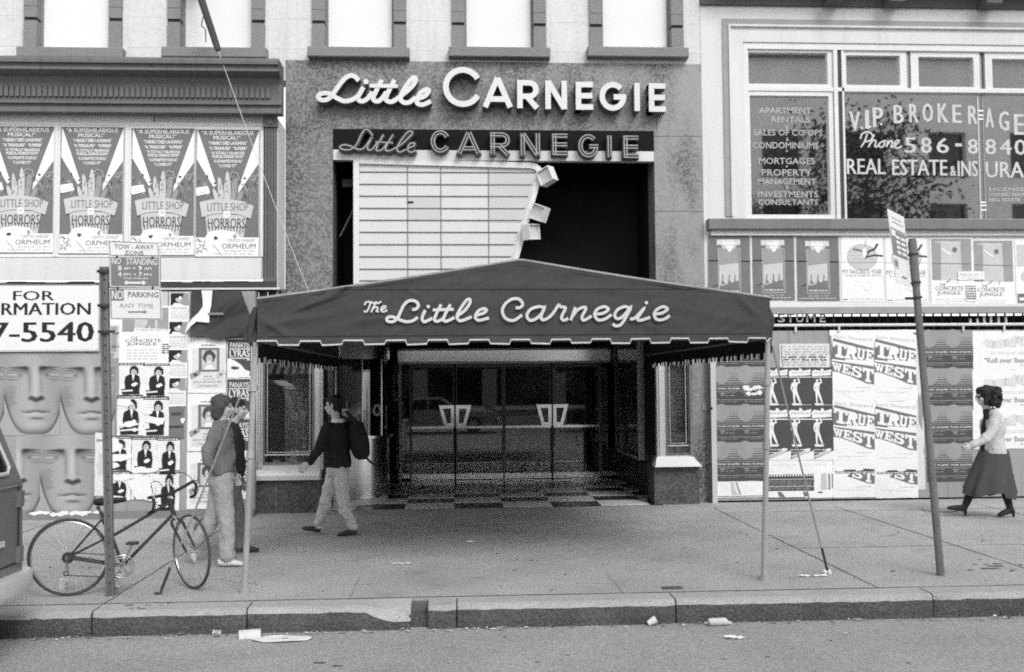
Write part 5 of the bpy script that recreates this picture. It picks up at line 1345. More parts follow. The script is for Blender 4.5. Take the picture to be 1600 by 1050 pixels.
def city(px0, py0, px1, py1, label, strip_, cutoff=False):
    s = Sheet(px0, py0, px1, py1, YRB, PAPER)
    s.rect(.03, .02, .97, .62, INK_G); s.poly([(.26, .06), (.72, .07), (.74, .62), (.24, .62)], INK_L); s.text('A NEW MUSICAL COMEDY', .12, .05, .74, .085, PAPER, 0); s.blob(.58, .18, .06, .04, INK_M); s.poly([(.50, .22), (.66, .23), (.64, .40), (.70, .62), (.62, .64), (.58, .45), (.46, .64), (.36, .66), (.52, .40)], INK_L); s.line([(.28, .16), (.50, .25)], .022, PAPER)
    s.line([(.03, .375), (.97, .385)], .014, INK_M); s.line([(.36, .66), (.46, .60)], .015, INK_G); s.line([(.62, .67), (.63, .60)], .012, INK_G)
    s.text('THE', .20, .665, .34, .70, INK_M, .02); s.text('CONCRETE', .10, .705, .76, .765, INK_M, .035); s.text('JUNGLE', .14, .775, .70, .845, INK_M, .04)
    for k in range(3): s.words(.1, .89 + k * .03, .8, .90 + k * .03, INK_L, k)
    s.done(label, 'poster', 'city musical posters on the upper right band')
city(1454, 371, 1520, 479, 'city musical poster just right of the leaning sign pole', True); city(1520, 374, 1585, 481, 'city musical poster beside the cut-off sheet at the right edge', True)
s = Sheet(1497, 424, 1538, 437, YRB - .012, PAPER); s.text('STARTS FRI. OCT. 15', .06, .25, .95, .6, INK_G, .0); s.words(.1, .75, .9, .85, INK_L, 2); s.done('small white dated strip pasted across the two city posters', 'paper strip')
s = Sheet(1509, 444, 1526, 471, YRB - .013, PAPER)
for k in range(6): s.words(.05, .08 + k * .14, .95, .17 + k * .14, INK_M, k)
s.done('tiny notice of close print between the two city posters', 'paper strip')
s = Sheet(1587, 374, 1660, 480, YRB, PAPER); s.rect(.03, .08, .5, .40, INK_L); s.rect(.02, .80, .95, .95, INK_M); s.blob(.3, .55, .2, .1, INK_L); s.words(.06, .85, .6, .90, PAPER, 2); s.done('pale sheet with a dark foot cut off by the right edge of the photo', 'poster')

# ---- plywood hoarding on the right
YR_ = YP - .003
def striped(px0, py0, px1, py1, Y, label, patch=False, ncol=2):
    s = Sheet(px0, py0, px1, py1, Y, INK_G)
    for k in range(5): s.rect(0, .17 + k * .06, 1, .185 + k * .06 + k * .003, INK_D if k > 1 else INK_M)
    for c in range(ncol):
        u = (c + .32 - .12) / ncol * 1.0; s.blob(u, .20, .17 * 2 / ncol, .24, INK_G, 20); s.blob(u - .01, .18, .13 * 2 / ncol, .19, INK_G, 18)
    s.rect(0, .46, 1, 1, INK_D); s.rect(0, .50, 1, .508, INK_L); s.rect(0, .63, 1, .638, INK_L); s.rect(0, .855, 1, .863, INK_L); s.rect(0, .88, 1, .95, INK_D)
    for c in range(ncol):
        a = c / ncol + .02; s.text('MUSIC OF JAMES', a, .545, a + .92 / ncol, .60, PAPER, .02)
        s.blob(a + .10, .70, .05, .018, INK_G, 8); s.words(a + .02, .665, a + .4 / ncol * 2 * .9, .68, INK_G, c); s.words(a + .05, .735, a + .34, .755, INK_G, c + 4); s.words(a + .04, .79, a + .4, .80, INK_M, c + 7); s.words(a + .05, .90, a + .4, .915, INK_G, c + 2)
    if patch:
        for (a, b, ru, rv) in ((.60, .54, .07, .07), (.85, .54, .09, .06), (.72, .60, .1, .05), (.66, .70, .05, .06), (.88, .68, .06, .06), (.77, .71, .08, .03)): s.blob(a, b, ru, rv, PAPER, 10, .3)
        s.blob(.76, .63, .05, .03, INK_K, 8, .3)
    s.done(label, 'poster', 'dark striped concert posters')
for k, (y0, y1) in enumerate(((516, 573), (573, 633), (633, 691), (691, 751))):
    striped(1120, y0, 1195, y1, YR_ - .001 * k, 'dark striped concert poster left of the right canopy post, ' + ['top row under the valance', 'second row with torn white patches', 'third row from the top', 'bottom row'][k], k == 1)
for k, (y0, y1) in enumerate(((517, 575.5), (575.5, 634), (634, 693), (693, 752))):
    striped(1444 + k * 1.5, y0, 1519.5, y1, YR_ - .001 * k, 'dark striped concert poster right of the leaning pole, ' + ['top row', 'second row', 'third row, before the woman\'s hand', 'bottom row, before her skirt'][k])
s = Sheet(1120, 752, 1196, 777, YR_, PAPER); s.poly([(.28, .05), (.34, .03), (.40, .7), (.45, .85), (.30, .85)], INK_L); s.poly([(.38, .05), (.42, .05), (.50, .8), (.46, .85)], INK_G); s.line([(0, .93), (.98, .93)], .01, INK_K); s.done('white sheet showing a pair of legs at the foot of the left striped column', 'poster')
s = Sheet(1196, 741, 1272, 767, YR_ - .001, INK_D); s.rect(0, .28, 1, .32, INK_L); s.rect(0, .72, 1, .76, INK_L)
for k in range(3): s.words(.05, .4 + k * .12, .95, .45 + k * .12, INK_G, k); s.words(.05, .84, .9, .9, INK_G, 7)
for k in range(18): s.rect(k / 18., 0, k / 18. + .03, .12, PAPER)
s.done('dark strip of a striped poster just right of the right canopy post near the ground', 'poster')
s = Sheet(1196, 767, 1300, 778, YR_ - .002, PAPER); s.poly([(.18, .1), (.24, .1), (.3, .9), (.2, .8)], INK_M); s.poly([(.56, .1), (.6, .1), (.66, .8), (.58, .8)], INK_M); s.line([(0, .95), (.6, .95)], .012, INK_K); s.done('narrow white sheet edge along the foot of the right hoarding', 'poster')
# handwritten notice
s = Sheet(1218, 537, 1296, 574, YR_ - .001, PAPER2)
rr = random.Random(4)
for k in range(8):
    u0 = .06 + rr.uniform(0, .05); v = .13 + k * .108; dark = INK_D if k in (4, 5) else INK_G
    while u0 < (.95 if k < 7 else .8):
        n = rr.randint(3, 8); pts = []
        for q in range(n * 2): pts.append((u0 + q * .011, v + .02 * (u0 - .3) + (rr.uniform(-.045, .01) if q % 2 else rr.uniform(0, .035))))
        s.line(pts, .006 if k not in (4, 5) else .010, dark); u0 += n * .022 + .03
s.line([(.04, .05), (.04, .6), (.06, .95)], .012, INK_M); s.done('white sheet of close handwriting above the dark figure posters', 'notice')
# dark posters with a standing pale figure
def figure(px0, py0, px1, py1, Y, label, cut=False):
    s = Sheet(px0, py0, px1, py1, Y, INK_D, jitter=not cut)
    s.poly([(0, .10), (.12, .06), (.42, .085), (.45, .03), (.55, .04), (.60, .09), (.95, .05), (.92, .20), (.5, .21), (0, .22)], PAPER); s.words(.1, .105, .9, .15, INK_L, 3); s.rect(0, .235, .95, .255, PAPER)
    k = .80 if cut else 1.0
    F = lambda p: [(a, b * k) for a, b in p]
    s.blob(.24, .33 * k, .06, .035, PAPER, 12); s.poly(F([(.13, .385), (.22, .37), (.32, .375), (.37, .42), (.33, .52), (.34, .60), (.42, .74), (.50, .88), (.44, .90), (.34, .78), (.26, .66), (.24, .80), (.26, .90), (.18, .90), (.16, .74), (.15, .60), (.17, .50), (.12, .48), (.10, .42)]), PAPER)
    s.line(F([(.34, .40), (.44, .38), (.42, .31), (.36, .28)]), .022, PAPER); s.line(F([(.12, .42), (.09, .52), (.14, .60)]), .02, PAPER); s.poly(F([(.08, .905), (.55, .905), (.5, .955), (.14, .955)]), PAPER); s.poly(F([(.22, .46), (.29, .46), (.25, .56)]), INK_L)
    if cut:
        s.words(.05, .815, .9, .83, PAPER, 5); s.poly([(.05, .94), (.6, .84), (.75, .80), (.9, .80), (.85, .86), (.65, .90), (.1, .985)], INK_L); s.blob(.75, .83, .1, .03, PAPER, 8, .3); s.poly([(-.02, 1.02), (1.02, .84), (1.02, 1.02)], PAPER); s.words(.05, .87, .4, .885, PAPER, 2)
    else: s.words(.5, .935, .95, .955, INK_L, 3)
    s.done(label, 'poster', 'dark posters with a pale standing figure')
for c, (a, b) in enumerate(((1196, 1233), (1233, 1269), (1269, 1301))):
    figure(a, 574, b, 636, YR_ - .001 * c, 'dark figure poster, upper row, ' + ['partly hidden by the right canopy post', 'crossed by the bracing cable', 'next to the big slanted lettering'][c])
    figure(a, 635, b + 1, 717, YR_ - .004 - .001 * c, 'dark figure poster with slanting white foot, lower row, ' + ['nearest the right canopy post', 'middle one', 'next to the big slanted lettering'][c], True)
s = Sheet(1196, 700, 1301, 742, YR_ - .0005, PAPER); s.words(.1, .62, .95, .64, INK_L, 3); s.done('blank white lower sheet beneath the dark figure posters', 'poster')
# slanted slab-letter posters
def slab(s, word, fu, fv, m):
    """word set in slab capitals along slanted boxes; fu/fv give the four corners per letter"""
def slab_letter(ch):
    a = .13                                    # strokes as polygons in a unit square, y down
    if ch == 'T': return [[(0, 0), (1, 0), (1, .34), (.82, .34), (.82, .2), (.64, .2), (.64, .82), (.80, .82), (.80, 1), (.20, 1), (.20, .82), (.36, .82), (.36, .2), (.18, .2), (.18, .34), (0, .34)]]
    if ch == 'R': return [[(0, 0), (.70, 0), (.92, .1), (.94, .42), (.74, .56), (.86, .82), (1, .82), (1, 1), (.66, 1), (.50, .62), (.38, .62), (.38, .82), (.5, .82), (.5, 1), (0, 1), (0, .82), (.12, .82), (.12, .18), (0, .18)]]
    if ch == 'U': return [[(0, 0), (.46, 0), (.46, .18), (.36, .18), (.36, .74), (.5, .82), (.66, .74), (.66, .18), (.56, .18), (.56, 0), (1, 0), (1, .18), (.90, .18), (.90, .82), (.72, 1), (.28, 1), (.10, .82), (.10, .18), (0, .18)]]
    if ch == 'E': return [[(0, 0), (1, 0), (1, .34), (.82, .34), (.80, .2), (.40, .2), (.40, .40), (.56, .40), (.56, .30), (.70, .30), (.70, .70), (.56, .70), (.56, .58), (.40, .58), (.40, .80), (.80, .80), (.82, .64), (1, .64), (1, 1), (0, 1), (0, .82), (.12, .82), (.12, .18), (0, .18)]]
    if ch == 'W': return [[(0, 0), (.34, 0), (.34, .16), (.28, .16), (.33, .58), (.44, .16), (.38, .16), (.38, 0), (.66, 0), (.66, .16), (.60, .16), (.70, .58), (.76, .16), (.70, .16), (.70, 0), (1, 0), (1, .16), (.95, .16), (.80, 1), (.62, 1), (.51, .50), (.40, 1), (.22, 1), (.06, .16), (0, .16)]]
    if ch == 'S': return [[(.95, .0), (.95, .36), (.76, .36), (.66, .2), (.40, .18), (.32, .28), (.44, .38), (.80, .46), (1, .64), (.94, .88), (.70, 1), (.36, .98), (.22, .90), (.2, 1), (.02, 1), (.02, .62), (.22, .62), (.32, .80), (.58, .82), (.70, .72), (.58, .62), (.18, .52), (.02, .34), (.06, .12), (.30, 0), (.62, .02), (.76, .10), (.78, 0)]]
def play(px0, py0, px1, py1, Y, label, torn=False):
    s = Sheet(px0, py0, px1, py1, Y, PAPER)
    # coordinates in the poster: measured on a 410 x 650 enlargement
    W, H = 410., 650.
    q = lambda pts: [(x / W, y / H) for x, y in pts]
    if not torn:
        s.text('Sam Shepard', .05, .01, .97, .075, INK_L, .02, fn=(lambda a, b: (a, b - (a - s.x0) / (s.x1 - s.x0) * (s.z1 - s.z0) * .065)))
        s.poly(q([(18, 45), (408, 145), (408, 300), (0, 245), (4, 90)]), INK_M)
    s.poly(q([(0, 262), (405, 320), (405, 495), (330, 485), (190, 420), (60, 375), (0, 365)]), INK_M)
    s.poly(q([(130, 248), (408, 268), (408, 308), (250, 290), (130, 268)]) if not torn else q([(0, 262), (1, 262), (1, 263)]), PAPER)
    def letter(ch, cs, m=PAPER):
        (ax, ay), (bx, by), (cx, cyy), (dx, dy) = cs       # TL TR BR BL
        for pg in slab_letter(ch):
            pts = []
            for x, y in pg: pts.append((((ax * (1 - x) + bx * x) * (1 - y) + (dx * (1 - x) + cx * x) * y) / W, ((ay * (1 - x) + by * x) * (1 - y) + (dy * (1 - x) + cyy * x) * y) / H))
            s.poly(pts, m)
    if not torn:
        letter('T', ((12, 72), (148, 108), (140, 245), (6, 222))); letter('R', ((150, 108), (250, 134), (246, 256), (118, 238))); letter('U', ((252, 136), (328, 156), (318, 264), (236, 244))); letter('E', ((336, 150), (408, 168), (402, 272), (326, 258)))
        letter('W', ((-6, 270), (96, 296), (84, 376), (10, 352))); letter('E', ((104, 292), (184, 308), (176, 405), (92, 376))); letter('S', ((192, 308), (290, 328), (284, 440), (180, 408)))
    letter('T', ((292, 328), (405, 350), (388, 482), (300, 462)))
    if torn: letter('S', ((192, 308), (290, 328), (284, 440), (180, 408))); s.poly(q([(-2, 255), (290, 255), (290, 330), (200, 340), (150, 380), (120, 420), (-2, 440)]), PAPER); s.rect(.05, .49, .98, .56, INK_D); s.words(.07, .53, .95, .548, PAPER, 3); s.blob(.15, .49, .12, .03, PAPER, 9, .3); s.blob(.62, .49, .12, .028, PAPER, 9, .3)
    s.words(.1, .86, .8, .868, INK_L, 4); s.words(.55, .80, .9, .81, INK_L, 9)
    s.done(label, 'poster', 'white posters with slanted slab lettering')
BL = 'white poster with two lines of slanted slab lettering, '
play(1300, 521, 1366, 626, YR_ - .004, BL + 'upper left of the four'); play(1366, 522, 1432, 627, YR_ - .0025, BL + 'upper right of the four')
play(1302, 625, 1367, 727, YR_ - .0045, BL + 'lower left of the four'); play(1366, 627, 1432.5, 729, YR_ - .003, BL + 'lower right of the four')
play(1302, 692, 1367, 777, YR_ - .002, 'torn white poster with only the end of its slab lettering, bottom left of the block', True); play(1367, 693, 1434, 778, YR_ - .0015, 'torn white poster with only the end of its slab lettering, bottom right of the block', True)
s = Sheet(1296, 515.5, 1442, 524, YR_ - .001, PAPER); s.done('white paper edge along the top of the slanted lettering block', 'paper strip')
s = Sheet(1430, 520, 1443, 765, YR_ - .001, PAPER2); s.blob(.6, .5, .3, .12, INK_G, 12, .3); s.done('torn pale strip beside the leaning pole', 'paper strip')
s = Sheet(1272, 738, 1304, 777, YR_ - .0012, PAPER); s.poly([(.35, .05), (.6, .02), (.65, .7), (.3, .75)], INK_L); s.rect(.7, .05, .78, .7, INK_M); s.rect(.86, .05, .92, .65, INK_M); s.blob(.3, .8, .12, .04, INK_D, 8, .3); s.done('torn white scrap with grey bars right of the bracing cable', 'poster')
# pale wavy-lettered posters at the right edge
def wavy(px0, py0, px1, py1, Y, label, foot=True):
    s = Sheet(px0, py0, px1, py1, Y, PAPER)
    r = random.Random(7)
    s.text('andCo', .18, .12, 1.0, .42, INK_L, .07)
    for k in range(9): s.blob(.2 + k * .09, .30 + .06 * sin(k), .06, .10, INK_L if k % 2 else PAPER2, 10, .2)
    s.text('andCo', .17, .14, .99, .40, PAPER2, .03)
    s.words(.25, .52, .95, .60, PAPER2, 3); s.text('"Roll over Beatlemania', .16, .68, 1.02, .82, INK_G, .02); s.words(.65, .86, .98, .90, INK_L, 2)
    s.done(label, 'poster', 'pale posters with cloud-like lettering at the right edge')
for k, (y0, y1) in enumerate(((517, 578), (578, 640), (640, 701))): wavy(1520, y0, 1632, y1, YR_ - .001 * k, 'pale poster with cloud-like lettering, ' + ['top one of the column above the woman\'s hair', 'middle one, behind the woman\'s head', 'lowest one, behind the woman\'s jacket'][k])
# ================================================================== STREET FURNITURE, BICYCLE, VAN, LITTER
def near(pxs_, Y, o):
    return
# ---- parking sign post by the bicycle
base = G(173, 931); YS = base.y
ps = thing('parking_sign', 'leaning steel post with three stacked parking signs beside the bicycle', 'street sign', base)
top = P(163, 417, YS)
g = MB()
for sx, w_, d_ in ((0, .034, .0),):
    ax = (top - base).normalized()
    def sq(mb, a, b, hw, hd, m):
        v = [];
        for c in (a, b): v += [c + Vector((-hw, -hd, 0)), c + Vector((hw, -hd, 0)), c + Vector((hw, hd, 0)), c + Vector((-hw, hd, 0))]
        mb.add(v, [(0, 1, 5, 4), (1, 2, 6, 5), (2, 3, 7, 6), (3, 0, 4, 7), (4, 5, 6, 7), (3, 2, 1, 0)], m)
    sq(g, base, top, .036, .010, POLE); sq(g, base + Vector((-.026, -.02, 0)), top + Vector((-.026, -.02, 0)), .010, .010, POLE); sq(g, base + Vector((.026, -.02, 0)), top + Vector((.026, -.02, 0)), .010, .010, POLE)
for k in range(24): c = base + (top - base) * (.04 + k * .04); g.ball(c + Vector((0, -.012, 0)), (.008, .004, .008), STONE_D, 6, 4)
part('post', g, ps)
g = MB()
for t in (.985, .88, .80): c = base + (top - base) * t; g.box(c.x - .05, c.x + .09, YS - .05, YS - .032, c.z - .012, c.z + .012, IRON_D); g.ball(c + Vector((-.03, -.055, 0)), .014, IRON_D, 8, 5)
part('bracket', g, ps)
YSN = YS - .07; so_ = (150, 370, 5.526)
def sign_panel(corners, m, border, name='sign_panel'):
    g = MB(); q = pxs(corners, *so_, YSN); g.prism(q, YSN, YSN + .006, m)
    if border:
        c = Vector((sum(a for a, _ in q) / 4, sum(b for _, b in q) / 4)); rr = [((a - c.x) * .955 + c.x, (b - c.y) * (.95 if border == 1 else .96) + c.y) for a, b in q]
        g.ribbon(rr, .007, YSN - .0015, YSN - .0008, SIGN_G if m is SIGN_W else SIGN_W, 0, closed=True)
    return g
def stext(g, s, x0, y0, x1, y1, m, bold=.02):
    a, b, c, d = R(150 + x0 / 5.526, 370 + y0 / 5.526, 150 + x1 / 5.526, 370 + y1 / 5.526, YSN - .003)
    g.text(s, a, b, c, d, YSN - .0025, m, bold, fn=lambda x, z: (x, z - (x - a) * .02))
def sarrow(g, x0, x1, y, h, m, both):
    q = [(x0, y), (x0 + h, y - h), (x0 + h, y - h * .35)] if both else [(x0, y - h * .3)]
    q += [(x1 - h * 1.3, y - h * .35), (x1 - h * 1.3, y - h), (x1, y), (x1 - h * 1.3, y + h), (x1 - h * 1.3, y + h * .35)]
    q += [(x0 + h, y + h * .35), (x0 + h, y + h)] if both else [(x0, y + h * .3)]
    g.prism(pxs(q, *so_, YSN), YSN - .0035, YSN - .0028, m)
g = sign_panel([(105, 38), (540, 52), (556, 166), (112, 163)], SIGN_W, 1); stext(g, 'TOW - AWAY', 158, 62, 500, 105, INK_M, .01); stext(g, 'ZONE', 245, 118, 410, 155, INK_M, .01); part('tow_panel', g, ps)
g = sign_panel([(112, 166), (556, 170), (560, 440), (116, 434)], SIGN_G, 2)
stext(g, 'NO', 138, 180, 215, 236, SIGN_W, .04); stext(g, 'STANDING', 262, 184, 528, 240, SIGN_W, .03)
for s, a, b, c, d in (('8', 190, 248, 220, 290), ('AM', 238, 260, 295, 284), ('-', 318, 266, 340, 274), ('9', 365, 250, 397, 292), ('AM', 415, 262, 478, 286), ('4', 190, 302, 220, 342), ('PM', 238, 314, 300, 336), ('-', 325, 320, 347, 328), ('7', 368, 304, 398, 344), ('PM', 412, 316, 478, 338), ('MON THRU FRI', 240, 350, 450, 364)): stext(g, s, a, b, c, d, SIGN_W, .02)
sarrow(g, 245, 436, 397, 24, SIGN_W, True)
for x, y in ((182, 172), (488, 180)): q = pxs([(x, y)], *so_, YSN)[0]; g.ball((q[0], YSN - .004, q[1]), .011, IRON_D, 8, 5)
part('standing_panel', g, ps)
g = sign_panel([(116, 444), (562, 446), (572, 716), (124, 712)], SIGN_W, 1)
g.prism(pxs([(122, 452), (238, 452), (240, 550), (124, 550)], *so_, YSN), YSN - .0024, YSN - .0016, SIGN_G); stext(g, 'NO', 136, 462, 232, 538, SIGN_W, .04); stext(g, 'PARKING', 275, 472, 540, 520, SIGN_G, .02); stext(g, 'ANY TIME', 200, 572, 496, 610, INK_G, .0); sarrow(g, 275, 440, 648, 17, SIGN_G, False)
for x, y in ((187, 440), (490, 440)): q = pxs([(x, y)], *so_, YSN)[0]; g.ball((q[0], YSN - .004, q[1]), .011, IRON_D, 8, 5)
part('parking_panel', g, ps)

# ---- leaning pole on the right with a sign turned nearly edge on
base = G(1470, 899); top = P(1425, 373, base.y + .02)
rp = thing('leaning_sign_pole', 'rusty round pole leaning left with a white and grey sign turned edge on', 'street sign', base)
g = MB(); d = top - base
g.tube([base - Vector((0, 0, .02)), base + d * .46, base + d * .86, top], [.036, .035, .034, .034], POLE, 14)
g.tube([base + d * .858, base + d * .99, base + d * .995], [.040, .041, .036], POLE, 14)
part('post', g, rp, 40)
g = MB()
for t in (.985 - .035, .955 - .09, .90 - .08): c = base + d * t; g.tube([c, c + d.normalized() * .018], .048, IRON_D, 12); g.box(c.x - .11, c.x - .02, c.y - .02, c.y + .02, c.z - .008, c.z + .012, IRON_D)
part('clamp', g, rp)
ya, yb = base.y - .34, base.y - .02
TL, TR, BR_, BL_ = P(1386.7, 326, ya), P(1412.4, 339, yb), P(1423.3, 449, yb), P(1400.7, 441, ya)
def spt(u, v, o=0): a = TL + (TR - TL) * u; b = BL_ + (BR_ - BL_) * u; n = (TR - TL).cross(BL_ - TL).normalized(); q = a + (b - a) * v; return q + n * o
def srect(mb, u0, v0, u1, v1, m, o): mb.poly([spt(u0, v1, o), spt(u1, v1, o), spt(u1, v0, o), spt(u0, v0, o)], m)
sgn = -1 if (TR - TL).cross(BL_ - TL).y > 0 else 1
g = MB()
v = [spt(0, 0, 0), spt(1, 0, 0), spt(1, 1, 0), spt(0, 1, 0)]; v2 = [spt(a, b, -sgn * .005) for a, b in ((0, 0), (1, 0), (1, 1), (0, 1))]
g.add(v + v2, [(0, 1, 2, 3), (7, 6, 5, 4), (0, 4, 5, 1), (1, 5, 6, 2), (2, 6, 7, 3), (3, 7, 4, 0)], SIGN_W)
e = sgn * .0015
srect(g, .02, .27, .98, .62, SIGN_G, e); srect(g, .05, .27, .3, .35, SIGN_W, e * 2)
for k, (a, b) in enumerate(((.30, .55), (.62, .92))):
    for j in range(4): srect(g, a, .33 + j * .07, b, .37 + j * .07, SIGN_W, e * 2)
srect(g, .22, .08, .8, .10, INK_L, e); srect(g, .2, .14, .9, .16, INK_L, e); srect(g, .02, .66, .3, .80, INK_L, e); srect(g, .06, .69, .24, .77, SIGN_G, e * 2); srect(g, .45, .88, .75, .91, SIGN_G, e); srect(g, .02, .245, .98, .255, IRON_D, e)
part('sign_panel', g, rp)

# ---- bicycle
def by(px): return YS + .03 + (px - 108) * .0010
def B(px, py, dy=0): return P(px, py, by(px) + dy)
def Bz(x, y, dy=0): return B(30 + x / 4.772, 730 + y / 4.772, dy)
hub = B(107.5, 873.5); hub.z = .338
fh = Bz(1285, 650); fh.z = .335
bk_ = thing('bicycle', 'dark ten-speed bicycle with dropped handlebars locked to the parking sign post', 'bicycle', (hub.x + .5, hub.y + .1, 0))
def wheel(c, d, up, r, name):
    n = d.cross(up).normalized()
    def ring(rr, k=40): return [c + (d * cos(2 * pi * i / k) + up * sin(2 * pi * i / k)) * rr for i in range(k)]
    g = MB(); g.tube([c - n * .05, c + n * .05], .018, CHROME, 10)
    w_ = part('wheel', g, bk_, 40)
    g = MB(); g.tube(ring(r - .012), .0125, RUBBER, 8, closed=True); part('tyre', g, w_, 60)
    g = MB(); g.tube(ring(r - .029), .0085, CHROME, 6, closed=True); part('rim', g, w_, 60)
    g = MB()
    for i in range(28):
        a = 2 * pi * i / 28; b = a + (.5 if i % 2 else -.5); s_ = .028 if i % 4 < 2 else -.028
        g.tube([c + n * s_ + (d * cos(b) + up * sin(b)) * .02, c + (d * cos(a) + up * sin(a)) * (r - .031)], .0013, CHROME, 4, cap=False)
    part('spokes', g, w_)
dB = (B(300, 870) - B(108, 870)); dB.z = 0; dB.normalize()
wheel(hub, dB, Vector((-.03, 0, 1)).normalized(), .338, 'wheel')
upf = Vector((-.10, .05, 1)).normalized(); dF_ = (dB * cos(radians(58)) + dB.cross(Vector((0, 0, 1))) * sin(radians(58))); dF_ = (dF_ - upf * dF_.dot(upf)).normalized()
wheel(fh, dF_, upf, .335, 'wheel')
bb = Bz(772, 735); sc_ = Bz(690, 508); hd1, hd0 = Bz(1112, 235), Bz(1160, 365)
g = MB(); T = .0135
sd0 = Bz(690, 508)
g.tube([bb, sd0, Bz(618, 392)], T, BIKE, 10); g.tube([sd0 + Vector((0, 0, -.01)), hd1 + (hd0 - hd1) * .22], .014, BIKE, 10); g.tube([bb, hd1 + (hd0 - hd1) * .85], .0145, BIKE, 10); g.tube([hd1, hd0], .02, BIKE, 10)
nB = Vector((0, 0, 1)).cross(dB)
for s_ in (-1, 1):
    o = nB * (.055 * s_); g.tube([hub + o, Bz(612, 392) + o * .3], .0085, BIKE, 8); g.tube([hub + o, sd0 + o * .3], .0085, BIKE, 8); g.tube([hub + o, bb + o * .5], .010, BIKE, 8)
part('frame', g, bk_, 50)
g = MB(); nF = dF_.cross(upf); crown = hd0 + Vector((0, 0, -.02))
for s_ in (-1, 1):
    o = nF * (.05 * s_); g.tube(smooth_path([crown, crown + o + (fh - crown) * .12, crown + o + (fh - crown) * .6, fh + o], 4), [.013] * 6 + [.011] * 6 + [.008], BIKE, 8)
part('fork', g, bk_, 50)
g = MB(); g.tube([hd0 + nF * .02 + Vector((0, 0, .01)), crown + dF_ * .05 + Vector((0, 0, -.03)), crown + dF_ * .03 + Vector((0, 0, -.07))], .008, CHROME, 6); part('front_brake', g, bk_, 50)
g = MB(); c0 = Bz(1105, 195); g.tube([hd1, Bz(1108, 205), c0 + dF_ * .07], .011, CHROME, 8); part('stem', g, bk_, 50)
g = MB(); c1 = c0 + dF_ * .07
R_end, L_end = Bz(1295, 118, .0), Bz(990, 210, .0)
def drop(e, far): return [e, e + dF_ * .05 + Vector((0, 0, .0)), e + dF_ * .085 + Vector((0, 0, -.045)), e + dF_ * .06 + Vector((0, 0, -.115)), e + Vector((0, 0, -.135)) - dF_ * .02]
R_end = c1 + nF * (-.2 if nF.x < 0 else .2) + Vector((0, 0, .075)); L_end = c1 - nF * (-.2 if nF.x < 0 else .2) + Vector((0, 0, -.015))
P5 = drop(L_end, 0)[::-1] + [c1] + drop(R_end, 1); g.tube(smooth_path(P5, 5), .0145, LEATHER, 8)
part('handlebar', g, bk_, 50)
for e in (R_end, L_end): g = MB(); g.tube(smooth_path([e + dF_ * .07, e + dF_ * .12 + Vector((0, 0, -.03)), e + dF_ * .10 + Vector((0, 0, -.10))], 4), .007, CHROME, 6); g.ball(e + dF_ * .07 + Vector((0, 0, .015)), (.016, .016, .024), CHROME, 8, 6); part('brake_lever', g, bk_, 50)
g = MB()
g.tube(smooth_path([Bz(1295, 105), Bz(1270, 70), Bz(1215, 40), Bz(1150, 60), Bz(1120, 130), Bz(1140, 300)], 5), .0035, INK_K, 5); g.tube(smooth_path([Bz(1000, 200), Bz(985, 120), Bz(1040, 110), Bz(1085, 180), Bz(1110, 280)], 5), .0035, INK_K, 5)
part('brake_cable', g, bk_)
# saddle
g = MB(); sa, sb = Bz(560, 258), Bz(800, 238)
rings = []
for t, w_, h_ in ((0, .055, .02), (.12, .075, .03), (.3, .07, .032), (.5, .042, .028), (.75, .024, .022), (.95, .018, .018), (1, .010, .010)):
    c = sa + (sb - sa) * t; rings.append([c + nB * (w_ * cos(a)) + Vector((0, 0, h_ * sin(a) * (1 if sin(a) > 0 else 1.3))) for a in [2 * pi * i / 12 for i in range(12)]])
v = [p for r in rings for p in r]; g.add(v, [(i * 12 + k, i * 12 + (k + 1) % 12, (i + 1) * 12 + (k + 1) % 12, (i + 1) * 12 + k) for i in range(6) for k in range(12)] + [tuple(range(12)), tuple(range(72, 84))], LEATHER)
sdl = part('saddle', g, bk_, 60)
g = MB(); g.tube([Bz(618, 392), Bz(596, 290)], .0125, CHROME, 8)
for k in range(7): c = Bz(585 + k * 9, 300 + k * 13); g.tube([c + nB * .03, c - nB * .03], .010, IRON_D, 6)
part('seat_post', g, bk_, 50)
# chainset, cogs, chain, pedals
def disc_ring(c, r, rr, m, k=30): g.tube([c + (dB * cos(2 * pi * i / k) + Vector((0, 0, 1)) * sin(2 * pi * i / k)) * r for i in range(k)], rr, m, 6, closed=True)
g = MB(); cb = bb - nB * .04 * (1 if nB.y > 0 else -1); disc_ring(cb, .098, .006, CHROME); disc_ring(cb, .075, .004, CHROME); disc_ring(cb, .03, .006, CHROME, 14)
for i in range(5): a = 2 * pi * i / 5 + .3; g.tube([cb, cb + (dB * cos(a) + Vector((0, 0, 1)) * sin(a)) * .095], .008, CHROME, 6)
part('chainring', g, bk_, 50)
g = MB(); p1, p2 = Bz(848, 565, -.1), Bz(716, 895, -.02)
for p_ in (p1, p2): g.tube([cb, p_], .009, CHROME, 8); g.box(p_.x - .045, p_.x + .045, p_.y - .05, p_.y + .03, p_.z - .011, p_.z + .011, CHROME if p_ is p2 else IRON_D)
part('crank', g, bk_, 50)
g = MB(); ch0 = hub - nB * .045 * (1 if nB.y > 0 else -1)
for r in (.02, .03, .038, .046): disc_ring(ch0, r, .005, IRON_D, 18)
g.tube([ch0 + Vector((-.02, 0, -.03)), ch0 + Vector((-.005, 0, -.08)), ch0 + Vector((.0, 0, -.125))], .011, CHROME, 6); disc_ring(ch0 + Vector((-.015, 0, -.135)), .018, .006, IRON_D, 12)
part('derailleur', g, bk_, 50)
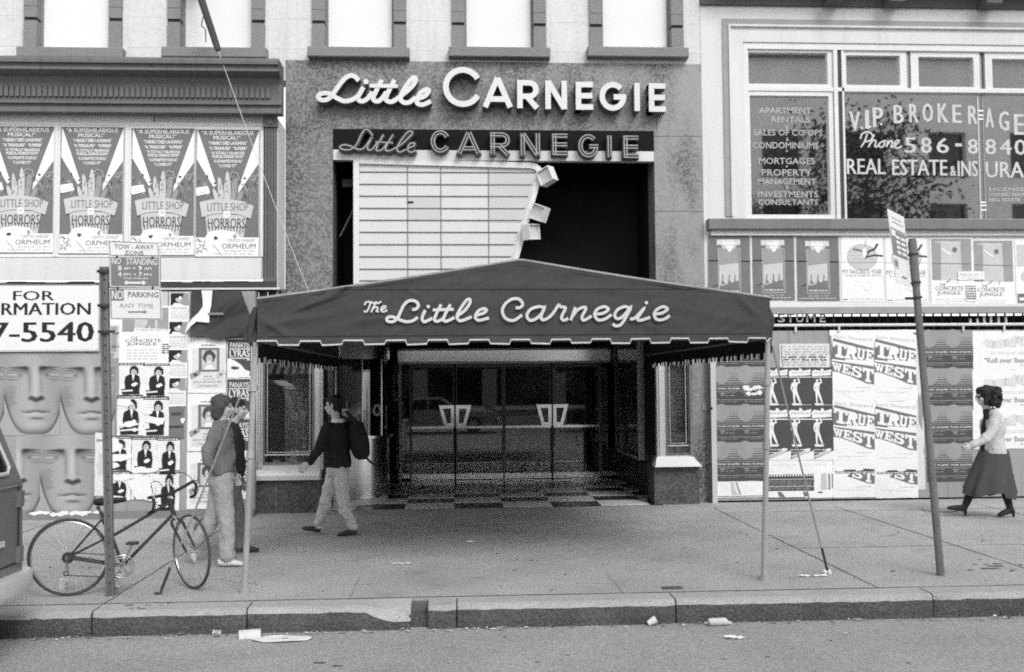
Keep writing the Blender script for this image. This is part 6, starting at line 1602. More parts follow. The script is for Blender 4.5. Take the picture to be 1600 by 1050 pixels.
g = MB(); g.tube([ch0 + Vector((0, 0, .045)), cb + Vector((0, 0, .098))], .0045, IRON_D, 5); g.tube([ch0 + Vector((-.01, 0, -.15)), cb + Vector((0, 0, -.098))], .0045, IRON_D, 5); part('chain', g, bk_)

# ---- van at the left edge (only its rear corner is in view)
VX = P(41, 760, 8.0).x
vn = thing('van', 'dark van at the left edge showing only its rear corner and pale bumper', 'van', (VX - 2.5, 7.1, -.2))
y0, y1 = 6.12, 8.02
def vsec(z):                                   # half-section: how far the rear and the sides draw in with height
    if z < .42: return .03, .05
    if z < 1.10: return .0, .0 + .02 * (z - .42)
    return (z - 1.10) * .33, .02 + (z - 1.10) * .16
zs_ = [.26, .30, .42, .46, .75, 1.0, 1.08, 1.10, 1.13, 1.35, 1.6, 1.78, 1.86, 1.90]
g = MB(); rows = []
for z in zs_:
    dx, dy = vsec(z); c = .09
    if z > 1.78: dx += .05 + (z - 1.78) * .8; dy += (z - 1.78) * .9
    o = []
    for (cx, cy_, a0) in ((VX - dx - c, y1 - dy - c, 0),): o += [(cx + c * sin(radians(a)), cy_ + c * cos(radians(a)), z) for a in (90, 70, 50, 30, 10, 0)]
    o += [(VX - 5.0, y1 - dy, z), (VX - 5.0, y0 + dy, z)]
    o += [(VX - dx - c + c * sin(radians(a)), y0 + dy + c - c * cos(radians(a)), z) for a in (0, 10, 30, 50, 70, 90)]
    rows.append(o)
n = len(rows[0]); g.add([p for r in rows for p in r], [(i * n + k, i * n + (k + 1) % n, (i + 1) * n + (k + 1) % n, (i + 1) * n + k) for i in range(len(rows) - 1) for k in range(n)] + [tuple(range(n))[::-1], tuple((len(rows) - 1) * n + k for k in range(n))], VAN)
body = part('body', g, vn, 40)
def rearpt(y, z, o=0): return Vector((VX - vsec(z)[0] + o, y, z))
def rpoly(mb, pts, m, o=.006): mb.poly([rearpt(y, z, o) for y, z in pts], m)
yw1 = 7.72
g = MB(); rpoly(g, [(6.4, 1.20), (yw1, 1.20), (yw1 + .02, 1.26), (yw1 - .10, 1.70), (6.5, 1.70)], VANGL, .012); wd_ = part('rear_window', g, vn)
g = MB(); g.tube([rearpt(y, z, .014) for y, z in ((6.4, 1.185), (yw1 - .02, 1.185), (yw1 + .035, 1.23), (yw1 - .09, 1.72), (6.5, 1.72))], .016, VANCH, 8); part('window_seal', g, wd_)
g = MB(); g.tube([rearpt(7.86, .50, .002), rearpt(7.86, 1.09, .002)], .008, INK_K, 5); g.tube([rearpt(6.2, .50, .002), rearpt(7.86, .50, .002)], .006, INK_K, 5); g.tube([rearpt(6.2, 1.08, .0), rearpt(7.92, 1.08, .0)], .010, VAN, 6); part('door_gap', g, vn)
for z in (.98, .56): g = MB(); g.box(VX - .005, VX + .03, 7.83, 7.90, z - .06, z + .06, VAN); part('hinge', g, vn)
g = MB(); g.box(VX + .004, VX + .02, 7.35, 7.60, .66, .70, VANCH); part('badge', g, vn)
g = MB(); bp = [(VX - .04, .27), (VX + .07, .27), (VX + .085, .30), (VX + .085, .40), (VX + .07, .425), (VX - .04, .43)]
v = []; ys = [6.05, 6.4, 7.0, 7.6, 7.95, 8.06, 8.10]; ins = [0, 0, 0, 0, .015, .05, .10]
for y, i_ in zip(ys, ins): v += [(x - (i_ if x > VX else 0), y, z) for x, z in bp]
k = len(bp); g.add(v, [(a * k + b, a * k + (b + 1) % k, (a + 1) * k + (b + 1) % k, (a + 1) * k + b) for a in range(len(ys) - 1) for b in range(k)] + [tuple(range(k)), tuple((len(ys) - 1) * k + b for b in range(k))], VANCH)
part('bumper', g, vn, 50)
for x in (VX - .75, VX - 3.9):
    g = MB(); g.tube([(x, 7.75, .12), (x, 7.95, .12)], .32, RUBBER, 20); w_ = part('wheel', g, vn, 40); g = MB(); g.tube([(x, 7.94, .12), (x, 7.965, .12)], .19, VANCH, 16); part('hub_cap', g, w_, 40)

# ---- litter
def crumple(name, px, py, z, sx, sy, h, label, m=TRASH, seed=0, group=None, rot=0.0):
    c = G(px, py, z); r = random.Random(seed); g = MB(); nx, ny = 7, 5; v = []
    for j in range(ny + 1):
        for i in range(nx + 1):
            a, b = (i / nx - .5) * sx, (j / ny - .5) * sy; e = 1 + r.uniform(-.12, .12)
            v.append(c + Vector(((a * cos(rot) - b * sin(rot)) * e, (a * sin(rot) + b * cos(rot)) * e, .004 + r.random() * h)))
    g.add(v, [(j * (nx + 1) + i, j * (nx + 1) + i + 1, (j + 1) * (nx + 1) + i + 1, (j + 1) * (nx + 1) + i) for j in range(ny) for i in range(nx)], m)
    single(name, g, label, 'litter', group)
crumple('paper_scrap', 626, 881, 0, .20, .05, .006, 'thin white paper strip lying flat on the pavement under the canopy', seed=1)
crumple('paper_scrap', 735, 848, 0, .08, .04, .02, 'small curled paper scrap on the pavement before the lobby', seed=2)
crumple('paper_scrap', 1271, 901, 0, .26, .035, .015, 'long white paper shred at the foot of the right bracing cable', seed=3)
crumple('paper_scrap', 1293, 899, 0, .07, .06, .05, 'crumpled white paper ball at the end of the right bracing cable', seed=4)
crumple('paper_scrap', 1147, 998, -.2, .15, .06, .02, 'pale folded wrapper on the road in front of the kerb', seed=5)
crumple('paper_scrap', 338, 994, -.2, .06, .04, .05, 'small crumpled tissue against the kerb left of the white carton', seed=6)
g = MB(); c = G(441, 1000, -.2); n = 26
g.poly([(c.x + .235 * cos(2 * pi * k / n) * (1 + .04 * sin(5 * k)), c.y + .10 * sin(2 * pi * k / n) * (1 + .06 * sin(3 * k)), -.188 + .004 * sin(k)) for k in range(n)], TRASH); g.poly([(c.x + .02 + .03 * cos(2 * pi * k / 8), c.y + .015 * sin(2 * pi * k / 8), -.183) for k in range(8)], INK_L)
single('flattened_paper', g, 'flattened white oval of paper in the gutter beside the carton', 'litter')
g = MB(); c = G(390, 996, -.2); M = Matrix.Rotation(.25, 3, 'Z')
s_ = MB(); s_.box(-.085, .085, -.035, .035, .0, .055, TRASH); s_.box(-.04, .03, -.0365, -.036, .015, .04, INK_L); g.add([c + M @ v for v in s_.v], s_.f, TRASH); single('carton', g, 'small squashed white carton lying in the gutter', 'litter')
def cup(px, py, z, tilt, label, s=1.0):
    c = G(px, py, z); M = Matrix.Rotation(tilt, 3, 'Y'); g = MB(); n = 14; rings = [(.026, .0), (.030, .03), (.036, .06), (.040, .09), (.042, .09), (.037, .088), (.027, .01)]
    v = [c + Vector((0, 0, .045 * s)) + M @ Vector((r * s * cos(2 * pi * k / n), r * s * sin(2 * pi * k / n), (h - .045) * s)) for r, h in rings for k in range(n)]
    g.add(v, [(i * n + k, i * n + (k + 1) % n, (i + 1) * n + (k + 1) % n, (i + 1) * n + k) for i in range(len(rings) - 1) for k in range(n)] + [tuple(range(n))[::-1], tuple((len(rings) - 1) * n + k for k in range(n))], TRASH); single('paper_cup', g, label, 'cup', smooth=40)
cup(1019, 978, -.2, radians(62), 'crushed paper cup leaning against the kerb face', .85)
cup(97, 921, 0, radians(8), 'small pale cup standing behind the rear bicycle wheel')
g = MB(); c = G(1125, 978, -.2); g.tube([c + Vector((-.09, 0, .032)), c + Vector((-.085, 0, .034)), c + Vector((.05, .01, .034)), c + Vector((.075, .012, .02)), c + Vector((.1, .014, .018))], [.028, .032, .032, .016, .014], mat('pale_plastic', .62, .3, .05, 5), 12); single('plastic_bottle', g, 'pale plastic bottle lying along the kerb', 'bottle', smooth=40)
g = MB(); r = random.Random(9)
for k in range(280):
    px = r.uniform(0, 1600); x = P(px, 980, YK).x; y = YK - abs(r.gauss(0, .05)) - .01; q = r.uniform(.008, .038) * (1 if r.random() < .4 else .6); z = -.198 + r.random() * .012
    a = r.uniform(0, 3); g.poly([(x + q * cos(a + i * 1.57) * r.uniform(.5, 1), y + q * .6 * sin(a + i * 1.57), z + r.uniform(0, .012)) for i in range(4)], r.choice((TRASH, KERB_T, STAIN, INK_G, TRASH)))
o = bpy.data.objects.new('gutter_debris', g.mesh('gutter_debris')); COL.objects.link(o); o['kind'] = 'stuff'; o['label'] = 'small scraps and grit strewn along the gutter below the kerb'; o['category'] = 'litter'
# ================================================================== PEOPLE
from mathutils import noise as mnoise
def fuse(mb, voxel, it=4, fac=.5, fold=0.0, fq=9.0):
    """union of closed shells as one continuous surface"""
    me = mb.mesh('tmp'); o = bpy.data.objects.new('tmp', me); COL.objects.link(o)
    m = o.modifiers.new('r', 'REMESH'); m.mode = 'VOXEL'; m.voxel_size = voxel; m.adaptivity = 0
    s = o.modifiers.new('s', 'SMOOTH'); s.iterations = it; s.factor = fac
    dg = bpy.context.evaluated_depsgraph_get(); dg.update(); r = bpy.data.meshes.new_from_object(o.evaluated_get(dg))
    if fold:                                   # cloth folds: the surface pushed in and out along its normals
        cos_ = []
        for v in r.vertices:
            p = v.co.copy(); q = Vector((p.x * fq, p.y * fq, p.z * fq * .8 + p.x * 3)); d = mnoise.noise(q) + .6 * mnoise.noise(q * 2.1 + Vector((3, 1, 2)))
            d = d - .5 * abs(mnoise.noise(Vector((p.x * fq * 1.4 + p.z * 6, p.y * fq * 1.4, p.z * fq * .9)))); cos_.append(p + v.normal * (d * fold))
        for v, c in zip(r.vertices, cos_): v.co = c
    out = MB(); out.add([v.co.copy() for v in r.vertices], [tuple(p.vertices) for p in r.polygons], mb.mats[0])
    bpy.data.objects.remove(o); bpy.data.meshes.remove(me); bpy.data.meshes.remove(r); return out
def limb(mb, pts, rad, m, n=12, sm=5):
    q = smooth_path(pts, sm) if sm else [Vector(p) for p in pts]; k = len(pts) - 1; rs = []
    for i in range(len(q)):
        t = i / (len(q) - 1) * k; a = min(int(t), k - 1); rs.append(rad[a] + (rad[a + 1] - rad[a]) * (t - a))
    mb.tube(q, rs, m, n); mb.ball(q[0], rs[0] * .98, m, 10, 7); mb.ball(q[-1], rs[-1] * .98, m, 10, 7)
def loft(mb, rings, lat, m, n=20):
    v = []; lat = lat.normalized()
    for i, (c, a, b) in enumerate(rings):
        t = (rings[min(i + 1, len(rings) - 1)][0] - rings[max(i - 1, 0)][0]).normalized(); l = (lat - t * lat.dot(t)).normalized(); f_ = t.cross(l)
        v += [c + l * (a * cos(2 * pi * k / n)) + f_ * (b * sin(2 * pi * k / n)) for k in range(n)]
    N = len(rings); mb.add(v, [(i * n + k, i * n + (k + 1) % n, (i + 1) * n + (k + 1) % n, (i + 1) * n + k) for i in range(N - 1) for k in range(n)] + [tuple(range(n))[::-1], tuple((N - 1) * n + k for k in range(n))], m)
def hand(mb, w, d, pn, th, m, s=1.0, curl=.5):
    """palm, four unequal bent fingers and a thumb; w wrist, d along the hand, pn palm normal, th thumb side"""
    d = d.normalized(); th = (th - d * th.dot(d)).normalized(); pn = d.cross(th) if d.cross(th).dot(pn) > 0 else -d.cross(th)
    R3 = Matrix((d, th, pn)).transposed()
    mb.ball(w + d * .045 * s, (.052 * s, .042 * s, .019 * s), m, 12, 8, R3); mb.tube([w - d * .03, w + d * .02], .026 * s, m, 10)
    for k, (o, L) in enumerate(((.029, .070), (.010, .080), (-.010, .075), (-.029, .060))):
        p = w + d * (.083 * s) + th * (o * s); a = curl * (.6 + .15 * k); pts = [p]
        for j, l in enumerate((.42, .32, .26)):
            dd = d * cos(a) + pn * sin(a); p = p + dd * (L * l * s); pts.append(p); a += curl * .9
        mb.tube(pts, [.0095 * s, .009 * s, .0085 * s, .0075 * s], m, 8); mb.ball(pts[-1], .0075 * s, m, 8, 6)
    p = w + d * .025 * s + th * .032 * s; dd = (d * .7 + th * .6 + pn * .35).normalized(); q = p + dd * .04 * s; dd2 = (d * .95 + pn * .45).normalized()
    mb.tube([w + d * .01 * s + th * .015 * s, p, q, q + dd2 * .03 * s], [.014 * s, .012 * s, .0105 * s, .0085 * s], m, 8); mb.ball(q + dd2 * .03 * s, .0085 * s, m, 8, 6)
def head(mb, c, f, m, s=1.0):
    """head with brow, nose, lips, chin and ears; c centre, f the way it faces"""
    f = f.normalized(); up = Vector((0, 0, 1)); up = (up - f * up.dot(f)).normalized(); l = up.cross(f); R3 = Matrix((f, l, up)).transposed()
    A = lambda x, y, z: c + (f * x + l * y + up * z) * s
    mb.ball(A(-.012, 0, .03), (.096 * s, .076 * s, .088 * s), m, 16, 12, R3); mb.ball(A(.022, 0, -.03), (.066 * s, .060 * s, .080 * s), m, 14, 10, R3)
    mb.ball(A(.052, 0, -.088), (.028 * s, .030 * s, .022 * s), m, 10, 8, R3); mb.ball(A(.070, 0, .022), (.022 * s, .048 * s, .014 * s), m, 10, 8, R3)
    mb.tube([A(.080, 0, .012), A(.098, 0, -.016), A(.112, 0, -.034)], [.011 * s, .013 * s, .016 * s], m, 8); mb.ball(A(.104, 0, -.036), (.016 * s, .019 * s, .012 * s), m, 8, 6, R3)
    mb.ball(A(.084, 0, -.058), (.012 * s, .026 * s, .007 * s), m, 8, 6, R3); mb.ball(A(.081, 0, -.070), (.012 * s, .022 * s, .008 * s), m, 8, 6, R3)
    for q in (-1, 1):
        mb.ball(A(-.012, q * .078, -.008), (.020 * s, .010 * s, .032 * s), m, 8, 6, R3); mb.ball(A(.055, q * .040, -.028), (.03 * s, .022 * s, .024 * s), m, 8, 6, R3)
    return A, R3
def eyes(A, s, parent):
    for q in (-1, 1):
        g = MB(); g.ball(A(.074, q * .032, .001), (.008 * s, .010 * s, .006 * s), INK_K, 8, 6); g.tube([A(.080, q * .018, .020), A(.080, q * .045, .020)], .005 * s, HAIR_K, 6); part('eye', g, parent, 60)
def shoe(mb, heel, toe, m, w=.045, h=.075, sole=True):
    d = (toe - heel); L = d.length; d.normalize(); lat = d.cross(Vector((0, 0, 1))).normalized(); up = lat.cross(d)
    loft(mb, [(heel + up * (h * .5) - d * .0, w * .55, h * .40), (heel + up * (h * .52) + d * .03, w * .85, h * .52), (heel + up * (h * .5) + d * L * .35, w * .85, h * .50), (heel + up * (h * .40) + d * L * .65, w * 1.05, h * .40), (heel + up * (h * .30) + d * L * .88, w * .95, h * .30), (heel + up * (h * .24) + d * L, w * .5, h * .18)], lat, m, 14)
def flat(mb, z=0.004):
    for v in mb.v:
        if v.z < z: v.z = z
    return mb
UP = Vector((0, 0, 1))

# ---- man in the dark sweater walking left, bag on his shoulder
Y1 = G(520, 836).y
J = lambda x, y, dy=0.0: P(x, y, Y1 + dy)
f1 = Vector((-.82, .57, 0)).normalized(); l1 = UP.cross(f1)
m1 = thing('person', 'man in dark sweater, white collar and faded jeans walking left past the display window', 'person', (J(525, 836).x, Y1, 0))
hip = J(528, 730); chest = J(528, 684); nb_ = J(528, 658); hc = J(521, 633.5)
shL, shR = J(512, 667, -.13), J(545, 667, .13); elL, wrL = J(497, 703, -.20), J(482.5, 724, -.24); elR, wrR = J(566, 684, .12), J(546, 650, -.02)
kR, aR = J(510, 776, .07), J(497, 821, .09); kL, aL = J(537, 782, -.07), J(552, 826, -.05)
hR, hL = J(522, 741, .09), J(533, 741, -.09)
def torso(mb, pts, m):
    loft(mb, pts, l1, m)
b = MB(); head(b, hc, Vector((-.93, .30, -.02)), SKIN); b.tube([nb_ - UP * .04, hc - UP * .05 + f1 * -.01], [.058, .052], SKIN, 12)
loft(b, [(hip - UP * .06, .13, .10), (hip, .14, .10), (hip + UP * .14, .125, .09), (chest, .15, .10), (chest + UP * .12, .15, .09), (nb_, .07, .06)], l1, SKIN)
for q in ((shL, elL, wrL), (shR, elR, wrR)): limb(b, q, (.045, .036, .027), SKIN)
for q in ((hR, kR, aR), (hL, kL, aL)): limb(b, q, (.07, .05, .036), SKIN)
hand(b, wrL, J(474, 731, -.28) - wrL, Vector((.3, .9, -.2)), Vector((-.3, .4, .6)), SKIN, 1.0, .55); hand(b, wrR, J(537, 634, -.06) - wrR, Vector((-.2, -.8, .2)), Vector((-.8, 0, .3)), SKIN, 1.0, .8)
part('body', fuse(b, .0062, 3), m1, 80)
A1, R1 = (lambda: (head(MB(), hc, Vector((-.93, .30, -.02)), SKIN)))(); eyes(A1, 1.0, m1)
g = MB(); g.ball(A1(-.022, 0, .048), (.101, .084, .086), HAIR_K, 18, 12, R1); g.ball(A1(-.050, 0, -.012), (.064, .076, .072), HAIR_K, 14, 10, R1); g.ball(A1(.050, 0, .082), (.045, .062, .032), HAIR_K, 12, 8, R1)
for q in (-1, 1): g.ball(A1(.012, q * .070, .020), (.020, .012, .040), HAIR_K, 8, 6, R1)
part('hair', fuse(g, .008, 1, fold=.006, fq=30), m1, 80)
g = MB(); loft(g, [(hip + UP * .005, .172, .140), (hip + UP * .05, .184, .145), (hip + UP * .16, .172, .128), (chest, .19, .132), (chest + UP * .10, .195, .125), (chest + UP * .155, .15, .10), (nb_ - UP * .005, .082, .078)], l1, KNIT)
limb(g, (shL, elL, wrL + (elL - wrL) * .12), (.074, .062, .044), KNIT); limb(g, (shR, elR, wrR + (elR - wrR) * .12), (.074, .062, .044), KNIT); g.tube([hip + UP * .0, hip + UP * .03], .145, KNIT, 16)
part('sweater', fuse(g, .010, 3, fold=.010), m1, 80)
g = MB(); loft(g, [(nb_ - UP * .015, .088, .084), (nb_ + UP * .03, .072, .07)], l1, COLLAR); part('collar', g, m1, 60)
g = MB(); loft(g, [(hip - UP * .09, .15, .125), (hip - UP * .03, .16, .125), (hip + UP * .05, .14, .105)], l1, JEANS)
limb(g, (hR, kR, aR + (kR - aR) * .04), (.098, .073, .056), JEANS); limb(g, (hL, kL, aL + (kL - aL) * .04), (.10, .075, .058), JEANS)
for p_, r_ in ((kR, .074), (kL, .076)):
    for k in range(4): g.ball(p_ + Vector((random.uniform(-.02, .02), random.uniform(-.02, .02), -.02 - k * .035)), r_ * (.96 - k * .04), JEANS, 10, 6)
for p_ in (aR, aL): g.ball(p_ + UP * .02, .062, JEANS, 10, 6)
part('jeans', fuse(g, .009, 2, fold=.013, fq=11), m1, 80)
for h_, t_ in ((J(500, 833, .09), J(471, 827.5, .05)), (J(558, 835.5, -.05), J(527, 838, -.12))):
    g = MB(); shoe(g, h_, t_, SHOE_D); part('shoe', flat(fuse(g, .008, 2)), m1, 60)
for p_ in (aR, aL): g = MB(); g.tube([p_ - UP * .03, p_ + UP * .03], .042, COLLAR, 10); part('sock', g, m1, 60)
bp0 = thing('backpack', 'dark backpack slung over the walking man\'s shoulder with a loose strap', 'backpack', J(562, 716))
g = MB(); c = J(561, 690, -.02); tl = Vector((.16, 0, -1)).normalized()
loft(g, [(c - tl * .25, .05, .04), (c - tl * .22, .10, .075), (c - tl * .08, .13, .10), (c + tl * .08, .135, .11), (c + tl * .18, .11, .09), (c + tl * .225, .06, .05)], Vector((.75, -.65, 0)), KNIT); g.ball(J(566, 688, -.12), (.07, .05, .10), KNIT, 12, 8)
part('bag', fuse(g, .010, 3, fold=.012, fq=8), bp0, 80)
g = MB(); g.tube(smooth_path([J(538, 638, -.04), J(547, 650, -.07), J(556, 662, -.06), J(563, 672, -.04)], 5), .026, LEATHER, 8); part('shoulder_strap', g, bp0, 60)
g = MB(); g.tube(smooth_path([J(570, 712, -.05), J(577, 720, -.05), J(589, 729, -.05)], 4), .014, LEATHER, 6); part('loose_strap', g, bp0, 60)

# ---- man in the short denim jacket walking right, and his companion behind him
def stroller(Y, dx, label, jkt, trs, hairm, joints, long_hair, jr, tr, shoem, face):
    J = lambda x, y, dy=0.0: P(x, y, Y + dy)
    f = Vector((.95, .30, 0)).normalized(); l = UP.cross(f); q = {k: J(*v) for k, v in joints.items()}
    t = thing('person', label, 'person', (q['hip'].x, Y, 0))
    b = MB(); A, R3 = head(b, q['head'], face, SKIN); b.tube([q['neck'] - UP * .04, q['head'] - UP * .05], [.058, .052], SKIN, 12)
    hip, ch, nk = q['hip'], q['chest'], q['neck']
    loft(b, [(hip - UP * .06, .13, .10), (hip + UP * .1, .125, .09), (ch, .15, .10), (ch + UP * .12, .15, .09), (nk, .07, .06)], l, SKIN)
    for s in 'RL':
        limb(b, (q['sh' + s], q['el' + s], q['wr' + s]), (.045, .036, .027), SKIN); limb(b, (q['hp' + s], q['kn' + s], q['an' + s]), (.07, .05, .036), SKIN)
        hand(b, q['wr' + s], Vector((.5, .1, -.85)), Vector((0, .8, .2)) if s == 'R' else Vector((0, -.8, .2)), Vector((.8, 0, .5)), SKIN, .95, .35)
    part('body', fuse(b, .0065, 3), t, 80); eyes(A, 1.0, t)
    g = MB(); g.ball(A(-.020, 0, .052), (.104, .088, .084), hairm, 18, 12, R3); g.ball(A(-.055, 0, -.02), (.066, .080, .086), hairm, 14, 10, R3); g.ball(A(.030, 0, .078), (.046, .068, .030), hairm, 12, 8, R3)
    if long_hair:
        for s in (-1, 1):
            g.ball(A(-.022, s * .074, -.005), (.058, .028, .078), hairm, 12, 8, R3); g.ball(A(.040, s * .066, .050), (.04, .024, .040), hairm, 10, 6, R3); g.ball(A(-.045, s * .064, -.075), (.042, .026, .050), hairm, 12, 8, R3)
        g.ball(A(-.062, 0, -.060), (.058, .074, .085), hairm, 12, 8, R3)
    part('hair', fuse(g, .008, 1, fold=.009, fq=30), t, 80)
    g = MB(); k = jr
    loft(g, [(hip + UP * .0, .155 * k, .125 * k), (hip + UP * .035, .175 * k, .140 * k), (hip + UP * .11, .185 * k, .155 * k), (ch - UP * .03, .19 * k, .145 * k), (ch + UP * .09, .195 * k, .125 * k), (ch + UP * .145, .15 * k, .10 * k), (nk - UP * .0, .082, .082)], l, jkt)
    for s in 'RL':
        limb(g, (q['sh' + s], q['el' + s], q['wr' + s]), (.080 * k, .076 * k, .056 * k), jkt)
        for j in range(4): a = q['el' + s] + (q['wr' + s] - q['el' + s]) * (.1 + j * .2); g.ball(a, .073 * k - j * .004, jkt, 10, 6)
    part('jacket', fuse(g, .010, 2, fold=.016, fq=9), t, 80)
    g = MB(); loft(g, [(nk - UP * .03, .095, .09), (nk + UP * .03, .075, .072)], l, jkt); part('collar', g, t, 60)
    g = MB(); loft(g, [(hip - UP * .10, .15, .125), (hip - UP * .03, .165, .135), (hip + UP * .06, .155, .12)], l, trs)
    for s in 'RL': limb(g, (q['hp' + s], q['kn' + s], q['an' + s]), (.108 * tr, .092 * tr, .080 * tr), trs); g.tube([q['an' + s] + (q['kn' + s] - q['an' + s]) * .08, q['an' + s] - (q['kn' + s] - q['an' + s]) * .06], .084 * tr, trs, 12)
    part('trousers', fuse(g, .010, 2, fold=.012, fq=10), t, 80)
    for s in 'RL': g = MB(); shoe(g, q['he' + s], q['to' + s], shoem); part('shoe', flat(fuse(g, .008, 2)), t, 60)
    return t
Y2 = G(358, 884).y; Y3 = G(388, 862).y
stroller(Y3, 0, 'dark jacketed man in grey trousers half hidden behind the man in denim', CLOTH_K, CLOTH_G, HAIR_K, dict(
    head=(371, 640), neck=(360, 663), chest=(361, 692), hip=(361, 745), shR=(355, 676, -.14), elR=(350, 716, -.18), wrR=(360, 740, -.15), shL=(368, 676, .14), elL=(367, 716, .2), wrL=(370, 744, .10),
    hpR=(362, 748, -.08), knR=(370, 800, -.08), anR=(374, 852, -.08), heR=(372, 862, -.08), toR=(405, 862, -.04), hpL=(358, 748, .08), knL=(340, 800, .08), anL=(313, 825, .08), heL=(303, 828, .08), toL=(306, 850, .1)), False, 1.0, .92, SHOE_D, Vector((.95, .2, 0)))
stroller(Y2, 0, 'long haired man in a denim jacket and pale trousers, hand in pocket, walking right', DENIMJ, CHINO, HAIR_B, dict(
    head=(348, 636), neck=(345, 661), chest=(346, 692), hip=(346, 742), shR=(338, 675, -.15), elR=(325, 715, -.24), wrR=(344, 741, -.115), shL=(355, 675, .15), elL=(356, 716, .2), wrL=(364, 740, .17),
    hpR=(347, 748, -.08), knR=(353, 808, -.08), anR=(355, 868, -.08), heR=(340, 884, -.08), toR=(381, 884, -.06), hpL=(344, 748, .08), knL=(332, 812, .08), anL=(304, 846, .08), heL=(290, 852, .08), toL=(302, 880, .1)), True, .92, .96, SHOE_W, Vector((.96, .12, 0)))

# ---- woman striding left at the right-hand edge
Y4 = G(1540, 808).y
J = lambda x, y, dy=0.0: P(x, y, Y4 + dy)
f4 = Vector((-.98, -.12, 0)).normalized(); l4 = UP.cross(f4)
w4 = thing('person', 'woman with dark wavy hair in a pale blazer and long dark skirt striding left', 'person', (J(1545, 808).x, Y4, 0))
hip = J(1551, 706); ch = J(1551, 668); nk = J(1545, 640); hc = J(1536, 620); face = Vector((-1, -.08, -.05))
shL, elL, wrL = J(1556, 650, -.15), J(1545, 681, -.22), J(1518, 696, -.22); shR, elR, wrR = J(1548, 650, .15), J(1560, 686, .2), J(1556, 706, .18)
hR, kR, aR = J(1546, 712, .08), J(1522, 756, .07), J(1509, 788, .06); hL, kL, aL = J(1556, 712, -.08), J(1568, 758, -.06), J(1577, 790, -.06)
b = MB(); A4, R4 = head(b, hc, face, SKIN, .93); b.tube([nk - UP * .05, hc - UP * .05], [.05, .046], SKIN, 12)
loft(b, [(hip - UP * .06, .14, .10), (hip + UP * .1, .11, .08), (ch, .14, .10), (ch + UP * .13, .14, .085), (nk, .06, .055)], l4, SKIN)
for q in ((shL, elL, wrL), (shR, elR, wrR)): limb(b, q, (.04, .032, .024), SKIN)
for q in ((hR, kR, aR), (hL, kL, aL)): limb(b, q, (.07, .048, .034), SKIN)
hand(b, wrL, J(1503, 703, -.24) - wrL, Vector((0, .9, -.2)), Vector((-.2, 0, .9)), SKIN, .95, .7); hand(b, wrR, Vector((.2, 0, -1)), Vector((0, -.9, 0)), Vector((-.9, 0, 0)), SKIN, .9, .6)
part('body', fuse(b, .0062, 3), w4, 80); eyes(A4, .93, w4)
g = MB(); g.tube([A4(.086, -.055, .004), A4(.090, 0, .008), A4(.086, .055, .004)], .004, INK_K, 6)
for s in (-1, 1): g.ball(A4(.085, s * .030, .0), (.010, .022, .018), INK_K, 10, 8, R4); g.tube([A4(.082, s * .055, .006), A4(-.01, s * .078, .006)], .004, INK_K, 5)
part('sunglasses', g, w4, 60)
g = MB(); r = random.Random(2); g.ball(A4(-.03, 0, .055), (.105, .10, .09), HAIR_K, 16, 10, R4); g.ball(A4(-.085, 0, .0), (.125, .125, .135), HAIR_K, 18, 12, R4); g.ball(A4(-.07, 0, .055), (.145, .12, .10), HAIR_K, 16, 10, R4); g.ball(A4(-.12, 0, -.01), (.12, .12, .13), HAIR_K, 16, 10, R4); g.ball(A4(-.03, 0, -.005), (.055, .098, .09), HAIR_K, 14, 10, R4)
for k in range(60):
    a, h_ = r.uniform(1.5, 4.8), r.uniform(-.13, .10); rr = .112 + .055 * (1 - (h_ / .14) ** 2)
    g.ball(A4(-.070 + rr * cos(a) * 1.05, rr * sin(a) * .9, h_ - .005), r.uniform(.024, .046), HAIR_K, 8, 6)
for k in range(14): g.ball(A4(.02 + r.uniform(-.03, .055), r.uniform(-.06, .06), .10 + r.uniform(-.02, .012)), r.uniform(.025, .035), HAIR_K, 8, 6)
for s in (-1, 1):
    for k in range(6): g.ball(A4(.0 + r.uniform(-.03, .02), s * .082, .05 - k * .028), .030, HAIR_K, 8, 6)
g = fuse(g, .008, 1, fold=.012, fq=26)
for k in range(110):                           # loose strands at the outside of the mass
    a, h_ = r.uniform(1.4, 4.9), r.uniform(-.13, .13); rr = .125 + .02 * (1 - (h_ / .15) ** 2); p0 = A4(-.065 + rr * cos(a), rr * sin(a) * .9, h_)
    d_ = (p0 - A4(-.05, 0, .03)).normalized() * r.uniform(.012, .026); q = [p0 - d_ * .5, p0 + d_ * .5 + UP * r.uniform(-.02, .02), p0 + d_ + UP * r.uniform(-.05, .01)]
    g.tube(smooth_path(q, 3), [.009] * 4 + [.008, .006, .004], HAIR_K, 5)
part('hair', g, w4, 80)
g = MB(); loft(g, [(hip + UP * -.02, .20, .165), (hip + UP * .06, .19, .155), (hip + UP * .18, .165, .13), (ch, .185, .145), (ch + UP * .10, .19, .125), (ch + UP * .16, .14, .095), (nk - UP * .01, .075, .075)], l4, WOOL_L)
limb(g, (shL, elL, wrL + (elL - wrL) * .05), (.075, .066, .050), WOOL_L); limb(g, (shR, elR, wrR + (elR - wrR) * .05), (.075, .066, .050), WOOL_L)
for j in range(3): g.ball(elL + (wrL - elL) * (j * .12) + UP * .005, .064 - j * .002, WOOL_L, 10, 6)
blz = part('blazer', fuse(g, .009, 2, fold=.009, fq=9), w4, 80)
g = MB(); q0 = hip + l4 * .150 + f4 * .055 + UP * .055; g.tube([q0 - f4 * .06, q0 + f4 * .05], .006, INK_M, 6); part('pocket', g, blz)
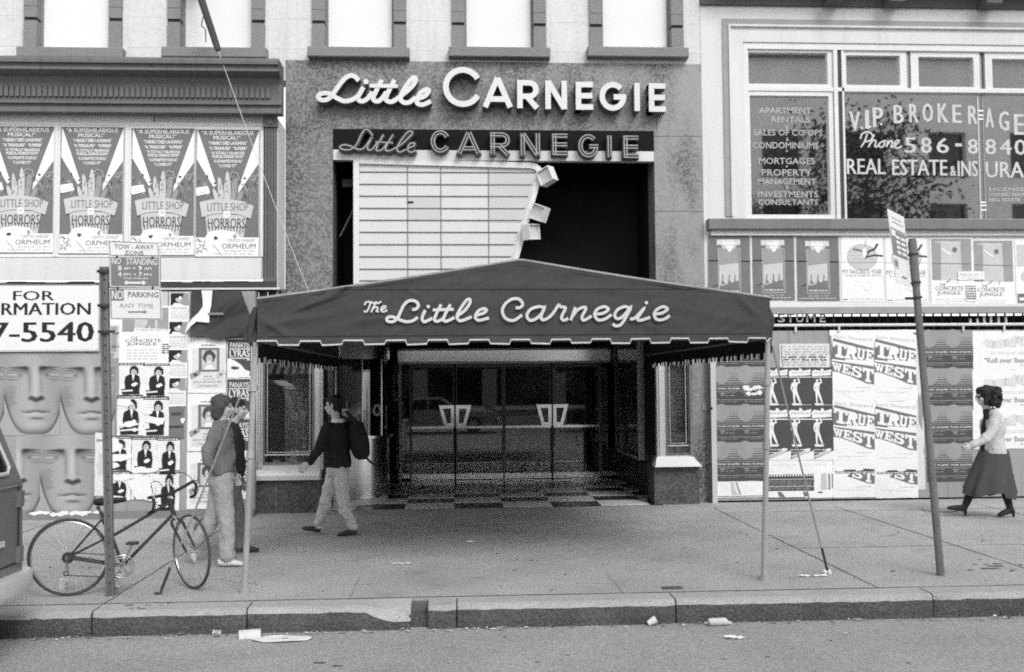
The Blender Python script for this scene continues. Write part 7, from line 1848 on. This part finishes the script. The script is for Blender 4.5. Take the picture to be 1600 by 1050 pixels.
g = MB(); loft(g, [(hip + UP * -.0 + f4 * .145, .05, .03), (hip + UP * .12 + f4 * .125, .05, .03), (ch + UP * .02 + f4 * .125, .05, .03), (ch + UP * .12 + f4 * .09, .05, .03), (nk + UP * .01 + f4 * .03, .06, .045)], l4, CLOTH_K); part('scarf', fuse(g, .010, 2), w4, 80)
# skirt with pleats, swung by the stride
g = MB(); rings = []; n = 72
top_, bot_ = J(1553, 702), J(1546, 771)
for i, t in enumerate((0, .04, .1, .2, .3, .4, .5, .6, .7, .8, .88, .95, 1.0)):
    c = top_ + (bot_ - top_) * t; rx = .172 + .178 * t ** .8 - .02 * (t > .9); ry = .165 + .09 * t; row = []
    for k in range(n):
        a = 2 * pi * k / n; pl_ = 1 + .09 * t * sin(8 * a + 1.2 + t) + .06 * t * abs(sin(6.5 * a + t * 2)) - .03 * t; x, y = rx * cos(a) * pl_, ry * sin(a) * pl_
        p_ = c + Vector((x, y, .03 * t * sin(3 * a) - (.05 * t if cos(a) > .3 else 0)))
        row.append(p_)
    rings.append(row)
for t in (.97,): rings.append([p_ * .0 + (bot_ + (p_ - bot_) * .9) + UP * .05 for p_ in rings[-1]])
g.add([p_ for r_ in rings for p_ in r_], [(i * n + k, i * n + (k + 1) % n, (i + 1) * n + (k + 1) % n, (i + 1) * n + k) for i in range(len(rings) - 1) for k in range(n)] + [tuple(range(n))], SKIRT)
part('skirt', g, w4, 80)
for a_, k_, h_, t_ in ((aR, kR, J(1510, 800, .06), J(1480, 796, .05)), (aL, kL, J(1585, 801, -.06), J(1560, 808, -.07))):
    g = MB(); limb(g, (k_ + (a_ - k_) * .2, k_ + (a_ - k_) * .6, a_ + UP * .0), (.062, .056, .046), LEATHER); shoe(g, h_, t_, LEATHER, .040, .085); g.tube([a_, h_ + (t_ - h_) * .18 + UP * .03], [.045, .042], LEATHER, 10)
    g.tube([h_ + UP * .03 + (t_ - h_).normalized() * .02, h_ + (t_ - h_).normalized() * .012 - UP * .055], [.028, .017], LEATHER, 8)
    part('boot', flat(fuse(g, .007, 2)), w4, 60)
# ================================================================== ACROSS THE STREET (seen only as reflections in the panes)
def far_building(X0, X1, H, m, trim, label, seed, bay=3.2):
    Yb = -14.0; t = thing('street_building', label, 'building', ((X0 + X1) / 2, Yb, 0)); r = random.Random(seed)
    nb = int((X1 - X0) / bay); bw_ = (X1 - X0) / nb; holes = []
    z = 4.6
    while z < H - 2.4:
        for k in range(nb): a = X0 + bw_ * k + bw_ * .27; holes.append((a, a + bw_ * .46, z, z + 1.9))
        z += 3.3
    for k in range(nb): a = X0 + bw_ * k + .3; holes.append((a, a + bw_ - .6, .5, 3.2))
    g = MB(); wall_cells(g, X0, X1, 0, H, Yb - .4, Yb, holes, m); part('wall', g, t)
    g = MB(); g.box(X0 - .05, X1 + .05, Yb - .4, Yb + .5, H, H + .5, trim); g.box(X0, X1, Yb, Yb + .25, 3.6, 4.0, trim); part('cornice', g, t)
    for h in holes:
        g = MB(); g.box(h[0], h[1], Yb - .35, Yb - .3, h[2], h[3], VANGL); frame(g, h[0], h[1], h[2], h[3], .06, Yb - .29, Yb - .22, trim); g.box(h[0] - .1, h[1] + .1, Yb + .002, Yb + .12, h[2] - .15, h[2] - .004, trim); part('window', g, t)
    g = MB(); g.box(X0, X1, -22, Yb - .41, 0, H - .3, m); part('body', g, t)
far_building(-34, -9, 7.2, BRICK_R, BRICK_L, 'brick building across the street at the left end of the far row', 1)
far_building(-8.9, 9, 4.4, BRICK_L, BRICK_R, 'pale stone building across the street facing the canopy', 2)
far_building(9.1, 44, 16.5, BRICK_R, BRICK_L, 'tall brick building across the street mirrored in the office window', 3, 3.6)
g = MB(); n = 22
for k in range(n): x0 = -9.0 + k * .16; g.poly([(x0, -13.6, 3.1), (x0 + .16, -13.6, 3.1), (x0 + .16, -12.1, 2.2), (x0, -12.1, 2.2)], W_TRIM if k % 2 else INK_D)
single('shop_awning', g, 'striped sloping shop awning across the street', 'awning')
def street_tree(x, y, H, rad, label, seed):
    r = random.Random(seed); t = thing('street_tree', label, 'tree', (x, y, 0)); g = MB()
    g.tube(smooth_path([(x, y, 0), (x + .1, y, H * .25), (x, y + .1, H * .5), (x + .1, y, H * .85)], 4), [.22, .21, .2, .19, .18, .17, .16, .15, .13, .11, .09, .06, .03], BARK, 8)
    tips = []
    for k in range(13):
        z = H * (.32 + .045 * k); a = k * 2.4; L = rad * (1.0 - .045 * k); e = Vector((x + L * cos(a), y + L * sin(a) * .8, z + L * .45)); g.tube(smooth_path([(x, y, z), ((x + e.x) / 2, (y + e.y) / 2, z + L * .15), e], 4), [.07, .065, .06, .055, .05, .04, .03, .02, .012], BARK, 6); tips.append(e)
    part('trunk', g, t, 50)
    g = MB()
    for k in range(5200):
        c = r.choice(tips); q = c + Vector((r.gauss(0, .75), r.gauss(0, .7), r.gauss(0, .6))); s = r.uniform(.07, .14); a = Vector((r.gauss(0, 1), r.gauss(0, 1), r.gauss(0, 1))).normalized(); b_ = a.orthogonal().normalized()
        g.poly([q + a * s, q + b_ * s * .5, q - a * s, q - b_ * s * .5], LEAF)
    part('crown', g, t)
street_tree(17.2, -10.3, 13.5, 3.3, 'leafy street tree mirrored in the middle of the office window', 4)
street_tree(12.9, -10.6, 9.3, 2.0, 'smaller leafy street tree mirrored in the service list window', 5)
def sedan(X, Yc, dirn, paint, label, z0=-.2):
    t = thing('sedan', label, 'car', (X, Yc, z0)); W = .9
    Q = lambda x, z: (X + dirn * x, z0 + z)
    prof = [(-2.45, .35), (-2.45, .75), (-2.35, .86), (-1.3, .92), (.75, .90), (2.2, .84), (2.42, .74), (2.42, .35)]
    g = MB(); g.prism([Q(*p) for p in prof], Yc - W, Yc + W, paint); part('body', g, t)
    g = MB(); cab = [(-1.35, .92), (-.85, 1.38), (.25, 1.40), (.95, .90)]; g.prism([Q(*p) for p in cab], Yc - W * .86, Yc + W * .86, paint); cb_ = part('cabin', g, t)
    g = MB()
    for yy in (Yc + W * .865, Yc - W * .865):
        for w_ in ([(-1.15, .95), (-.78, 1.32), (-.32, 1.33), (-.32, .95)], [(-.25, .95), (-.25, 1.33), (.22, 1.33), (.75, .95)]): g.prism([Q(*p) for p in w_], yy - .004, yy + .004, VANGL)
    part('side_window', g, cb_)
    g = MB(); g.prism([Q(*p) for p in [(-2.55, .40), (-2.55, .55), (-2.40, .58), (-2.40, .38)]], Yc - W, Yc + W, CHROME); part('bumper', g, t)
    g = MB(); g.prism([Q(*p) for p in [(2.54, .40), (2.54, .55), (2.38, .58), (2.38, .38)]], Yc - W, Yc + W, CHROME); part('bumper', g, t)
    for s in (-1, 1):
        for x in (-1.45, 1.5):
            a, _ = Q(x, 0); g = MB(); g.tube([(a, Yc + s * (W - .18), z0 + .33), (a, Yc + s * (W + .02), z0 + .33)], .33, RUBBER, 22); w_ = part('wheel', g, t, 40)
            g = MB(); g.tube([(a, Yc + s * (W + .015), z0 + .33), (a, Yc + s * (W + .03), z0 + .33)], .2, CHROME, 16); part('hub_cap', g, w_, 40)
sedan(-.75, -2.6, 1, CARW, 'pale sedan in the road behind the camera, mirrored in the lobby doors')
sedan(6.9, -2.7, 1, CARK, 'black sedan further along the road, mirrored at the right of the lobby doors')
